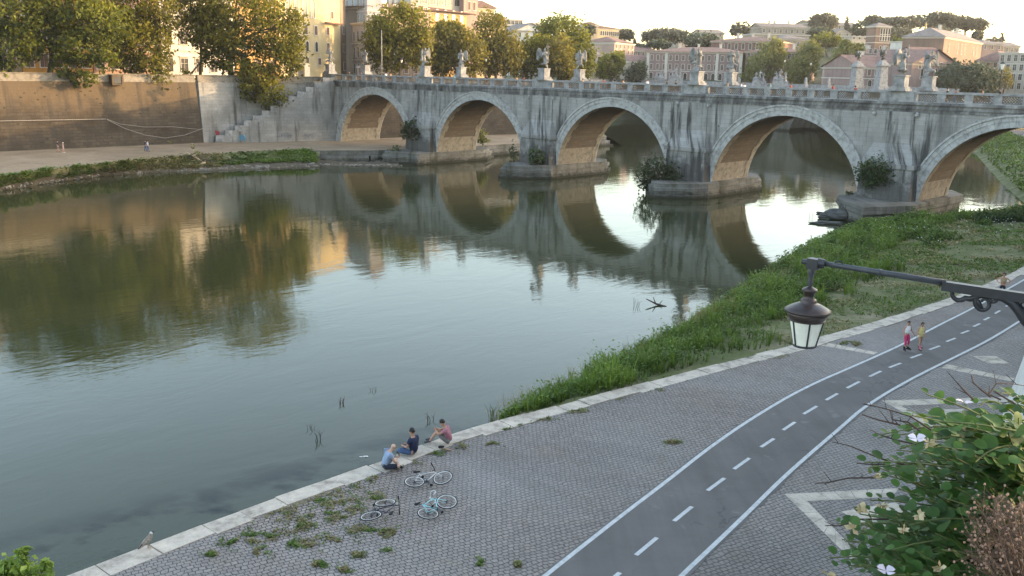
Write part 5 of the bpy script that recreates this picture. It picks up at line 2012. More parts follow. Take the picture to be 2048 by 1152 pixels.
def plx(lobes, Y):
    """lobes given as seen from the survey point: (px, py, rx, ry[, depth step])"""
    out = []
    for l in lobes:
        d = Y + (l[4] if len(l) > 4 else 0)
        c = gy(l[0], l[1], d)
        k = d / PXF
        rx, rz = l[2] * k, l[3] * k
        out.append((c, (rx, max(rx, rz) * .9, rz)))
    return out

def wall_depth(px_, off):
    p = Vector((-80.5, 148.2, 0)) - BU * off
    return gv(px_, 150, (p.x, p.y), (BN.x, BN.y)).y

SBZ = 12.87
def far_tree(px_, off, lobes, count, label, mat, seed, r0=.45, size=.50, fork_y=None, gap=.12):
    Y = wall_depth(px_, off)
    b = gy(px_, 150, Y); b.z = SBZ
    lb = plx([(*l[:4], (l[4] if len(l) > 4 else 0) * .4) for l in lobes], Y)
    fk = gy(px_ + 2, fork_y, Y) if fork_y is not None else None
    tree('plane_tree', label, b, lb, int(count * 1.35), size, mat, r0, fk, 'plane trees on the far embankment', seed, gap, 9, 'tree', .25, .15)
far_tree(22, 6, [(25, 20, 80, 60), (10, 95, 60, 42, -3), (55, 88, 32, 38, -3), (2, 158, 34, 22, -4), (-70, 60, 60, 70), (30, -75, 90, 60)], 9500, 'large plane tree cut by the left edge of the picture', M['planeg'], 1, fork_y=60)
far_tree(98, 6, [(130, 15, 75, 45), (185, 45, 70, 40, -2), (95, 62, 42, 40, -2), (165, 95, 52, 34, -4), (205, 118, 30, 26, -4), (130, 130, 28, 28, -4), (165, 158, 26, 18, -5), (150, -70, 100, 55)], 10500, 'plane tree with a dark leaning trunk before the orange house', M['planeg'], 2, fork_y=75)
far_tree(318, 6, [(290, 100, 52, 48, -3), (305, 150, 34, 42, -5), (262, 60, 58, 38), (245, 20, 60, 38), (320, 25, 42, 42), (262, 128, 30, 26, -4), (290, -65, 95, 55), (225, 98, 30, 30, -2)], 10500, 'plane tree with rounded low crown hanging over the wall above the white shirted walker', M['plane'], 3, fork_y=70)
far_tree(462, 6, [(480, 25, 85, 52), (550, 62, 52, 62, -2), (455, 88, 62, 30, -3), (556, 120, 46, 40, -3), (520, 150, 44, 38, -4), (545, 190, 30, 34, -6), (502, 172, 20, 34, -6), (390, 62, 40, 28, -2), (395, 12, 48, 34), (592, 58, 18, 42), (425, 52, 48, 38, -1), (432, 112, 38, 24, -3), (582, 104, 26, 46, -3), (470, 132, 30, 24, -4), (372, 160, 14, 24, -5), (470, -70, 105, 55)], 17500, 'big golden plane tree drooping over the top of the river steps', M['plane'], 4, fork_y=90, r0=.55)
far_tree(400, 12, [(390, 20, 60, 40), (420, 80, 40, 30), (360, -40, 60, 50)], 3000, 'thin plane tree behind the low crowned one, before the white palace', M['planeb'], 5, fork_y=60, r0=.3, gap=-.05)

def mid_tree(px_, Y, lobes, count, label, mat, seed, size=.8, gap=.15, r0=.4, base_z=12.9, name='plane_tree', grp='trees along the river street beyond the bridge'):
    b = gy(px_, 160, Y); b.z = base_z
    tree(name, label, b, plx(lobes, Y), int(count * 1.45), size * .80, mat, r0, None, grp, seed, gap, 9, 'tree', .25, .16)
mid_tree(800, 232, [(802, 58, 58, 44), (785, 100, 52, 42), (838, 95, 26, 40), (760, 80, 28, 45), (815, 25, 26, 20)], 6500, 'tall leafy tree beyond the bridge, between the grey palace and the brown tree', M['plane'], 11)
mid_tree(915, 246, [(905, 85, 46, 40), (935, 112, 38, 42), (885, 120, 34, 32), (900, 62, 30, 20)], 5500, 'browning tree behind the angel with the cloth', M['planeb'], 12)
mid_tree(992, 258, [(982, 66, 32, 40), (1000, 110, 42, 42), (975, 120, 25, 35), (1020, 100, 20, 36)], 5000, 'slender greenish brown tree to the right of the brown tree', M['planeb'], 13)
mid_tree(1062, 268, [(1062, 112, 30, 36), (1045, 130, 24, 28), (1085, 95, 26, 26), (1085, 130, 20, 30)], 4200, 'yellow green tree behind the angel with wings held back', M['plane'], 14)
mid_tree(1130, 300, [(1125, 72, 48, 38), (1152, 105, 34, 42), (1098, 75, 22, 26), (1165, 135, 22, 30)], 6000, 'large dark green tree standing highest above the bridge', M['planeg'], 15, .95)
mid_tree(1118, 266, [(1120, 112, 24, 42), (1128, 140, 26, 24)], 2600, 'narrow brown tree in front of the large dark green tree', M['planeb'], 16)
mid_tree(1222, 352, [(1222, 130, 25, 27), (1205, 142, 16, 18), (1238, 118, 10, 16)], 2200, 'small grey green tree in front of the pink tower block', M['planeg'], 17, .95, .1)
mid_tree(1272, 352, [(1272, 148, 20, 20), (1280, 136, 12, 14)], 1200, 'low dark bush-like tree left of the long pink palace', M['dark'], 18, .9, .1)
mid_tree(1540, 358, [(1545, 105, 26, 26), (1530, 130, 34, 26), (1552, 92, 12, 18), (1500, 150, 18, 16)], 3200, 'pale yellow green tree before the right end of the pink palace', M['lime'], 19, .9)
mid_tree(1618, 350, [(1618, 112, 24, 26), (1600, 140, 30, 28), (1625, 96, 14, 14)], 3200, 'pale green tree behind the first small obelisk', M['lime'], 20, .9)
mid_tree(1690, 336, [(1695, 108, 24, 22), (1680, 138, 28, 26), (1720, 100, 8, 14), (1690, 90, 10, 12)], 3000, 'yellowish tree left of the two winged monuments', M['lime'], 21, .9)
mid_tree(1938, 306, [(1935, 158, 52, 30), (1905, 168, 32, 24), (1965, 165, 36, 26)], 5200, 'broad dark evergreen tree right of the windswept angel', M['dark'], 22, 1.0, .25)
mid_tree(2010, 306, [(2008, 150, 18, 14), (2015, 165, 14, 14)], 350, 'almost bare brown tree at the right before the pale house', M['planeb'], 23, .6, .0, .2)
# far side of the arches
mid_tree(1180, 420, [(1180, 60, 10, 10)], 400, 'small dark tree behind the yellow palace roof', M['pine'], 24, 1.2, .1, .3, 20)

# -- hillside
def hill_prof(px_):
    pts = [(900, 140), (1150, 135), (1200, 112), (1260, 118), (1300, 112), (1345, 95), (1400, 92), (1500, 84), (1600, 66), (1700, 58), (1760, 58), (1850, 70), (1950, 88), (2010, 108), (2100, 120), (2300, 140), (2600, 150)]
    for (x0, y0), (x1, y1) in zip(pts[:-1], pts[1:]):
        if x0 <= px_ <= x1:
            return y0 + (y1 - y0) * (px_ - x0) / (x1 - x0)
    return 145
cols = list(range(900, 2601, 34))
rows = []
for Y, f in ((345, 0), (390, .12), (430, .3), (480, .55), (530, .8), (580, 1.0), (640, .97), (900, .5)):
    r_ = []
    for x in cols:
        top = gy(x, hill_prof(x), 580)
        g0 = gy(x, 150, Y)
        z = 12.7 + (top.z - 12.7) * f
        r_.append(Vector((g0.x, Y, z + 1.0 * mnoise.noise(Vector((x * .02, Y * .03, 0))))))
    rows.append(r_)
ribbon(rows, M['hill'], 'hill', 0.3, 1, 31)
def hill_z(px_, Y):
    fs = ((345, 0), (390, .12), (430, .3), (480, .55), (530, .8), (580, 1.0), (640, .97), (900, .5))
    top = gy(px_, hill_prof(px_), 580)
    for (a, f0), (b, f1) in zip(fs[:-1], fs[1:]):
        if a <= Y <= b:
            f = f0 + (f1 - f0) * (Y - a) / (b - a)
            return 12.7 + (top.z - 12.7) * f
    return 12.7

def pine(px_, y_top, y_bot, rx, Y, label, trunk_y, seed, lean=0, extra=()):
    """umbrella pine: flat spreading crown on bare forked stems"""
    R = random.Random(seed)
    zb = hill_z(px_ + lean, Y)
    b = gy(px_ + lean, 150, Y); b.z = zb
    k = Y / PXF
    y_top -= 2; y_bot += 5; rx *= 1.12
    cy = (y_top + y_bot) / 2
    lb = []
    n_ = 5
    for i in range(n_):
        f = (i - (n_ - 1) / 2) / (n_ / 2)
        c = gy(px_ + f * rx * .72, cy + abs(f) * (y_bot - y_top) * .18, Y + R.uniform(-3, 3))
        lb.append((c, (rx * .42 * k, rx * .46 * k, (y_bot - y_top) * .44 * k)))
    for (ex, ey, er, eh) in extra:
        lb.append((gy(ex, ey, Y + 2), (er * k, er * k, eh * k)))
    t = thing('umbrella_pine', label, 'tree', b, 'umbrella pines on the skyline')
    fork = gy(px_ + lean * .5, trunk_y, Y)
    if fork.z < zb: fork.z = zb + 1.5
    mb = MB()
    limbs(mb, b, fork, lb, .55, R)
    mb.build('trunk', M['bark'], t, True)
    mb = MB(); leaf_cloud(mb, lb, 4200 if rx > 25 else 2200, 1.25 if Y > 450 else 1.05, R, 8, 0, 0, .8, .5, .22)
    mb.build('crown', M['pine'], t)
pine(1247, 60, 72, 18, 470, 'small umbrella pine alone above the pink tower block', 86, 41, 4)
pine(1330, 59, 76, 40, 470, 'wide umbrella pine with forked bare stems behind the long pink palace', 86, 42, -6, [(1362, 66, 12, 5), (1300, 74, 14, 8)])
pine(1648, 28, 48, 25, 560, 'round topped umbrella pine on the ridge, left of the dark cypress', 58, 43, -2)
pine(1747, 31, 46, 16, 540, 'small umbrella pine just above the brick bell tower', 56, 44)
pine(1800, 35, 50, 38, 520, 'flat umbrella pine between the bell tower and the column with gilded figure', 62, 45, 0, [(1770, 42, 12, 6), (1830, 38, 12, 8)])
pine(1885, 25, 52, 36, 480, 'tallest umbrella pine on the ridge above the brick church', 66, 46, -4, [(1870, 40, 16, 14)])
pine(1935, 38, 52, 34, 480, 'low spreading umbrella pine right of the tallest one', 60, 47, -10)
pine(1955, 64, 73, 9, 470, 'tiny pine beside the pointed church roof', 80, 48)
def round_tree(px_, py_, rx, ry, Y, label, mat='dark', n_=900, size=1.1, name='tree', seed=0):
    zb = hill_z(px_, Y)
    b = gy(px_, 150, Y); b.z = min(zb, gy(px_, py_ + ry * .6, Y).z)
    tree(name, label, b, plx([(px_, py_, rx, ry), (px_ - rx * .5, py_ + ry * .3, rx * .6, ry * .7), (px_ + rx * .5, py_ + ry * .25, rx * .6, ry * .7)], Y), n_, size, M[mat], .4, None, 'trees on the hillside', seed + 60, .3, 8)
round_tree(1405, 82, 34, 14, 430, 'dark spreading grove-like tree above the roof of the long pink palace', 'dark', 1600, 1.0, 'evergreen_tree', 1)
round_tree(1472, 58, 10, 14, 470, 'dark conifer with ragged outline, left one of two on the skyline', 'pine', 700, .9, 'conifer', 2)
round_tree(1491, 58, 6, 13, 470, 'thinner dark conifer, right one of two on the skyline', 'pine', 400, .9, 'conifer', 3)
round_tree(1318, 88, 24, 8, 440, 'low dark tree below the wide umbrella pine', 'dark', 800, 1.0, 'evergreen_tree', 4)
round_tree(1508, 62, 14, 6, 500, 'low tree right of the two conifers', 'pine', 500, 1.0, 'evergreen_tree', 5)
round_tree(1640, 66, 24, 12, 500, 'dark tree on the slope below the round topped pine', 'dark', 900, 1.1, 'evergreen_tree', 6)
round_tree(1650, 80, 30, 12, 460, 'grey green tree on the slope above the pale trees', 'planeg', 1000, 1.1, 'evergreen_tree', 7)
round_tree(1722, 60, 22, 16, 520, 'dark tree to the left of the brick bell tower', 'dark', 1000, 1.1, 'evergreen_tree', 8)
round_tree(1798, 68, 30, 14, 500, 'dense dark tree right of the brick bell tower', 'pine', 1300, 1.1, 'evergreen_tree', 9)
round_tree(1790, 84, 26, 8, 460, 'low green tree below the dense dark tree', 'planeg', 700, 1.0, 'evergreen_tree', 10)
round_tree(1880, 68, 28, 14, 460, 'dark tree under the tallest umbrella pine', 'pine', 1100, 1.0, 'evergreen_tree', 11)
round_tree(1985, 86, 14, 12, 470, 'grey tree right of the brick church', 'pine', 600, 1.0, 'evergreen_tree', 12)
round_tree(1600, 60, 10, 6, 540, 'small bush on the far ridge', 'pine', 300, 1.0, 'bush', 13)
round_tree(1280, 96, 18, 7, 440, 'low dark tree between the tower block and the long pink palace', 'dark', 600, 1.0, 'evergreen_tree', 14)
def cypress(px_, y0, y1, rx, Y, label, seed):
    R = random.Random(seed)
    k = Y / PXF
    b = gy(px_, y1, Y)
    lb = []
    for i in range(5):
        f = i / 4
        lb.append((gy(px_, y1 + (y0 - y1) * (.12 + .80 * f), Y), (rx * k * (1 - .62 * f), rx * k * (1 - .62 * f), abs(y1 - y0) * .15 * k)))
    t = thing('cypress_tree', label, 'tree', b, 'cypresses on the hillside')
    mb = MB(); mb.tube([b - Vector((0, 0, 6)), b + Vector((0, 0, 2)), lb[-1][0]], [.3, .25, .05], 6); mb.build('trunk', M['bark'], t)
    mb = MB(); leaf_cloud(mb, lb, 500, .8, R, 8, 0, 0, .2, .6, .2); mb.build('crown', M['pine'], t)
cypress(1269, 78, 92, 4, 440, 'slim dark cypress above the brown roofs right of the tower block', 71)
cypress(1694, 33, 58, 5, 540, 'slim dark cypress on the ridge, right of the round topped pine', 72)
cypress(2004, 65, 94, 7, 460, 'dark cypress right of the brick church', 73)

# ================================================================== LAMP POSTS, POLES, SIGNS
def lamp_post(px_, y_top, Y, label, z0=13.0, glass=True):
    top = gy(px_, y_top, Y)
    b = Vector((top.x, top.y, z0))
    h = top.z - z0
    t = thing('street_lamp', label, 'street lamp', b, 'old street lamps')
    mb = MB()
    mb.lathe([(.22, 0), (.2, .5), (.12, .6), (.09, 1.2), (.06, h - 1.1), (.1, h - 1.0), (.05, h - .95)], b, 8)
    mb.build('post', M['iron'], t, True)
    mb = MB()
    mb.lathe([(.13, h - .95), (.28, h - .32)], b, 6)
    mb.build('lamp_glass', M['lampglass'], t)
    mb = MB()
    mb.lathe([(.34, h - .318), (.30, h - .26), (.12, h - .1), (.04, h - .02), (.02, h)], b, 6)
    mb.build('lamp_cap', M['iron'], t)
for i, (px_, yt, Y, lb) in enumerate([(803, 117, 226, 'old street lamp left of the angel on the first pier'), (972, 115, 246, 'old street lamp in front of the slender tree'), (1045, 121, 262, 'old street lamp before the yellow green tree'),
        (1217, 118, 366, 'old street lamp before the small grey green tree'), (1282, 121, 351, 'old street lamp left of the river god groups, before the pink palace'), (1570, 118, 298, 'old street lamp right of the second white sculpture group'),
        (1622, 124, 291, 'old street lamp between the two small obelisks'), (2006, 122, 112, 'old street lamp at the right edge of the bridge view')]):
    lamp_post(px_, yt, Y, lb)
def pole(px_, y0, Y, r, label, z0=13.0, name='mast'):
    top = gy(px_, y0, Y); b = Vector((top.x, top.y, z0))
    mb = MB(); mb.tube([b, top], [r, r * .7], 8)
    mb.tube([b, b + Vector((0, 0, .5))], r * 1.8, 8)
    tag(mb.build(name, M['pole'], None, True, at=b), label, 'pole')
pole(763, 60, 222, .11, 'tall plain pole before the tall leafy tree beyond the bridge')
pole(1208, 122, 367, .07, 'thin grey pole left of the lamp before the grey green tree')
pole(1228, 122, 364, .07, 'thin grey pole right of the lamp before the grey green tree')
pole(1648, 130, 288, .07, 'thin pole between the second obelisk and the winged monuments')
# road sign and notice boards at the bridge end
Ysg = 214
b = gy(716, 150, Ysg); b.z = 13.0
t = thing('road_sign', 'white road sign between the yellow house and the saint statue', 'sign', b)
mb = MB(); mb.tube([b, gy(716, 131, Ysg)], .05, 6); mb.build('post', M['pole'], t)
mb = MB(); c = gy(716, 136, Ysg - .1); mb.box((c.x, c.y, c.z), (.85, .06, .45), BRZ + .4); mb.build('sign_plate', M['whitestone'], t)
for (px_, yt, w, h, mt, lb) in ((603, 137, 1.5, 1.6, 'roofg', 'low tan panel left of the bridge end below the yellow house'), (614, 126, 1.1, 2.4, 'trim', 'taller cream panel at the bridge end below the yellow house'), (583, 135, .9, 1.7, 'whitestone', 'white stall front under the golden plane tree')):
    top = gy(px_, yt, 205); b = Vector((top.x, top.y, 12.9))
    t = thing('notice_board', lb, 'board', b)
    mb = MB(); mb.box((b.x, b.y, b.z + .25), (w, .12, top.z - b.z - .25), .5); mb.build('panel', M[mt], t)
    mb = MB()
    for s in (-1, 1):
        mb.box((b.x + s * w * .42 * cos(.5), b.y + s * w * .42 * sin(.5), b.z), (.08, .2, .26), .5)
    mb.build('feet', M['iron'], t)

# ================================================================== BUILDINGS
WIN = {}
def window_mesh(kind, w, h):
    """pane with surround, sill and half-open shutters; faces -Y, origin at the middle of its foot"""
    key = (kind, round(w, 2), round(h, 2))
    if key in WIN: return WIN[key]
    mb = MB()
    def bx(x0, x1, y0, y1, z0, z1, m): mb.obox((x0, y0, z0), (x1 - x0, 0, 0), (0, y1 - y0, 0), (0, 0, z1 - z0), m)
    fr = .16
    if kind == 'arch':
        n_ = 8
        r = w / 2
        pts = [(-r, 0), (r, 0)] + [(r * cos(pi * i / n_), h - r + r * sin(pi * i / n_)) for i in range(n_ + 1)]
        mb.poly([(x, -.03, z) for x, z in pts], 0)
        for i in range(n_):
            a0, a1 = pi * i / n_, pi * (i + 1) / n_
            vs = []
            for y in (-.12, -.005):
                for rr, a in ((r, a0), (r + fr, a0), (r + fr, a1), (r, a1)):
                    vs.append((rr * cos(a), y, h - r + rr * sin(a)))
            mb.add(vs, ((0, 1, 2, 3), (4, 5, 1, 0), (1, 5, 6, 2), (3, 2, 6, 7)), 1)
        bx(-r - fr, -r, -.12, -.005, 0, h - r, 1); bx(r, r + fr, -.12, -.005, 0, h - r, 1)
        bx(-r - fr * 1.4, r + fr * 1.4, -.2, -.006, -.18, 0, 1)
    else:
        bx(-w / 2, w / 2, -.03, -.01, 0, h, 0)
        bx(-w / 2 - fr, -w / 2, -.12, -.005, 0, h, 1); bx(w / 2, w / 2 + fr, -.12, -.005, 0, h, 1)
        bx(-w / 2 - fr, w / 2 + fr, -.12, -.005, h, h + fr, 1); bx(-w / 2 - fr * 1.4, w / 2 + fr * 1.4, -.2, -.006, -.16, 0, 1)
        bx(-.03, .03, -.06, -.012, 0, h, 1); bx(-w / 2, w / 2, -.055, -.012, h * .62, h * .62 + .06, 1)
        if kind == 'shutter':
            bx(-w / 2 + .002, -w / 2 + w * .36, -.10, -.035, .03, h - .03, 2); bx(w / 2 - w * .36, w / 2 - .002, -.10, -.035, .03, h - .03, 2)
        if kind == 'closed':
            bx(-w / 2 + .002, -.035, -.10, -.035, .03, h - .03, 2); bx(.035, w / 2 - .002, -.10, -.035, .03, h - .03, 2)
        if kind == 'hood':
            bx(-w / 2 - .35, w / 2 + .35, -.35, -.004, h + fr + .1, h + fr + .28, 1)
    me = bpy.data.meshes.new('window')
    me.from_pydata(mb.v, [], mb.f)
    for mt in ('glass', 'trim', 'shutter'): me.materials.append(M[mt])
    me.polygons.foreach_set('material_index', mb.m)
    me.update()
    WIN[key] = me
    return me

def place_windows(parent, A, Bp, rows, nrm):
    """rows: (z, h, w, n, kind[, f0, f1]) laid between facade corners A and Bp"""
    d = (Bp - A); L = hypot(d.x, d.y); d = Vector((d.x / L, d.y / L, 0))
    rz = atan2(d.y, d.x)
    if Vector((sin(rz), -cos(rz), 0)).dot(nrm) < 0: rz += pi
    for row in rows:
        z, h, w, n_, kind = row[:5]
        f0, f1 = row[5:7] if len(row) > 5 else (0, 1)
        me = window_mesh(kind, w, h)
        for i in range(n_):
            f = f0 + (f1 - f0) * (i + .5) / n_
            o = bpy.data.objects.new('window', me)
            COL.objects.link(o)
            p = A + d * L * f
            o.parent = parent
            o.location = Vector((p.x, p.y, z)) - Vector(parent['_loc'])
            o.rotation_euler = (0, 0, rz)

def building(name, label, A, Bp, depth, z0, z1, wallmat, roof=None, rows=(), side_rows=(), cornice=True, roof_h=3.0, overhang=.8, roofmat='roof', cat='building', group=None, hipf=.5, side='both', flat_top=True, strings=()):
    A, Bp = Vector((A[0], A[1], 0)), Vector((Bp[0], Bp[1], 0))
    d = (Bp - A); L = d.length; d.normalize()
    nb_ = Vector((-d.y, d.x, 0))
    if nb_.y < 0: nb_ = -nb_
    t = thing(name, label, cat, ((A.x + Bp.x) / 2, (A.y + Bp.y) / 2, z0), group)
    C1, C0 = Bp + nb_ * depth, A + nb_ * depth
    mb = MB()
    def v(p, z): return Vector((p.x, p.y, z))
    for p, q in ((A, Bp), (Bp, C1), (C1, C0), (C0, A)):
        mb.quad(v(p, z0 - 4), v(q, z0 - 4), v(q, z1), v(p, z1))
    mb.quad(v(A, z1), v(Bp, z1), v(C1, z1), v(C0, z1))
    mb.build('wall', wallmat if not isinstance(wallmat, str) else M[wallmat], t)
    if cornice:
        mb = MB()
        for (dz0, dz1, o) in ((-.55, -.3, .2), (-.3, .02, .42)):
            mb.obox(v(A - d * o - nb_ * o, z1 + dz0 + .002), d * (L + 2 * o), nb_ * (depth + 2 * o), (0, 0, dz1 - dz0 - .004))
        for zs in strings:
            mb.obox(v(A - d * .15 - nb_ * .15, zs), d * (L + .3), nb_ * (depth + .3), (0, 0, .28))
        mb.build('cornice', M['trim'], t)
    if roof:
        o = overhang
        P = [A - d * o - nb_ * o, Bp + d * o - nb_ * o, C1 + d * o + nb_ * o, C0 - d * o + nb_ * o]
        mb = MB()
        zb = z1 + .05
        if roof == 'hip':
            k = min(L, depth) * hipf
            if L >= depth:
                R0, R1 = A + nb_ * depth / 2 + d * k, Bp + nb_ * depth / 2 - d * k
                mb.quad(v(P[0], zb), v(P[1], zb), v(R1, zb + roof_h), v(R0, zb + roof_h)); mb.quad(v(P[2], zb), v(P[3], zb), v(R0, zb + roof_h), v(R1, zb + roof_h))
                mb.poly([v(P[1], zb), v(P[2], zb), v(R1, zb + roof_h)]); mb.poly([v(P[3], zb), v(P[0], zb), v(R0, zb + roof_h)])
            else:
                R0, R1 = A + d * L / 2 + nb_ * k, C0 + d * L / 2 - nb_ * k
                mb.poly([v(P[0], zb), v(P[1], zb), v(R0, zb + roof_h)]); mb.poly([v(P[2], zb), v(P[3], zb), v(R1, zb + roof_h)])
                mb.quad(v(P[1], zb), v(P[2], zb), v(R1, zb + roof_h), v(R0, zb + roof_h)); mb.quad(v(P[3], zb), v(P[0], zb), v(R0, zb + roof_h), v(R1, zb + roof_h))
        elif roof == 'gable':      # ridge runs away from the viewer
            R0, R1 = A + d * L / 2 - nb_ * o, C0 + d * L / 2 + nb_ * o
            mb.quad(v(P[1], zb), v(P[2], zb), v(R1, zb + roof_h), v(R0, zb + roof_h)); mb.quad(v(P[3], zb), v(P[0], zb), v(R0, zb + roof_h), v(R1, zb + roof_h))
        elif roof == 'shed':
            mb.quad(v(P[0], zb), v(P[1], zb), v(P[2], zb + roof_h), v(P[3], zb + roof_h))
        elif roof == 'long':       # ridge parallel to the front
            R0, R1 = A + nb_ * depth / 2 - d * o, Bp + nb_ * depth / 2 + d * o
            mb.quad(v(P[0], zb), v(P[1], zb), v(R1, zb + roof_h), v(R0, zb + roof_h)); mb.quad(v(P[2], zb), v(P[3], zb), v(R0, zb + roof_h), v(R1, zb + roof_h))
        mb.quad(v(P[3], zb - .02), v(P[2], zb - .02), v(P[1], zb - .02), v(P[0], zb - .02))
        mb.build('roof', M[roofmat], t)
        if roof in ('hip', 'long') and L > 14 and depth > 9:
            rf_ = t.children[-1]; rf_['_loc'] = t['_loc']
            for q_ in (.27, .44, .71):
                c_ = A + d * L * q_ + nb_ * depth * (.42 if q_ != .44 else .6)
                mb = MB(); mb.box((c_.x, c_.y, zb + roof_h * .45), (.9, .7, roof_h * .55 + 1.1), .2); mb.box((c_.x, c_.y, zb + roof_h + 1.102), (1.15, .95, .2), .2)
                o_ = mb.build('chimney', M['trim'], rf_)
        if roof in ('gable', 'long'):
            mb = MB()
            if roof == 'gable':
                mb.poly([v(A, zb - .03), v(Bp, zb - .03), v(A + d * L / 2, zb + roof_h - .1)])
            else:
                mb.poly([v(Bp, zb - .03), v(C1, zb - .03), v(Bp + nb_ * depth / 2, zb + roof_h - .1)])
                mb.build('gable', wallmat if not isinstance(wallmat, str) else M[wallmat], t); mb = MB(); mb.poly([v(A, zb - .03), v(C0, zb - .03), v(A + nb_ * depth / 2, zb + roof_h - .1)])
            mb.build('gable', wallmat if not isinstance(wallmat, str) else M[wallmat], t)
    if rows: place_windows(t, A, Bp, rows, -nb_)
    if side_rows: place_windows(t, Bp, C1, side_rows, d)
    return t

P_ = m_plaster
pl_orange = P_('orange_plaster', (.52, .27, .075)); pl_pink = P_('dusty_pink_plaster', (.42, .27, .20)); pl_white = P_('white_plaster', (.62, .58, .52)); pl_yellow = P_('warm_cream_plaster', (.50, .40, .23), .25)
pl_ochre = P_('ochre_plaster', (.5, .3, .12)); pl_grey = P_('grey_stucco', (.40, .385, .385)); pl_brown = P_('brown_plaster', (.30, .22, .16)); pl_villa = P_('villa_orange', (.50, .30, .12)); pl_rose = P_('rose_plaster', (.36, .26, .22)); pl_palace = P_('pink_palace', (.26, .185, .175)); pl_palacel = P_('pink_palace_lit', (.40, .29, .24)); pl_cream = P_('cream_plaster', (.44, .39, .32)); pl_brick = P_('brown_brick', (.23, .155, .12)); pl_beige = P_('beige_plaster', (.33, .275, .22)); pl_dim = P_('dim_pink', (.27, .195, .175))

def on_line(px_, off):
    p = Vector((-80.5, 148.2, 0)) - BU * off
    return gv(px_, 140, (p.x, p.y), (BN.x, BN.y))
G0 = 12.9
OFF = 24
def left_house(x0, x1, z1, mat, label, rows, roof='hip', rh=2.5, strings=(), off=OFF):
    return building('riverside_house', label, on_line(x0, off), on_line(x1, off), 16, G0, z1, mat, roof, rows, (), True, rh, .9, 'roof', 'building', 'houses along the far embankment', .5, strings=strings)
def R3(n_, zs, w=1.3, h=2.3, kind='shutter'):
    return [(z, h, w, n_, kind) for z in zs]
left_house(-230, 44, 35, pl_brown, 'brown house half hidden at the left edge behind the plane trees', R3(7, (15.5, 20, 24.5, 29.5)), strings=(19, 28.5))
left_house(46, 186, 33.5, pl_orange, 'glowing orange house behind the plane trees', R3(5, (15.0, 19.5, 24, 28.5), 1.4, 2.3, 'closed'), strings=(18.4, 27.2))
left_house(188, 322, 34.5, pl_pink, 'dusty pink house with pale window frames behind the plane trees', R3(5, (14.9, 19.6, 24.3, 29), 1.4, 2.5, 'win'), strings=(18.2, 23.4))
left_house(324, 470, 36, pl_white, 'white palace with dark windows behind the thin plane tree', R3(5, (14.6, 20, 25, 30), 1.5, 2.6, 'hood'), strings=(18.6, 28.9))
left_house(472, 560, 33, pl_ochre, 'ochre house behind the golden plane tree', R3(3, (15, 19.5, 24, 28.5), 1.3, 2.2, 'closed'))
# yellow house with the arched loggia
Yh = 226
def two(x0, Y0, x1, Y1): 
    return gy(x0, 150, Y0), gy(x1, 150, Y1)
A, Bq = two(560, 219, 682, 240)
def zat(py_, px_, Y): return gy(px_, py_, Y).z
yh = building('riverside_house', 'warm yellow house with an arched loggia at the end of the bridge', A, Bq, 18, G0, zat(-22, 620, 230), pl_yellow, 'hip',
    [(zat(129, 625, 229), 1.5, 1.1, 3, 'closed', .13, .73), (zat(103, 625, 229), 2.3, 1.05, 2, 'arch', .36, .66), (zat(103, 665, 236), 1.9, 1.05, 1, 'shutter', .70, .86), (zat(69, 625, 229), 2.0, 1.1, 2, 'closed', .34, .66), (zat(70, 665, 236), 1.7, 1.1, 1, 'closed', .70, .86),
     (zat(35, 625, 229), 4.2, 1.5, 4, 'arch', .08, .60), (zat(37, 665, 236), 1.6, 1.05, 1, 'closed', .78, .94)], (), True, 2.5, 1.0, 'roof', 'building', 'houses along the far embankment')
mb = MB()
p = gy(649, 47, 233.4); q = gy(680, 52, 239.4)
dd = (q - p); dd.z = 0
mb.obox((p.x, p.y, p.z), dd, Vector((dd.y, -dd.x, 0)).normalized() * .8, (0, 0, .35))
mb.build('ledge', M['roof'], yh)
A, Bq = two(683, 247, 693, 251)
building('narrow_house', 'narrow brown house squeezed between the yellow house and the grey palace', A, Bq, 20, G0, zat(-6, 688, 249), pl_brown, 'shed', [(z, 1.9, .8, 1, 'closed') for z in (15.5, 20, 24.5)], (), True, 1)
A, Bq = two(692, 262, 736, 250)
building('city_palace', 'tall pale grey palace whose front recedes into the side street', A, Bq, 4, G0, zat(-30, 715, 255), pl_grey, 'hip', [(z, 2.4, 1.1, 4, 'win') for z in (14.5, 18.6, 22.8, 27, 31)], [(z, 2.3, 1.1, 4, 'win') for z in (14.5, 18.6, 22.8, 27)], True, 3, 1.0, strings=(18, 22.2, 30.2))
A, Bq = two(706, 249, 738, 239)
building('city_palace', 'lower grey palace with heavy cornice, left of the tall leafy tree', A, Bq, 4, G0, zat(45, 720, 244), pl_grey, None, [(z, 2.3, 1.1, 4, 'win') for z in (14.8, 18.8, 22.8)], (), True, strings=(18, 22))
A, Bq = two(740, 252, 860, 268)
building('brown_palace', 'dark brown palace with roof terrace behind the tall leafy tree', A, Bq, 22, G0, zat(18, 800, 260), pl_brown, 'hip', R3(6, (15, 20, 25, 30), 1.3, 2.5), (), True, 2, 1.6)
A, Bq = two(800, 282, 932, 306)
vl = building('villa', 'orange villa with deep tiled eaves and arched top windows above the brown tree', A, Bq, 22, G0, zat(25, 900, 298), pl_villa, 'hip', [(zat(44, 900, 298), 3.4, 1.5, 7, 'arch', .1, .98), (22, 2.4, 1.3, 6, 'closed'), (17, 2.4, 1.3, 6, 'closed')], (), True, 2.6, 2.4)
A, Bq = two(822, 296, 920, 310)
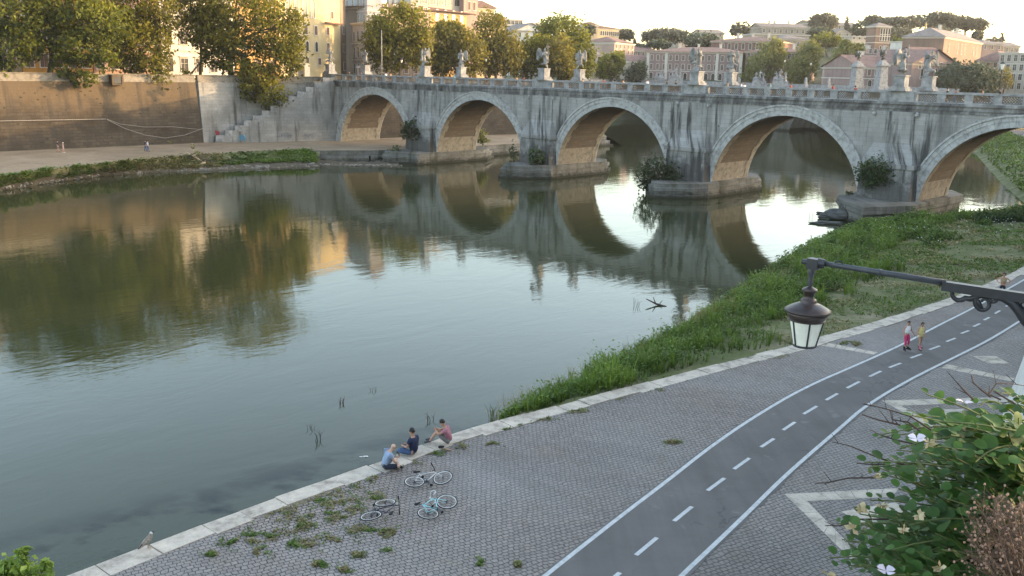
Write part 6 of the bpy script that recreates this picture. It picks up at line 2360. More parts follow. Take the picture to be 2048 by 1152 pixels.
building('villa', 'cream attic storey with large windows above the tiled eaves of the villa', A, Bq, 12, zat(12, 880, 300), zat(-26, 880, 300), pl_cream, 'hip', [(zat(8, 880, 300), 3.2, 2.2, 6, 'win')], (), False, 2, .6)
A, Bq = two(926, 308, 954, 312)
building('tower_house', 'plain pink tower-like house right of the villa', A, Bq, 14, G0, zat(-16, 940, 310), pl_rose, None, [(zat(20, 940, 310), 2.4, 1.1, 2, 'closed', .2, .9)], ())
A, Bq = two(954, 318, 986, 322)
building('house', 'yellow house with a tiled roof sloping down to the right', A, Bq, 16, G0, zat(16, 970, 320), pl_yellow, 'long', [(zat(36, 970, 320), 1.8, 1.0, 4, 'closed')], (), True, 2.8, 1)
A, Bq = two(986, 330, 1008, 332)
building('house', 'low roofed house stepping down beside the yellow one', A, Bq, 14, G0, zat(36, 995, 330), pl_cream, 'long', [(zat(45, 995, 330), 1.4, .9, 2, 'win')], (), True, 1.6, .8)
A, Bq = two(1004, 470, 1042, 474)
building('apartment_block', 'distant white apartment block with flat roof terraces', A, Bq, 18, 16, zat(38, 1020, 470), pl_white, None, [(zat(48, 1020, 470), 1.6, 2.2, 5, 'win'), (zat(58, 1020, 470), 1.6, 2.2, 5, 'win')], ())
A, Bq = two(1030, 440, 1088, 446)
building('house', 'pale house with a pitched roof left of the big dark tree', A, Bq, 18, 14, zat(62, 1060, 442), pl_white, 'gable', [(zat(74, 1060, 442), 1.8, 1.1, 4, 'win'), (zat(92, 1060, 442), 1.8, 1.1, 4, 'win')], (), True, 3.5, .8, 'roofg')
A, Bq = two(1062, 452, 1095, 455)
building('house', 'cream building with flat roof behind the pale pitched one', A, Bq, 18, 14, zat(46, 1080, 452), pl_cream, None, [(zat(58, 1080, 452), 1.7, 1.1, 3, 'win')], ())
# palaces right of the big tree
A, Bq = two(1186, 455, 1234, 462)
building('hill_palace', 'sunlit yellow palace on the hill behind the pink tower block', A, Bq, 20, 16, zat(57, 1210, 458), pl_yellow, 'hip', [(zat(71, 1210, 458), 2.0, 1.0, 9, 'arch', .22, 1)], (), True, 1.6, .8, 'roof')
A, Bq = two(1174, 440, 1192, 442)
building('turret', 'square belvedere turret left of the sunlit yellow palace', A, Bq, 10, 16, zat(50, 1183, 441), pl_beige, 'hip', [(zat(56, 1183, 441), 1.6, .9, 2, 'arch')], (), True, 1.4, .5, 'roof')
A, Bq = two(1170, 412, 1228, 406)
building('tower_block', 'mauve pink palace with a roof gallery behind the small grey green tree', A, Bq, 20, 13, zat(84, 1200, 409), pl_palace, 'hip', [(zat(y, 1200, 409), 1.7, 1.0, 9, 'win') for y in (94, 104, 113, 122, 131)], (), True, 2.4, 1.2, 'roofp')
A, Bq = two(1226, 392, 1266, 404)
building('tower_block', 'sunlit pink tower block right of the mauve palace', A, Bq, 20, 13, zat(87, 1245, 398), pl_palacel, None, [(zat(y, 1245, 398), 1.5, .95, 5, 'closed') for y in (97, 108, 119, 130, 141)], [(zat(y, 1245, 398), 1.5, .95, 4, 'closed') for y in (97, 108, 119, 130)])
A, Bq = two(1182, 356, 1212, 358)
building('house', 'small white house peeping out left of the small grey green tree', A, Bq, 14, G0, zat(110, 1195, 345), pl_white, 'hip', [(zat(122, 1195, 345), 2.0, 1.0, 3, 'arch'), (zat(136, 1195, 345), 2.0, 1.0, 3, 'arch')], (), True, 1.5, .6, 'roofg')
A, Bq = two(1262, 430, 1306, 434)
building('house', 'brown roofed long house between tower block and long pink palace', A, Bq, 22, 14, zat(101, 1285, 432), pl_dim, 'long', [(zat(112, 1285, 432), 1.6, 1.0, 5, 'win')], (), True, 3.2, .6, 'roofp')
A, Bq = two(1258, 382, 1300, 385)
building('house', 'low beige house with a tiled roof behind the street lamp', A, Bq, 14, G0, zat(122, 1280, 366), pl_beige, 'long', [(zat(133, 1280, 366), 1.6, 1.0, 5, 'closed')], (), True, 2.6, .6, 'roofp')
# the long pink palace
A, Bq = two(1292, 384, 1480, 368)
lp = building('long_palace', 'long pink palace with pale window frames behind the white sculpture groups', A, Bq, 26, G0, zat(104, 1380, 376), pl_palace, 'hip',
    [(zat(121, 1380, 376), 1.9, 1.0, 14, 'shutter', .02, .98), (zat(139, 1380, 376), 1.9, 1.0, 14, 'shutter', .02, .98), (zat(159, 1380, 376), 2.4, 1.3, 13, 'arch', .02, .98)], (), True, 2.2, .9, 'roofp', strings=(zat(143.5, 1380, 376), ))
for f in (.0, .2, .74, .985):
    mb = MB()
    p = A.lerp(Bq, f); dd = (Bq - A).normalized(); dd.z = 0
    mb.obox(Vector((p.x, p.y, G0)) - Vector((-dd.y, dd.x, 0)) * .22, dd * 1.1, Vector((-dd.y, dd.x, 0)) * .2, (0, 0, zat(107, 1380, 376) - G0))
    mb.build('pilaster', M['trim'], lp)
A, Bq = two(1418, 400, 1560, 386)
building('long_palace', 'taller red brown wing rising behind the pink palace roof', A, Bq, 26, 14, zat(82, 1480, 393), P_('red_brown_plaster', (.20, .12, .105)), 'hip', [(zat(98, 1480, 393), 2.3, 1.1, 8, 'arch', .12, .9)], (), True, 2.2, .9, 'roofp')
A, Bq = two(1488, 370, 1610, 360)
building('long_palace', 'brown wing of the pink palace behind the pale trees', A, Bq, 22, G0, zat(104, 1550, 365), pl_dim, 'hip', [(zat(118, 1550, 365), 2.0, 1.0, 9, 'win'), (zat(138, 1550, 365), 2.0, 1.0, 9, 'win')], (), True, 2, .8, 'roofp')
# buildings stepping up the hill
hb = [
 (1352, 1380, 78, 84, 480, pl_cream, 'long', 'pale low house left of the dark grove-like tree', 3),
 (1402, 1442, 66, 74, 500, pl_cream, 'long', 'flat pale building behind the dark grove-like tree', 3),
 (1515, 1604, 54, 72, 470, pl_beige, 'long', 'long beige convent under a green roof terrace on the hill', 8),
 (1500, 1612, 68, 90, 440, pl_beige, None, 'terraced beige building below the long convent', 9),
 (1610, 1640, 46, 56, 590, pl_beige, 'long', 'house on the ridge left of the round topped pine', 3),
 (1655, 1705, 50, 62, 585, pl_beige, 'long', 'long low house on the ridge below the slim cypress', 5),
 (1664, 1694, 65, 74, 500, pl_cream, 'gable', 'pale gabled house on the slope left of the bell tower', 2),
 (1695, 1728, 72, 82, 480, pl_cream, None, 'pale terrace wall house left of the bell tower', 3),
 (1810, 1880, 82, 94, 420, pl_white, None, 'pale grey flat building behind the column with gilded figure', 7),
 (1956, 1998, 88, 104, 430, pl_dim, 'hip', 'dim brown house right of the brick church', 3),
 (1992, 2032, 92, 110, 440, pl_beige, 'long', 'far beige house with cornice at the right edge', 4),
 (1556, 1612, 78, 100, 400, pl_beige, 'hip', 'beige house with low roof behind the pale trees', 4),
]
for (x0, x1, yt, yb, Y, mt, rf, lb, n_) in hb:
    A, Bq = two(x0, Y, x1, Y + 3)
    xm = (x0 + x1) / 2
    z0_ = zat(yb, xm, Y)
    building('hill_house', lb, A, Bq, 14, z0_, zat(yt, xm, Y), mt, rf, [(zat(yt + (yb - yt) * .62, xm, Y), 1.6, 1.0, n_, 'win')], (), True, 2.0, .7, 'roofg', 'building', 'buildings on the hillside')
# brick bell tower
A, Bq = two(1743, 400, 1772, 402)
bt = building('bell_tower', 'square brown brick bell tower with paired arched openings', A, Bq, 6.2, zat(110, 1757, 400), zat(52, 1757, 400), pl_brick, 'hip', [(zat(y, 1757, 400), 2.4, .8, 4, 'arch', .28, .98) for y in (68, 81)] + [(zat(104, 1757, 400), 2.4, .8, 3, 'arch', .3, .95)], (), True, 1.5, .4, 'roofg', 'tower', strings=(zat(86, 1757, 400), zat(73, 1757, 400)))
# church: crossing tower with pyramid roof, nave and gabled front
A, Bq = two(1880, 330, 1956, 376)
building('brick_church', 'square brick church crossing with a shallow pointed grey roof', A, Bq, 13.5, zat(125, 1918, 333), zat(75, 1918, 333), pl_brick, 'hip', [(zat(105, 1918, 333), 3.4, 1.0, 3, 'arch', .30, .58), (zat(105, 1918, 333), 2.8, .9, 2, 'arch', .72, .9), (zat(104, 1918, 333), 2.6, .9, 1, 'arch', .05, .2)], (), True, 3.4, .7, 'roofg', 'church')
A, Bq = two(1822, 306, 1912, 316)
building('church_nave', 'pinkish gabled church front behind the windswept angel', A, Bq, 20, G0, zat(128, 1865, 310), pl_dim, 'gable', [(zat(158, 1865, 310), 3.2, 1.2, 3, 'arch', .08, .98), (zat(138, 1865, 310), 2.0, 1.1, 3, 'win', .05, .75)], (), True, 4.6, .8, 'roofp', 'church')
A, Bq = two(1716, 312, 1830, 318)
building('hospital_wing', 'long pinkish wing with tiled roof behind the winged monuments', A, Bq, 20, G0, zat(136, 1775, 315), pl_dim, 'long', [(zat(152, 1775, 315), 1.9, 1.1, 8, 'closed'), (zat(176, 1775, 315), 2.4, 1.4, 7, 'arch')], (), True, 4.0, .6, 'roofp', strings=(zat(159, 1775, 315),))
A, Bq = two(1722, 345, 1810, 348)
building('hospital_wing', 'upper pink wing with small attic windows behind the winged monuments', A, Bq, 16, G0, zat(110, 1770, 346), pl_rose, 'long', [(zat(107.5, 1795, 346), 1.4, .9, 8, 'win', .1, 1)], (), True, 2.2, .6, 'roofp')
A, Bq = two(1836, 320, 1886, 322)
building('church_nave', 'tiled roof building joining the church front and the brick crossing', A, Bq, 14, G0, zat(112, 1860, 320), pl_dim, 'long', [(zat(118, 1860, 320), 1.4, .9, 4, 'win')], (), True, 3.0, .6, 'roofp', 'church')
A, Bq = two(1952, 330, 2010, 324)
building('house', 'brown roofed house above the broad dark evergreen tree', A, Bq, 16, G0, zat(122, 1980, 327), P_('warm_brown_plaster', (.42, .27, .17)), 'hip', [(zat(134, 1980, 327), 1.6, 1.0, 4, 'closed')], (), True, 3.4, 1.0, 'roofp')
A, Bq = two(1994, 322, 2075, 312)
building('pale_house', 'pale tall house with pilasters at the right edge behind the bare tree', A, Bq, 18, G0, zat(105, 2030, 317), pl_cream, None, [(zat(y, 2030, 317), 1.9, 1.1, 6, 'win') for y in (122, 141, 160, 178)], (), True, strings=(zat(128, 2030, 317), zat(147, 2030, 317)))
# column with gilded figure
b = gy(1846, 95, 415)
t = thing('monument_column', 'pale column carrying a small gilded figure on the hill', 'monument', b)
k = 415 / PXF
mb = MB(); mb.box((b.x, b.y, b.z - 6), (26 * k, 20 * k, 6 + 8 * k), .1); mb.box((b.x, b.y, b.z + 8 * k + .002), (12 * k, 12 * k, 3 * k), .1)
mb.lathe([(4.6 * k, 11 * k), (4.2 * k, 13 * k), (3.4 * k, 28 * k), (4.6 * k, 29 * k), (4.8 * k, 31 * k)], b, 12); mb.build('column_shaft', M['whitestone'], t)
me = angel_mesh(.4, .8, False, 77); xform_mesh(me, .3, (0, 0, 31 * k), 17 * k / 3.0); mesh_obj('figure', me, M['gold'], t)

# ================================================================== THE NEXT BRIDGE AND ITS SCULPTURES
nb0, nb1 = gy(1190, 165, 372), gy(1840, 185, 262)
nd_ = (nb1 - nb0); nd_.z = 0; NL = nd_.length; nd_.normalize(); nn_ = Vector((-nd_.y, nd_.x, 0))
def NB(s, w, z):
    v = nb0 + nd_ * s + nn_ * w
    return Vector((v.x, v.y, z))
t = thing('stone_bridge', 'second bridge downstream, seen only behind the parapet of the first', 'bridge', NB(NL / 2, 0, 0))
mb = MB()
n_ = 3
span = NL / n_
for w in (0, 14):
    for i in range(n_):
        c = span * (i + .5); hw = span / 2 - 3
        prev = None
        for k in range(17):
            x = c - hw + 2 * hw * k / 16
            z = 1.0 + 10.2 * sqrt(max(0, 1 - ((x - c) / hw) ** 2))
            if prev: mb.quad(NB(prev[0], w, prev[1]), NB(x, w, z), NB(x, w, 13.2), NB(prev[0], w, 13.2))
            if prev and w == 0: mb.quad(NB(prev[0], 0.002, prev[1]), NB(prev[0], 13.998, prev[1]), NB(x, 13.998, z), NB(x, 0.002, z))
            prev = (x, z)
        for a, b_ in ((c - span / 2, c - hw), (c + hw, c + span / 2)):
            mb.quad(NB(a, w, -1.5), NB(b_, w, -1.5), NB(b_, w, 13.2), NB(a, w, 13.2))
mb.quad(NB(0, 0, 13.198), NB(NL, 0, 13.198), NB(NL, 14, 13.198), NB(0, 14, 13.198))
mb.build('spandrel_wall', M['pierbase'], t)
mb = MB()
for w in (0, 13.4):
    mb.obox(NB(0, w, 13.2), nd_ * NL, nn_ * .6, (0, 0, 1.0))
mb.build('parapet', M['whitestone'], t)

def group_sculpture(px0, px1, yt, yb, Y, label, seed):
    """white stone figures crowding on a plinth"""
    R = random.Random(seed)
    k = Y / PXF
    xm = (px0 + px1) / 2
    b = gy(xm, yb, Y); b.z = 13.2
    t = thing('sculpture_group', label, 'sculpture', b, 'white sculpture groups on the next bridge')
    w = (px1 - px0) * k
    ztop = gy(xm, yt, Y).z
    zp = b.z + (ztop - b.z) * .34
    mb = MB(); mb.box((b.x, b.y, b.z), (w * .98, 2.6, .8)); mb.box((b.x, b.y, b.z + .802), (w * .86, 2.2, zp - b.z - .8)); mb.build('plinth', M['whitestone'], t)
    nf = max(2, int(w / 1.5))
    H = ztop - zp
    for i in range(nf):
        f = (i + .5) / nf
        x = (f - .5) * w * .8
        h = H * (1 - .35 * abs(f - .55) * 2) * R.uniform(.85, 1.05)
        me = angel_mesh(R.uniform(-1.5, 1.5), R.uniform(.2, 1.6), R.random() < .5, seed + i)
        xform_mesh(me, R.uniform(-1, 1), (x, R.uniform(-.5, .5), zp - b.z), h / 3.05)
        mesh_obj('figure', me, M['whitestone'], t)
    mb = MB()
    for i in range(5):
        mb.blob((b.x + R.uniform(-.4, .4) * w, b.y + R.uniform(-.8, .8), zp + .35), (.8, .7, .6), seed + i, .5, 6)
    mb.build('rockwork', M['whitestone'], t)
group_sculpture(1308, 1334, 138, 166, 336, 'low white sculpture group before the pink palace, left one of the close pair', 101)
group_sculpture(1336, 1366, 131, 166, 331, 'taller white sculpture group before the pink palace, right one of the close pair', 102)
group_sculpture(1504, 1532, 138, 170, 304, 'white sculpture group in front of the first pale tree', 103)
group_sculpture(1544, 1576, 136, 171, 297, 'white sculpture group standing beside the tall street lamp', 104)
for (px_, yt, Y, lb) in ((1711, 122, 275, 'left one of two white monuments topped by a dark winged figure'), (1760, 120, 269, 'right one of two white monuments topped by a dark winged figure')):
    k = Y / PXF
    b = gy(px_, 178, Y); b.z = 13.2
    t = thing('winged_monument', lb, 'monument', b, 'winged monuments on the next bridge')
    H = gy(px_, yt, Y).z - b.z
    mb = MB()
    for (w0, z0_, z1_, tp) in ((3.6, 0, .8, 1), (3.1, .802, 1.3, 1), (2.7, 1.302, H - 1.7, .80), (3.1, H - 1.698, H - 1.3, 1), (2.5, H - 1.298, H - .6, .8), (1.4, H - .598, H, .85)):
        mb.box((b.x, b.y, b.z + z0_), (w0, w0, z1_ - z0_), .3, 0, tp)
    mb.build('pedestal', M['whitestone'], t)
    me = angel_mesh(.6, 1.4, px_ < 1730, 7); xform_mesh(me, 2.4, (0, 0, H), 2.7 / 3.0); mesh_obj('figure', me, M['bronze'], t)
    for s in (-1, 1):
        mb = MB(); wing(mb, s, .4, .2)
        o = mb.build('wing', M['bronze'], None, True, at=(0, 0, 0)); o.data.transform(Matrix.Translation((0, 0, H)) @ Matrix.Rotation(2.4, 4, 'Z') @ Matrix.Scale(.9, 4)); o.location = (0, 0, 0); o.parent = t
for (px_, yt, Y, lb) in ((1226, 143, 362, 'small grey obelisk beside the small grey green tree'), (1611, 154, 289, 'small white obelisk before the pale trees, left one'), (1657, 154, 282, 'small white obelisk before the yellowish tree')):
    b = gy(px_, 172, Y); b.z = 13.2
    H = gy(px_, yt, Y).z - b.z
    t = thing('obelisk', lb, 'obelisk', b, 'small obelisks on the next bridge')
    mb = MB(); mb.box((b.x, b.y, b.z), (1.3, 1.3, .9), .3); mb.build('base', M['whitestone'], t)
    mb = MB(); mb.box((b.x, b.y, b.z + .9), (.85, .85, H - 1.3), .3, 0, .66); mb.box((b.x, b.y, b.z + H - .398), (.56, .56, .4), .3, 0, .05); mb.build('shaft', M['whitestone'], t)

# ================================================================== PLANTS AT THE RIVER
def bush(label, c, lobes, count, size, mat, seed, name='bush', grp=None, clump=8):
    R = random.Random(seed)
    c = Vector(c)
    t = thing(name, label, 'bush', c, grp)
    mb = MB()
    for lc_, r in lobes:
        for _ in range(4):
            e_ = Vector(lc_) + Vector((R.uniform(-1, 1) * r[0], R.uniform(-1, 1) * r[1], R.uniform(-.5, .9) * r[2])) * .8
            mb.tube([c, c.lerp(e_, .5) + Vector((R.uniform(-.2, .2), R.uniform(-.2, .2), .1)), e_], [.05, .03, .012], 5, cap=False)
    mb.build('stems', M['bark'], t)
    mb = MB(); leaf_cloud(mb, lobes, int(count * .85), size, R, clump, 0, 0, .4, .22, .30)
    mb.build('foliage', mat, t)
    return t
def bl(pts, Y):
    return plx(pts, Y)
def bush_px(label, root, pts, Y, count, size, mat, seed, grp='bushes rooted in the bridge piers'):
    return bush(label, gy(root[0], root[1], Y), bl(pts, Y), count, size, mat, seed, 'bush', grp)
c3 = B(PIERS[2] - 3.0, -2.6, 2); c4 = B(PIERS[3] - .9, -1.9, 4)
bush_px('large spreading fig bush at the water side of the middle pier', (1325, 370), [(1312, 340, 26, 26), (1332, 350, 24, 20), (1298, 355, 22, 18), (1290, 372, 14, 7), (1352, 358, 20, 12)], B(PIERS[2] - 2.5, -3.4, 2).y, 2600, .38, M['bushd'], 1)
bush_px('trailing green plants hanging over the plinth of the middle pier', (1380, 372), [(1375, 378, 26, 8), (1412, 380, 12, 7), (1350, 372, 14, 7)], B(PIERS[2], -5.6, 2).y, 700, .30, M['bush'], 2)
bush_px('round dense bush growing high on the nearest pier', (1745, 355), [(1755, 335, 30, 22), (1738, 348, 24, 22), (1770, 350, 24, 22), (1752, 362, 22, 14)], B(PIERS[3] - 2.0, -2.5, 4).y, 3600, .30, M['bush'], 3)
bush_px('dark bush on the first pier from the far bank, left of the second arch', (822, 268), [(825, 255, 18, 16), (812, 262, 10, 14), (838, 268, 10, 14)], B(PIERS[0] - 1.5, -2.4, 4).y, 1100, .40, M['bushd'], 4)
bush_px('loose bush on the muddy shore left of the first pier', (793, 318), [(792, 305, 13, 13), (800, 312, 9, 8), (782, 312, 8, 8)], B(PIERS[0] - 6, -9, 1).y, 800, .36, M['bush'], 5)
bush_px('fresh green bush growing on the second pier plinth between the dark stone blocks', (1075, 330), [(1072, 310, 13, 15), (1078, 322, 11, 8), (1066, 322, 8, 8)], B(PIERS[1] + 1.2, -3.2, 2).y, 800, .36, M['bush'], 6)
bush_px('thin creepers on the left edge of the second pier', (1028, 330), [(1028, 300, 7, 16), (1026, 322, 8, 10)], B(PIERS[1] - 3.9, -2.2, 2).y, 320, .34, M['bush'], 7)
bush_px('sunlit bright green bush seen through the second arch', (965, 285), [(964, 272, 9, 12), (968, 282, 12, 7)], B(-31, 11.5, 2).y, 500, .40, M['lime'], 8)
bush_px('small tuft on the plinth corner left of the round bush', (1698, 392), [(1698, 386, 6, 6)], B(PIERS[3] - 4.2, -4, 2).y, 120, .2, M['bush'], 9)

# weeds on the near bank: one mass of leaves and stems
def weeds(name, label, gen, n, mat, seed):
    R = random.Random(seed)
    mb = MB(); mb.usetone = True
    V, F, T = mb.v, mb.f, mb.tone
    for _ in range(n):
        g = gen(R)
        if g is None: continue
        p, h, wdt, tone = g
        kind = R.random()
        nl = 4 if kind < .7 else 3
        for k in range(nl):
            a = R.uniform(0, 2 * pi)
            out = Vector((cos(a), sin(a), 0))
            b = p + out * R.uniform(0, .12) * h
            if kind < .55:      # blade
                L = h * R.uniform(.6, 1.15)
                t1 = b + Vector((0, 0, L * .6)) + out * L * .18
                t2 = b + Vector((0, 0, L * R.uniform(.75, 1.0))) + out * L * R.uniform(.3, .6)
                s = Vector((-out.y, out.x, 0)) * wdt * .5
                o = len(V)
                V.extend((tuple(b - s), tuple(b + s), tuple(t1 + s * .9), tuple(t1 - s * .9), tuple(t2)))
                F.append((o, o + 1, o + 2, o + 3)); F.append((o + 3, o + 2, o + 4)); mb.m.extend((0, 0))
                T.extend((tone * .5, tone * .5, tone, tone, min(1, tone * 1.2)))
            else:               # broad leaf held on a stalk
                z = h * R.uniform(.25, 1.0)
                c = b + Vector((0, 0, z)) + out * h * R.uniform(.05, .3)
                d = (out + Vector((0, 0, R.uniform(-.3, .7)))).normalized()
                s = Vector((-out.y, out.x, R.uniform(-.4, .4))).normalized() * wdt * 1.5
                L = wdt * R.uniform(2.5, 4.5)
                o = len(V)
                V.extend((tuple(c), tuple(c + d * L * .5 + s), tuple(c + d * L), tuple(c + d * L * .5 - s)))
                F.append((o, o + 1, o + 2, o + 3)); mb.m.append(0)
                tt = min(1, tone * (.6 + .5 * z / h))
                T.extend((tt, tt, tt, tt))
    return tag(mb.build(name, mat, at=(0, 0, 0)), label, 'grass', None, 'stuff')
UMAX = 9.3
_SL = [((shore_n[i] + kerb_n[i]) / 2 - (shore_n[i + 1] + kerb_n[i + 1]) / 2).length * ((shore_n[i] - kerb_n[i]).length + 2) * (1 if i > 5 else 2.0) for i in range(9)]
def bank_u(R, lo=0, hi=9):
    return R.choices(range(lo, hi), _SL[lo:hi])[0] + R.random()
def bank_gen(R):
    u = bank_u(R); 
    if u < .55: return None
    f = R.random() if u < 2.5 else (R.random() ** 1.25 if R.random() < .7 else R.uniform(.01, .2))
    p = bank_z(u, f)
    n1 = mnoise.noise(Vector((p.x * .16, p.y * .16, 1)))
    n2 = mnoise.noise(Vector((p.x * .5, p.y * .5, 5)))
    tall = f < (.92 if u < 3.0 else (.60 if u < 5 else .42)) + .12 * n2
    if f < .012: return None
    if not tall:
        if n1 + .6 * n2 < -.02 and R.random() < .93: return None
        h = R.uniform(.08, .22) * (1 + .8 * max(0, n2)); tone = .45 + .3 * n1 + R.uniform(-.15, .2)
    else:
        if n1 < -.42 and R.random() < .5: return None
        h = R.choice((.3, .42, .5, .6, .72, .95)) * max(.35, 1.0 + 1.5 * n2) * (.6 if f < .2 else 1) * (min(1, (u - .3) / 1.2)); tone = .42 + .45 * n2 + .25 * n1 + R.uniform(-.2, .25)
    far = max(1.0, (p - CAM).length / 60)
    return p, h, .036 * far + .008 * (h > .3), max(.02, min(1, tone))
weeds('grass', 'tall green weeds and grass along the near river bank', bank_gen, 38000, M['weed'], 3)
def dry_gen(R):
    u = bank_u(R, 3, 9); f = R.uniform(.35, 1.0)
    p = bank_z(u, f)
    if mnoise.noise(Vector((p.x * .3, p.y * .3, 9))) < .05: return None
    return p, R.uniform(.06, .2), .04 * max(1, (p - CAM).length / 60), R.uniform(.2, .8)
weeds('grass', 'dry yellow grass between the bare patches of the near bank', dry_gen, 13000, M['weedd'], 4)
# tall seeding stalks against the water
def stalk_gen(R):
    u = R.uniform(.4, 5.5); f = R.uniform(.08, .3)
    p = bank_z(u, f)
    return p, R.uniform(.8, 1.35), .022, R.uniform(.3, .7)
weeds('weeds', 'thin seeding stalks at the water side of the near bank', stalk_gen, 420, M['weedd'], 5)
# bushy undergrowth swelling out of the grass
R = random.Random(77)
mb = MB()
for _ in range(150):
    u = bank_u(R, 0, 8); f = R.uniform(.06, .62)
    if u < .5: continue
    p = bank_z(u, f)
    if mnoise.noise(Vector((p.x * .14, p.y * .14, 21))) < -.05: continue
    r = R.uniform(.35, .95)
    leaf_cloud(mb, [(p + Vector((0, 0, r * .35)), (r * 1.2, r * 1.1, r * .75))], int(170 * r) + 60, .13 * max(1, (p - CAM).length / 55), R, 7, 0, 0, .6, .6, .24)
tag(mb.build('undergrowth', M['shrub'], at=(0, 0, 0)), 'bushy dark green undergrowth among the weeds of the near bank', 'undergrowth', None, 'stuff')
# white flowering plants near the bridge end of the bank
mb = MB()
R = random.Random(8)
for _ in range(420):
    u = R.uniform(5.6, 9.0); f = R.uniform(.15, .75)
    p = bank_z(u, f)
    if mnoise.noise(Vector((p.x * .25, p.y * .25, 3))) < .1: continue
    mb.blob((p.x, p.y, p.z + R.uniform(.35, .75)), (.06, .06, .035), 1, 0, 3)
tag(mb.build('wildflowers', M['rim'], at=(0, 0, 0)), 'tiny white flower heads among the weeds by the nearest pier', 'flowers', None, 'stuff')
# shrubby line of plants at the foot of the nearest arch
lb = []
for i in range(9):
    p = bank_z(7.3 + i * .24, .55 + .03 * (i % 3)); lb.append((p + Vector((0, 0, .5)), (1.9, 1.5, .75)))
R = random.Random(6)
t = thing('hedge', 'low dark green thicket of weeds below the nearest pier and arch', 'bush', lb[0][0] - Vector((0, 0, .5)))
mb = MB(); leaf_cloud(mb, lb, 5200, .26, R, 8, 0, 0, .5, .5, .22); mb.build('foliage', M['bush'], t)

# green bank beyond the near arch
def beyond_gen(R):
    u = R.uniform(9.2, 13.9); f = R.uniform(.05, .95)
    p = bank_z(u, f)
    return p, R.uniform(.4, 1.0), .16, .4 + .4 * mnoise.noise(p * .2) + R.uniform(-.15, .25)
weeds('grass', 'green bank of weeds seen through the nearest arch', beyond_gen, 6000, M['weed'], 7)

# far bank grass
def far_gen(R):
    k = R.uniform(0.1, 7.9); i = int(k); fr = k - i
    e = edge[i].lerp(edge[i + 1], fr); m_ = mid[i].lerp(mid[i + 1], fr); s = shore[i].lerp(shore[i + 1], fr)
    f = R.random()
    p = e.lerp(m_, f * 2) if f < .5 else m_.lerp(s, f * 2 - 1)
    if f > .60 + .25 * mnoise.noise(p * .2): return None
    x = mnoise.noise(Vector((p.x * .12, p.y * .12, 2)))
    if mnoise.noise(Vector((p.x * .45, p.y * .45, 7))) < -.15 and R.random() < .8: return None
    gap = 3.6 < k < 5.2
    if gap and R.random() < .85: return None
    return p, R.uniform(.08, .32) * (1.2 + 1.4 * x) * (1 if k < 7.2 else (8 - k)), .11, .5 + .5 * x + R.uniform(-.25, .25)
weeds('grass', 'grass on the far bank below the quay path', far_gen, 14000, M['weed'], 9)
def far_dry(R):
    k = R.uniform(3.2, 5.4); i = int(k); fr = k - i
    e = edge[i].lerp(edge[i + 1], fr); m_ = mid[i].lerp(mid[i + 1], fr); s = shore[i].lerp(shore[i + 1], fr)
    f = R.uniform(.0, .8)
    p = e.lerp(m_, f * 2) if f < .5 else m_.lerp(s, f * 2 - 1)
    return p, R.uniform(.12, .5), .12, R.uniform(.1, .6)
weeds('weeds', 'brown dry weeds around the driftwood on the far bank', far_dry, 1300, M['weedd'], 10)

# rubble along the far shore
mb = MB(); R = random.Random(12)
for _ in range(260):
    k = 7.95 * R.random() ** 1.5; i = int(k); fr = k - i
    s = shore[i].lerp(shore[i + 1], fr); m_ = mid[i].lerp(mid[i + 1], fr)
    p = s.lerp(m_, R.uniform(-.05, .45) ** 1.0)
    r = R.uniform(.05, .2) * R.choice((1, 1, 1, 2)) * (1.2 if k < 3 else 1)
    mb.blob((p.x, p.y, p.z + r * .2), (r * R.uniform(.8, 1.6), r * R.uniform(.6, 1.2), r * .6), R.randrange(99), .5, 4)
for _ in range(120):
    f = R.random(); i = 0 if f < .5 else 1
    p = f1[i].lerp(f1[i + 1], f * 2 - i) + Vector((R.uniform(-.5, .5), R.uniform(-.2, 2.5), .03))
    r = R.uniform(.08, .28)
    mb.blob((p.x, p.y, p.z), (r * 1.3, r, r * .5), R.randrange(99), .5, 4)
tag(mb.build('rubble', M['rock'], at=(0, 0, 0)), 'stones and rubble strewn along the far waterline', 'rubble', None, 'stuff')
for k, (x, y, w) in enumerate(((258, 336, 1.1), (284, 335, 1.3), (272, 337, .8), (20, 369, 1.6), (44, 365, 1.0))):
    p = gz(x, y, .35)
    mb = MB(); mb.blob((p.x, p.y, .3), (w, w * .6, .38), k + 30, .4, 6)
    tag(mb.build('boulder', M['rock']), ['pale flat block left of the driftwood on the far shore', 'large pale block on the far shore below the second pair of walkers', 'small block between the two pale blocks on the far shore', 'long pale slab at the far shore by the left edge', 'short pale slab right of the long slab by the left edge'][k], 'boulder', 'blocks on the far shore')

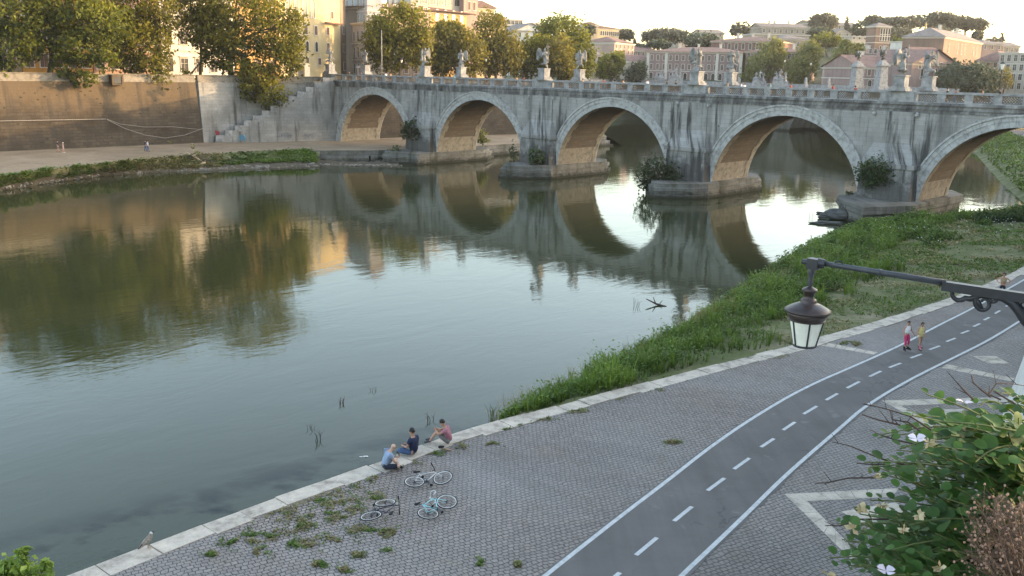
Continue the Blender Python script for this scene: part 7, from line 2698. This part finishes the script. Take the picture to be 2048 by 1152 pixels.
# driftwood heap on the far bank
b = gz(398, 333, .4)
t = thing('driftwood', 'heap of bleached driftwood branches stranded on the far bank', 'driftwood', b)
R = random.Random(14)
def dpx(x, y): 
    return gy(x, y, b.y + R.uniform(-1.2, 1.2))
mb = MB()
mb.tube([dpx(372, 304), dpx(390, 314), dpx(402, 322), dpx(411, 326)], [.06, .13, .17, .11], 7)
mb.tube([dpx(411, 325), dpx(398, 328), dpx(392, 334)], [.15, .12, .08], 7)
mb.tube([dpx(355, 333), dpx(375, 334), dpx(396, 333)], [.06, .08, .06], 6)
mb.tube([dpx(384, 286), dpx(386, 300), dpx(392, 316)], [.03, .06, .09], 6)
mb.build('trunk', M['driftwood'], t, True)
mb = MB()
for _ in range(60):
    x, y = R.uniform(330, 415), R.uniform(310, 336)
    a = R.uniform(-.6, .5)
    L = R.uniform(8, 26)
    mb.tube([dpx(x, y), dpx(x + L * cos(a) * .5, y - L * sin(a) * .5 - 2), dpx(x + L * cos(a), y - L * sin(a))], [.05, .035, .015], 4, cap=False)
mb.build('branches', M['bark'], t)
mb = MB(); leaf_cloud(mb, plx([(386, 293, 4, 6), (338, 284, 4, 3), (394, 306, 7, 5), (360, 318, 12, 5)], b.y), 260, .3, R, 6); mb.build('foliage', M['lime'], t)

# cables slung on the far wall
def wp(x, y, out=.15):
    pp = fw[2] + (-BU) * (2.0 * max(0, (gy(x, y, 165).z - 2)) / 11) + BU * (out + .1)
    return gv(x, y, (pp.x, pp.y), (BN.x, BN.y))
for k, (pts, r, lb) in enumerate((([(-40, 243.5), (0, 242), (110, 240), (212, 238)], .055, 'straight pale pipe fixed along the dark far wall'),
        ([(214, 238), (240, 248), (290, 254), (345, 253.5), (400, 259), (408, 257)], .035, 'upper slack pale cable hanging on the dark far wall'),
        ([(214, 239), (250, 257), (290, 270), (330, 276), (370, 270), (410, 255), (440, 240)], .04, 'lower slack pale cable hanging on the dark far wall'))):
    mb = MB(); mb.tube([wp(*q) for q in pts], r, 6)
    tag(mb.build('cable' if k else 'pipe', M['cable']), lb, 'cable')

# tufts between the quay stones
def quay_spot(R, x0, x1, y0, y1):
    return gz(R.uniform(x0, x1), R.uniform(y0, y1), QZ - .01)
PATCH = [(690, 970, 30, 10), (735, 955, 18, 8), (800, 925, 30, 8), (640, 1000, 40, 10), (590, 1025, 45, 10), (745, 995, 30, 12), (700, 1012, 30, 12), (660, 1030, 25, 12), (540, 1075, 30, 14), (505, 1072, 25, 12), (610, 1085, 35, 9), (460, 1085, 14, 6), (745, 1060, 40, 12), (600, 1050, 20, 9), (680, 1075, 25, 8), (520, 1105, 12, 6), (640, 1130, 12, 5), (690, 1140, 10, 4), (425, 1110, 8, 4), (715, 1110, 8, 4), (955, 860, 14, 5), (1010, 860, 12, 4), (985, 890, 10, 4), (1040, 850, 14, 4), (1080, 838, 20, 4), (1145, 822, 30, 4), (1225, 797, 16, 4), (1290, 780, 40, 4), (920, 895, 10, 6), (870, 905, 20, 6), (1345, 885, 10, 4), (1350, 755, 40, 5), (1420, 735, 40, 5), (1540, 712, 35, 6), (1035, 1130, 4, 4), (958, 1125, 5, 4), (780, 1105, 8, 4), (572, 1088, 16, 5), (720, 935, 25, 6), (1700, 688, 16, 5)]
def quay_gen(R):
    x, y, rx, ry = R.choice(PATCH)
    a = R.uniform(0, 2 * pi); q = abs(R.gauss(0, 1.05))
    p = gz(x + rx * q * cos(a), y + ry * q * sin(a), QZ - .01)
    if near_on(copf, p) is not None and (p - near_on(copf, p)).length < .85: return None
    if mnoise.noise(Vector((p.x * 2.6, p.y * 2.6, 4))) < .06: return None
    return p, R.uniform(.02, .065), .018, R.uniform(.25, .95)
weeds('weeds', 'tufts of weeds growing between the cobbles of the near quay', quay_gen, 9000, M['weed'], 15)
def quay_dry(R):
    x, y, rx, ry = R.choice(PATCH + [(745, 1066, 40, 10), (1700, 688, 18, 5), (600, 1040, 60, 25), (680, 1000, 50, 30)] * 3)
    a = R.uniform(0, 2 * pi); q = sqrt(R.random()) * 1.2
    p = gz(x + rx * q * cos(a), y + ry * q * sin(a), QZ - .01)
    if (p - near_on(copf, p)).length < .85: return None
    if mnoise.noise(Vector((p.x * 1.8, p.y * 1.8, 14))) < .05: return None
    return p, R.uniform(.02, .06), .022, R.uniform(.1, .7)
weeds('weeds', 'dry grass and litter of stalks between the cobbles', quay_dry, 7000, M['weedd'], 16)

# reeds standing in the shallows
R = random.Random(18)
for k, (x, y, n_, h, lb) in enumerate(((683, 808, 10, .35, 'small dark reed clump in the river, farthest left of the middle of the shallows'), (636, 880, 7, .5, 'tall thin reed clump standing in the river before the kerb'), (620, 858, 5, .3, 'short reed clump with a pale scrap left of the tall thin one'), (862, 842, 7, .38, 'curling reed clump just beyond the person in navy'), (748, 780, 4, .25, 'tiny reed clump far out in the shallows'), (985, 840, 16, .8, 'green reed clump at the corner where kerb and grass bank meet'), (1272, 612, 6, .6, 'thin twigs standing in the river, left of the snag'), (1622, 436, 8, 1.1, 'twigs in the bright water left of the fallen blocks'))):
    p = gz(x, y, 0)
    mb = MB()
    for _ in range(n_):
        a = R.uniform(0, 2 * pi); q = p + Vector((R.uniform(-.16, .16), R.uniform(-.2, .2), -.15))
        e_ = q + Vector((cos(a) * .25 * h, sin(a) * .2 * h, h * R.uniform(.6, 1.1) + .15))
        m2 = q.lerp(e_, .6) + Vector((0, 0, .1 * h))
        mb.tube([q, m2, e_ + Vector((cos(a), sin(a), -.3)) * .1], [.012, .01, .004], 4, cap=False)
    tag(mb.build('reed_clump', M['twig'] if k != 5 else M['stem'], at=(p.x, p.y, 0)), lb, 'reeds', 'plants standing in the shallows')
p = gz(1312, 609, 0.05)
mb = MB(); mb.tube([p + Vector((-.7, .2, .35)), p + Vector((0, 0, .05)), p + Vector((.7, -.3, -.1))], [.03, .07, .09], 6); mb.tube([p, p + Vector((-.2, .2, .5))], [.05, .02], 5); mb.tube([p + Vector((.2, -.1, 0)), p + Vector((.5, .3, .25))], [.04, .015], 5)
tag(mb.build('snag', M['twig']), 'dark snag of wood lying in the river off the grass bank', 'driftwood')
p = gz(1641, 427, 0.0)
mb = MB(); mb.blob((p.x, p.y, .08), (.5, .28, .16), 3, .3, 6)
tag(mb.build('boulder', M['wet_rock']), 'small dark stone awash in the bright water', 'boulder')
p = gz(728, 913, 0.02)
mb = MB()
R = random.Random(5)
for i in range(4):
    mb.blob((p.x + R.uniform(-.12, .12), p.y + R.uniform(-.05, .05), .01), (.09, .05, .02), i, .5, 4)
tag(mb.build('litter', M['rim']), 'scrap of pale litter floating beside the kerb', 'litter')

# ================================================================== FOREGROUND PLANTS
def round_leaf(mb, p, d, nrm, s, tone, R):
    """rounded caper leaf with a shallow fold along the midrib"""
    d = d.normalized()
    w = d.cross(nrm)
    if w.length < .05: w = d.cross(Vector((1, .3, .2)))
    w.normalize(); n_ = w.cross(d)
    fold = R.uniform(.05, .3)
    base = p
    rim = []
    for i in range(9):
        a = -pi + 2 * pi * i / 9 + pi / 9
        x = .5 + .5 * cos(a); y = .46 * sin(a)
        rim.append(base + d * s * x + w * s * y + n_ * s * abs(y) * fold - n_ * s * (x - .5) ** 2 * .25)
    c = base + d * s * .5
    o = len(mb.v)
    mb.v.extend([tuple(c)] + [tuple(q) for q in rim])
    mb.tone.extend([tone * .9] + [tone] * 9)
    for i in range(9):
        mb.f.append((o, o + 1 + i, o + 1 + (i + 1) % 9)); mb.m.append(0)

R = random.Random(44)
root = gy(2120, 1010, 2.95)
# keep the roots on the face of the wall
cap = thing('caper_bush', 'large green caper bush with rounded leaves growing from the near wall', 'bush', root)
lf = MB(); lf.usetone = True
sm = MB()
poly_b = [(1625, 1130), (1638, 1085), (1655, 1040), (1690, 975), (1725, 900), (1785, 840), (1850, 800), (1930, 790), (2000, 775), (2060, 770)]
tips = []
for i in range(330):
    f = R.random()
    k = f * (len(poly_b) - 1); a = int(min(k, len(poly_b) - 2)); fr = k - a
    ex = poly_b[a][0] + (poly_b[a + 1][0] - poly_b[a][0]) * fr
    ey = poly_b[a][1] + (poly_b[a + 1][1] - poly_b[a][1]) * fr
    s = R.random() ** .75
    tx = ex + (2110 - ex) * s * .75 + R.uniform(-12, 12)
    ty = ey + (1210 - ey) * s * .55 + R.uniform(-14, 14)
    tips.append((tx, ty, R.uniform(2.3, 3.3) + .25 * (1 - s)))
nleaf = 0
caper_ends = []
for (tx, ty, Y) in tips:
    e_ = gy(tx, ty, Y)
    st_ = gy(2090 + R.uniform(-30, 30), ty + R.uniform(10, 190), Y * R.uniform(.98, 1.05))
    mid_ = st_.lerp(e_, .55) + Vector((R.uniform(-.05, .05), R.uniform(-.08, .08), R.uniform(.0, .10)))
    pts = []
    n_ = 14
    for j in range(n_ + 1):
        t = j / n_
        pts.append(st_ * (1 - t) ** 2 + mid_ * 2 * t * (1 - t) + e_ * t * t)
    sm.tube(pts[::2], [.0042 - .0003 * j for j in range(len(pts[::2]))], 5, cap=False)
    caper_ends.append((e_, (pts[-1] - pts[-3]).normalized()))
    L = sum((b - a).length for a, b in zip(pts[:-1], pts[1:]))
    nl = int(L / .026)
    for j in range(nl):
        f = (j + .5) / nl
        if f < .12: continue
        q = f * n_; a = int(min(q, n_ - 1))
        p = pts[a].lerp(pts[a + 1], q - a)
        tg = (pts[a + 1] - pts[a]).normalized()
        side = tg.cross(Vector((0, 0, 1))).normalized() * (1 if j % 2 else -1)
        d = (side + tg * R.uniform(0, .8) + Vector((0, 0, R.uniform(-.35, .55))) + Vector((R.uniform(-.3, .3), R.uniform(-.3, .3), 0))).normalized()
        sz = R.uniform(.031, .058) * (1 - .45 * max(0, f - .7) / .3)
        pet = p + d * .012
        nrm = Vector((R.gauss(0, .45), R.gauss(-.35, .45), 1.0)).normalized()
        tone = max(.0, min(1, .30 + .42 * f + R.uniform(-.25, .25)))
        round_leaf(lf, pet, d, nrm, sz, tone, R)
        nleaf += 1
sm.build('stem', M['stem'], cap, True)
lf.build('foliage', M['caper'], cap, True)
petal_m = m_plain('white_petals', (.50, .44, .49), .6, .12, 30)
stam_m = m_plain('violet_stamens', (.42, .27, .50), .6, .2, 30)
fade_m = m_plain('faded_flower', (.38, .31, .18), .8, .25, 60)
for (x, y, Y, sz, up) in ((1834, 878, 2.45, .029, (-.15, -.1, 1)), (1930, 806, 2.55, .029, (.1, .15, 1)), (1772, 1142, 2.3, .029, (0, -.1, 1))):
    c = gy(x, y, Y)
    u_ = Vector(up).normalized()
    a_ = u_.cross(Vector((1, 0, 0))).normalized(); b_ = u_.cross(a_)
    fl_ = MB()
    for k in range(4):
        t = 2 * pi * k / 4 + .5
        d = a_ * cos(t) + b_ * sin(t)
        w_ = -a_ * sin(t) + b_ * cos(t)
        vs = [c, c + d * sz * .5 + w_ * sz * .38 + u_ * sz * .05, c + d * sz * .75 + w_ * sz * .4 + u_ * sz * .18, c + d * sz * .82 + u_ * sz * .22, c + d * sz * .75 - w_ * sz * .4 + u_ * sz * .18, c + d * sz * .5 - w_ * sz * .38 + u_ * sz * .05]
        fl_.add(vs, ((0, 1, 2, 3), (0, 3, 4, 5)))
    f_ = fl_.build('flower', petal_m, cap, False)
    stm = MB()
    for k in range(110):
        t = R.uniform(0, 2 * pi); ph = R.uniform(.05, .85)
        d = u_ * cos(ph) + (a_ * cos(t) + b_ * sin(t)) * sin(ph)
        stm.tube([c, c + d * sz * .6 + u_ * sz * .1, c + d * sz * R.uniform(1.3, 1.8)], [.0013, .0012, .0014], 3, cap=False)
    stm.build('stamen', stam_m, f_)
for (x, y, Y) in ((1722, 1016, 2.4), (1807, 1060, 2.35), (1858, 885, 2.5), (1705, 1058, 2.45), (1760, 952, 2.6), (1837, 1030, 2.4), (1655, 1148, 2.3), (1880, 1135, 2.2), (1925, 868, 2.6), (1765, 1012, 2.5)):
    c = gy(x, y, Y)
    fl_ = MB()
    for k in range(9):
        d = Vector((R.gauss(0, 1), R.gauss(0, 1), R.gauss(0, .8))).normalized()
        w_ = d.cross(Vector((R.gauss(0, 1), R.gauss(0, 1), R.gauss(0, 1)))).normalized()
        s = R.uniform(.016, .026)
        fl_.add([c, c + d * s * .5 + w_ * s * .35, c + d * s, c + d * s * .5 - w_ * s * .35], ((0, 1, 2, 3),))
    fl_.build('faded_flower', fade_m, cap)
# bare twigs sticking out of the bush
for pts in ([(1830, 935), (1760, 915), (1700, 893), (1665, 883)], [(1862, 862), (1820, 832), (1770, 818), (1728, 808)], [(1765, 955), (1700, 958), (1650, 965), (1627, 968)], [(1775, 1040), (1720, 1040), (1680, 1050), (1652, 1052)], [(1830, 890), (1790, 880), (1766, 872)], [(1800, 850), (1755, 838), (1722, 828)], [(2000, 800), (1975, 790), (1990, 768), (2030, 768), (2060, 775)], [(1980, 795), (1960, 778), (1948, 765), (1945, 752)], [(1946, 800), (1928, 780), (1915, 765)], [(1850, 870), (1815, 845), (1785, 838), (1780, 822)], [(2030, 810), (2005, 795), (1990, 782)], [(1770, 930), (1740, 931), (1715, 928)]):
    tw = MB()
    Y = R.uniform(2.4, 2.8)
    q = [gy(x + R.uniform(-3, 3), y + R.uniform(-2, 2), Y + .02 * i) for i, (x, y) in enumerate(pts)]
    tw.tube(q, [.0032 - .0006 * i for i in range(len(q))], 5)
    for _ in range(3):
        i = R.randrange(len(q) - 1)
        a = q[i].lerp(q[i + 1], R.random())
        tw.tube([a, a + Vector((R.uniform(-.05, .01), R.uniform(-.02, .02), R.uniform(-.01, .04)))], [.0016, .0007], 3)
    tw.build('twig', M['twig'], cap)

# dry brown shrub in front of it
dry = thing('dry_shrub', 'dry reddish brown twiggy shrub with seed heads at the bottom right', 'bush', gy(2110, 1180, 2.4))
tw = MB(); sd = MB()
for i in range(190):
    x, y = R.uniform(1925, 2090), R.uniform(985, 1190)
    if x < 1900 + (1150 - y) * .32: x += 60
    Y = R.uniform(1.95, 2.35)
    e_ = gy(x, y, Y)
    s_ = gy(2080 + R.uniform(-40, 60), 1230 + R.uniform(-30, 30), Y + .05)
    m2 = s_.lerp(e_, .6) + Vector((R.uniform(-.04, .04), R.uniform(-.04, .04), R.uniform(-.01, .04)))
    q = [s_, s_.lerp(m2, .5), m2, m2.lerp(e_, .6), e_]
    tw.tube(q, [.0022, .0018, .0014, .001, .0006], 3, cap=False)
    for _ in range(9):
        k = R.randrange(1, 4)
        a = q[k].lerp(q[k + 1], R.random())
        b = a + Vector((R.gauss(0, .025), R.gauss(0, .025), R.gauss(.012, .02)))
        tw.tube([a, b], [.0009, .0005], 3, cap=False)
        if R.random() < .55:
            sd.blob(b, (.0032, .0032, .0036), R.randrange(50), .3, 3)
tw.build('twig', M['dry'], dry)
sd.build('seed_head', m_plain('pale_seed_heads', (.26, .165, .12), .9, .3, 60), dry)
# ledge of the wall seen through the bush foot
# young tree top at the lower left
R = random.Random(51)
c = gy(35, 1140, 9.0)
lb = plx([(40, 1135, 34, 22), (8, 1142, 26, 26), (72, 1148, 28, 16), (48, 1108, 10, 14), (20, 1165, 50, 30), (90, 1130, 10, 10)], 9.0)
b = Vector((c.x, c.y, QZ - .02))
t = thing('young_tree', 'bright green leafy top of a young tree at the lower left corner', 'tree', b)
mb = MB(); mb.tube([b, b + Vector((.1, .1, 4.5)), c - Vector((0, 0, .5)), c], [.10, .08, .05, .02], 8)
for l, r in lb:
    mb.tube([c - Vector((0, 0, .6)), Vector(l)], [.03, .008], 5)
mb.build('trunk', M['bark'], t, True)
mb = MB(); leaf_cloud(mb, lb, 900, .075, R, 6, 0, 0, .8, .5, .30); mb.build('crown', M['fresh'], t)

# thin evening haze filling the whole valley, the photographer's side too
hz = NG('evening_haze')
vs_ = hz.n('ShaderNodeVolumeScatter')
vs_.inputs['Density'].default_value = 0.00010
vs_.inputs['Anisotropy'].default_value = 0.45
vs_.inputs['Color'].default_value = (1, .95, .90, 1)
hz.l(vs_.outputs[0], hz.out.inputs['Volume'])
hz.t.nodes.remove(hz.bsdf)
mb = MB(); mb.box((60, 430, -2.3), (1700, 1250, 140))
struct(mb.build('haze', hz.mat))

# ================================================================== SKY, SUN, CAMERA
SUN_AZ = radians(9)          # from +X towards +Y
SUN_EL = radians(8.0)
sd_ = Vector((cos(SUN_AZ) * cos(SUN_EL), sin(SUN_AZ) * cos(SUN_EL), sin(SUN_EL)))
# unseen ridge added out of view, shaped to shade the bridge and river
SH = Vector((cos(SUN_AZ), sin(SUN_AZ), 0)); LAT = Vector((-SH.y, SH.x, 0))
rows = [[], [], [], []]
b0 = B(0, 0, 0)
for lat in range(-260, 121, 20):
    s_ = lat / LAT.dot(BU)
    zs = 14.6 - .03 * (20 - s_) if s_ < 20 else 14.0 + .03 * (s_ - 20)
    D = 380
    zr = zs + (D - s_ * BU.dot(SH)) * math.tan(SUN_EL)
    if lat > 72: zr *= max(.2, 1 - (lat - 72) / 55)
    o0 = b0 + LAT * (lat - (BP - BP).dot(LAT))
    zr += 1.2 * mnoise.noise(Vector((lat * .05, 3, 1)))
    for r_, dd, k in ((rows[0], D - 130, .16), (rows[1], D - 50, .7), (rows[2], D, 1.0), (rows[3], D + 300, .8)):
        q = o0 + SH * dd
        r_.append(Vector((q.x, q.y, zr * k)))
ribbon(rows, M['hill'], 'hill', 0.2, 2, 33)  # the added shade ridge, apart from the visible hill
w = bpy.data.worlds.new('World')
scene.world = w
w.use_nodes = True
nt = w.node_tree
bg = nt.nodes['Background']
sky = nt.nodes.new('ShaderNodeTexSky')
sky.sky_type = 'NISHITA'
sky.sun_disc = False
sky.sun_elevation = SUN_EL
sky.sun_rotation = radians(90) - SUN_AZ
sky.air_density = 1.0
sky.dust_density = 2.2
sky.ozone_density = 1.0
sky.altitude = 50
hs = nt.nodes.new('ShaderNodeHueSaturation')
hs.inputs['Saturation'].default_value = 0.84
nt.links.new(sky.outputs[0], hs.inputs['Color'])
nt.links.new(hs.outputs[0], bg.inputs['Color'])
bg.inputs['Strength'].default_value = 1.05
sun = bpy.data.lights.new('sun', 'SUN')
sun.energy = 8.5
sun.angle = radians(0.5)
sun.color = (1.0, .66, .33)
so = bpy.data.objects.new('sun', sun)
COL.objects.link(so)
so.rotation_euler = (-sd_).to_track_quat('-Z', 'Y').to_euler()
so.location = (60, 60, 120)

cam = bpy.data.cameras.new('camera')
cam.sensor_fit = 'HORIZONTAL'
cam.sensor_width = 36
cam.lens = PXF / 2048 * 36
cam.clip_start = .1
cam.clip_end = 9000
co = bpy.data.objects.new('camera', cam)
COL.objects.link(co)
co.matrix_world = Matrix(((_R.x, _U.x, -_F.x, 0), (_R.y, _U.y, -_F.y, 0), (_R.z, _U.z, -_F.z, CAMZ), (0, 0, 0, 1)))
scene.camera = co
scene.view_settings.view_transform = 'Standard'
scene.view_settings.look = 'None'
scene.view_settings.exposure = 0
scene.view_settings.gamma = 1
scene.cycles.max_bounces = 6
scene.cycles.transparent_max_bounces = 8
scene.cycles.use_denoising = True
for o in bpy.data.objects:
    if '_loc' in o: del o['_loc']
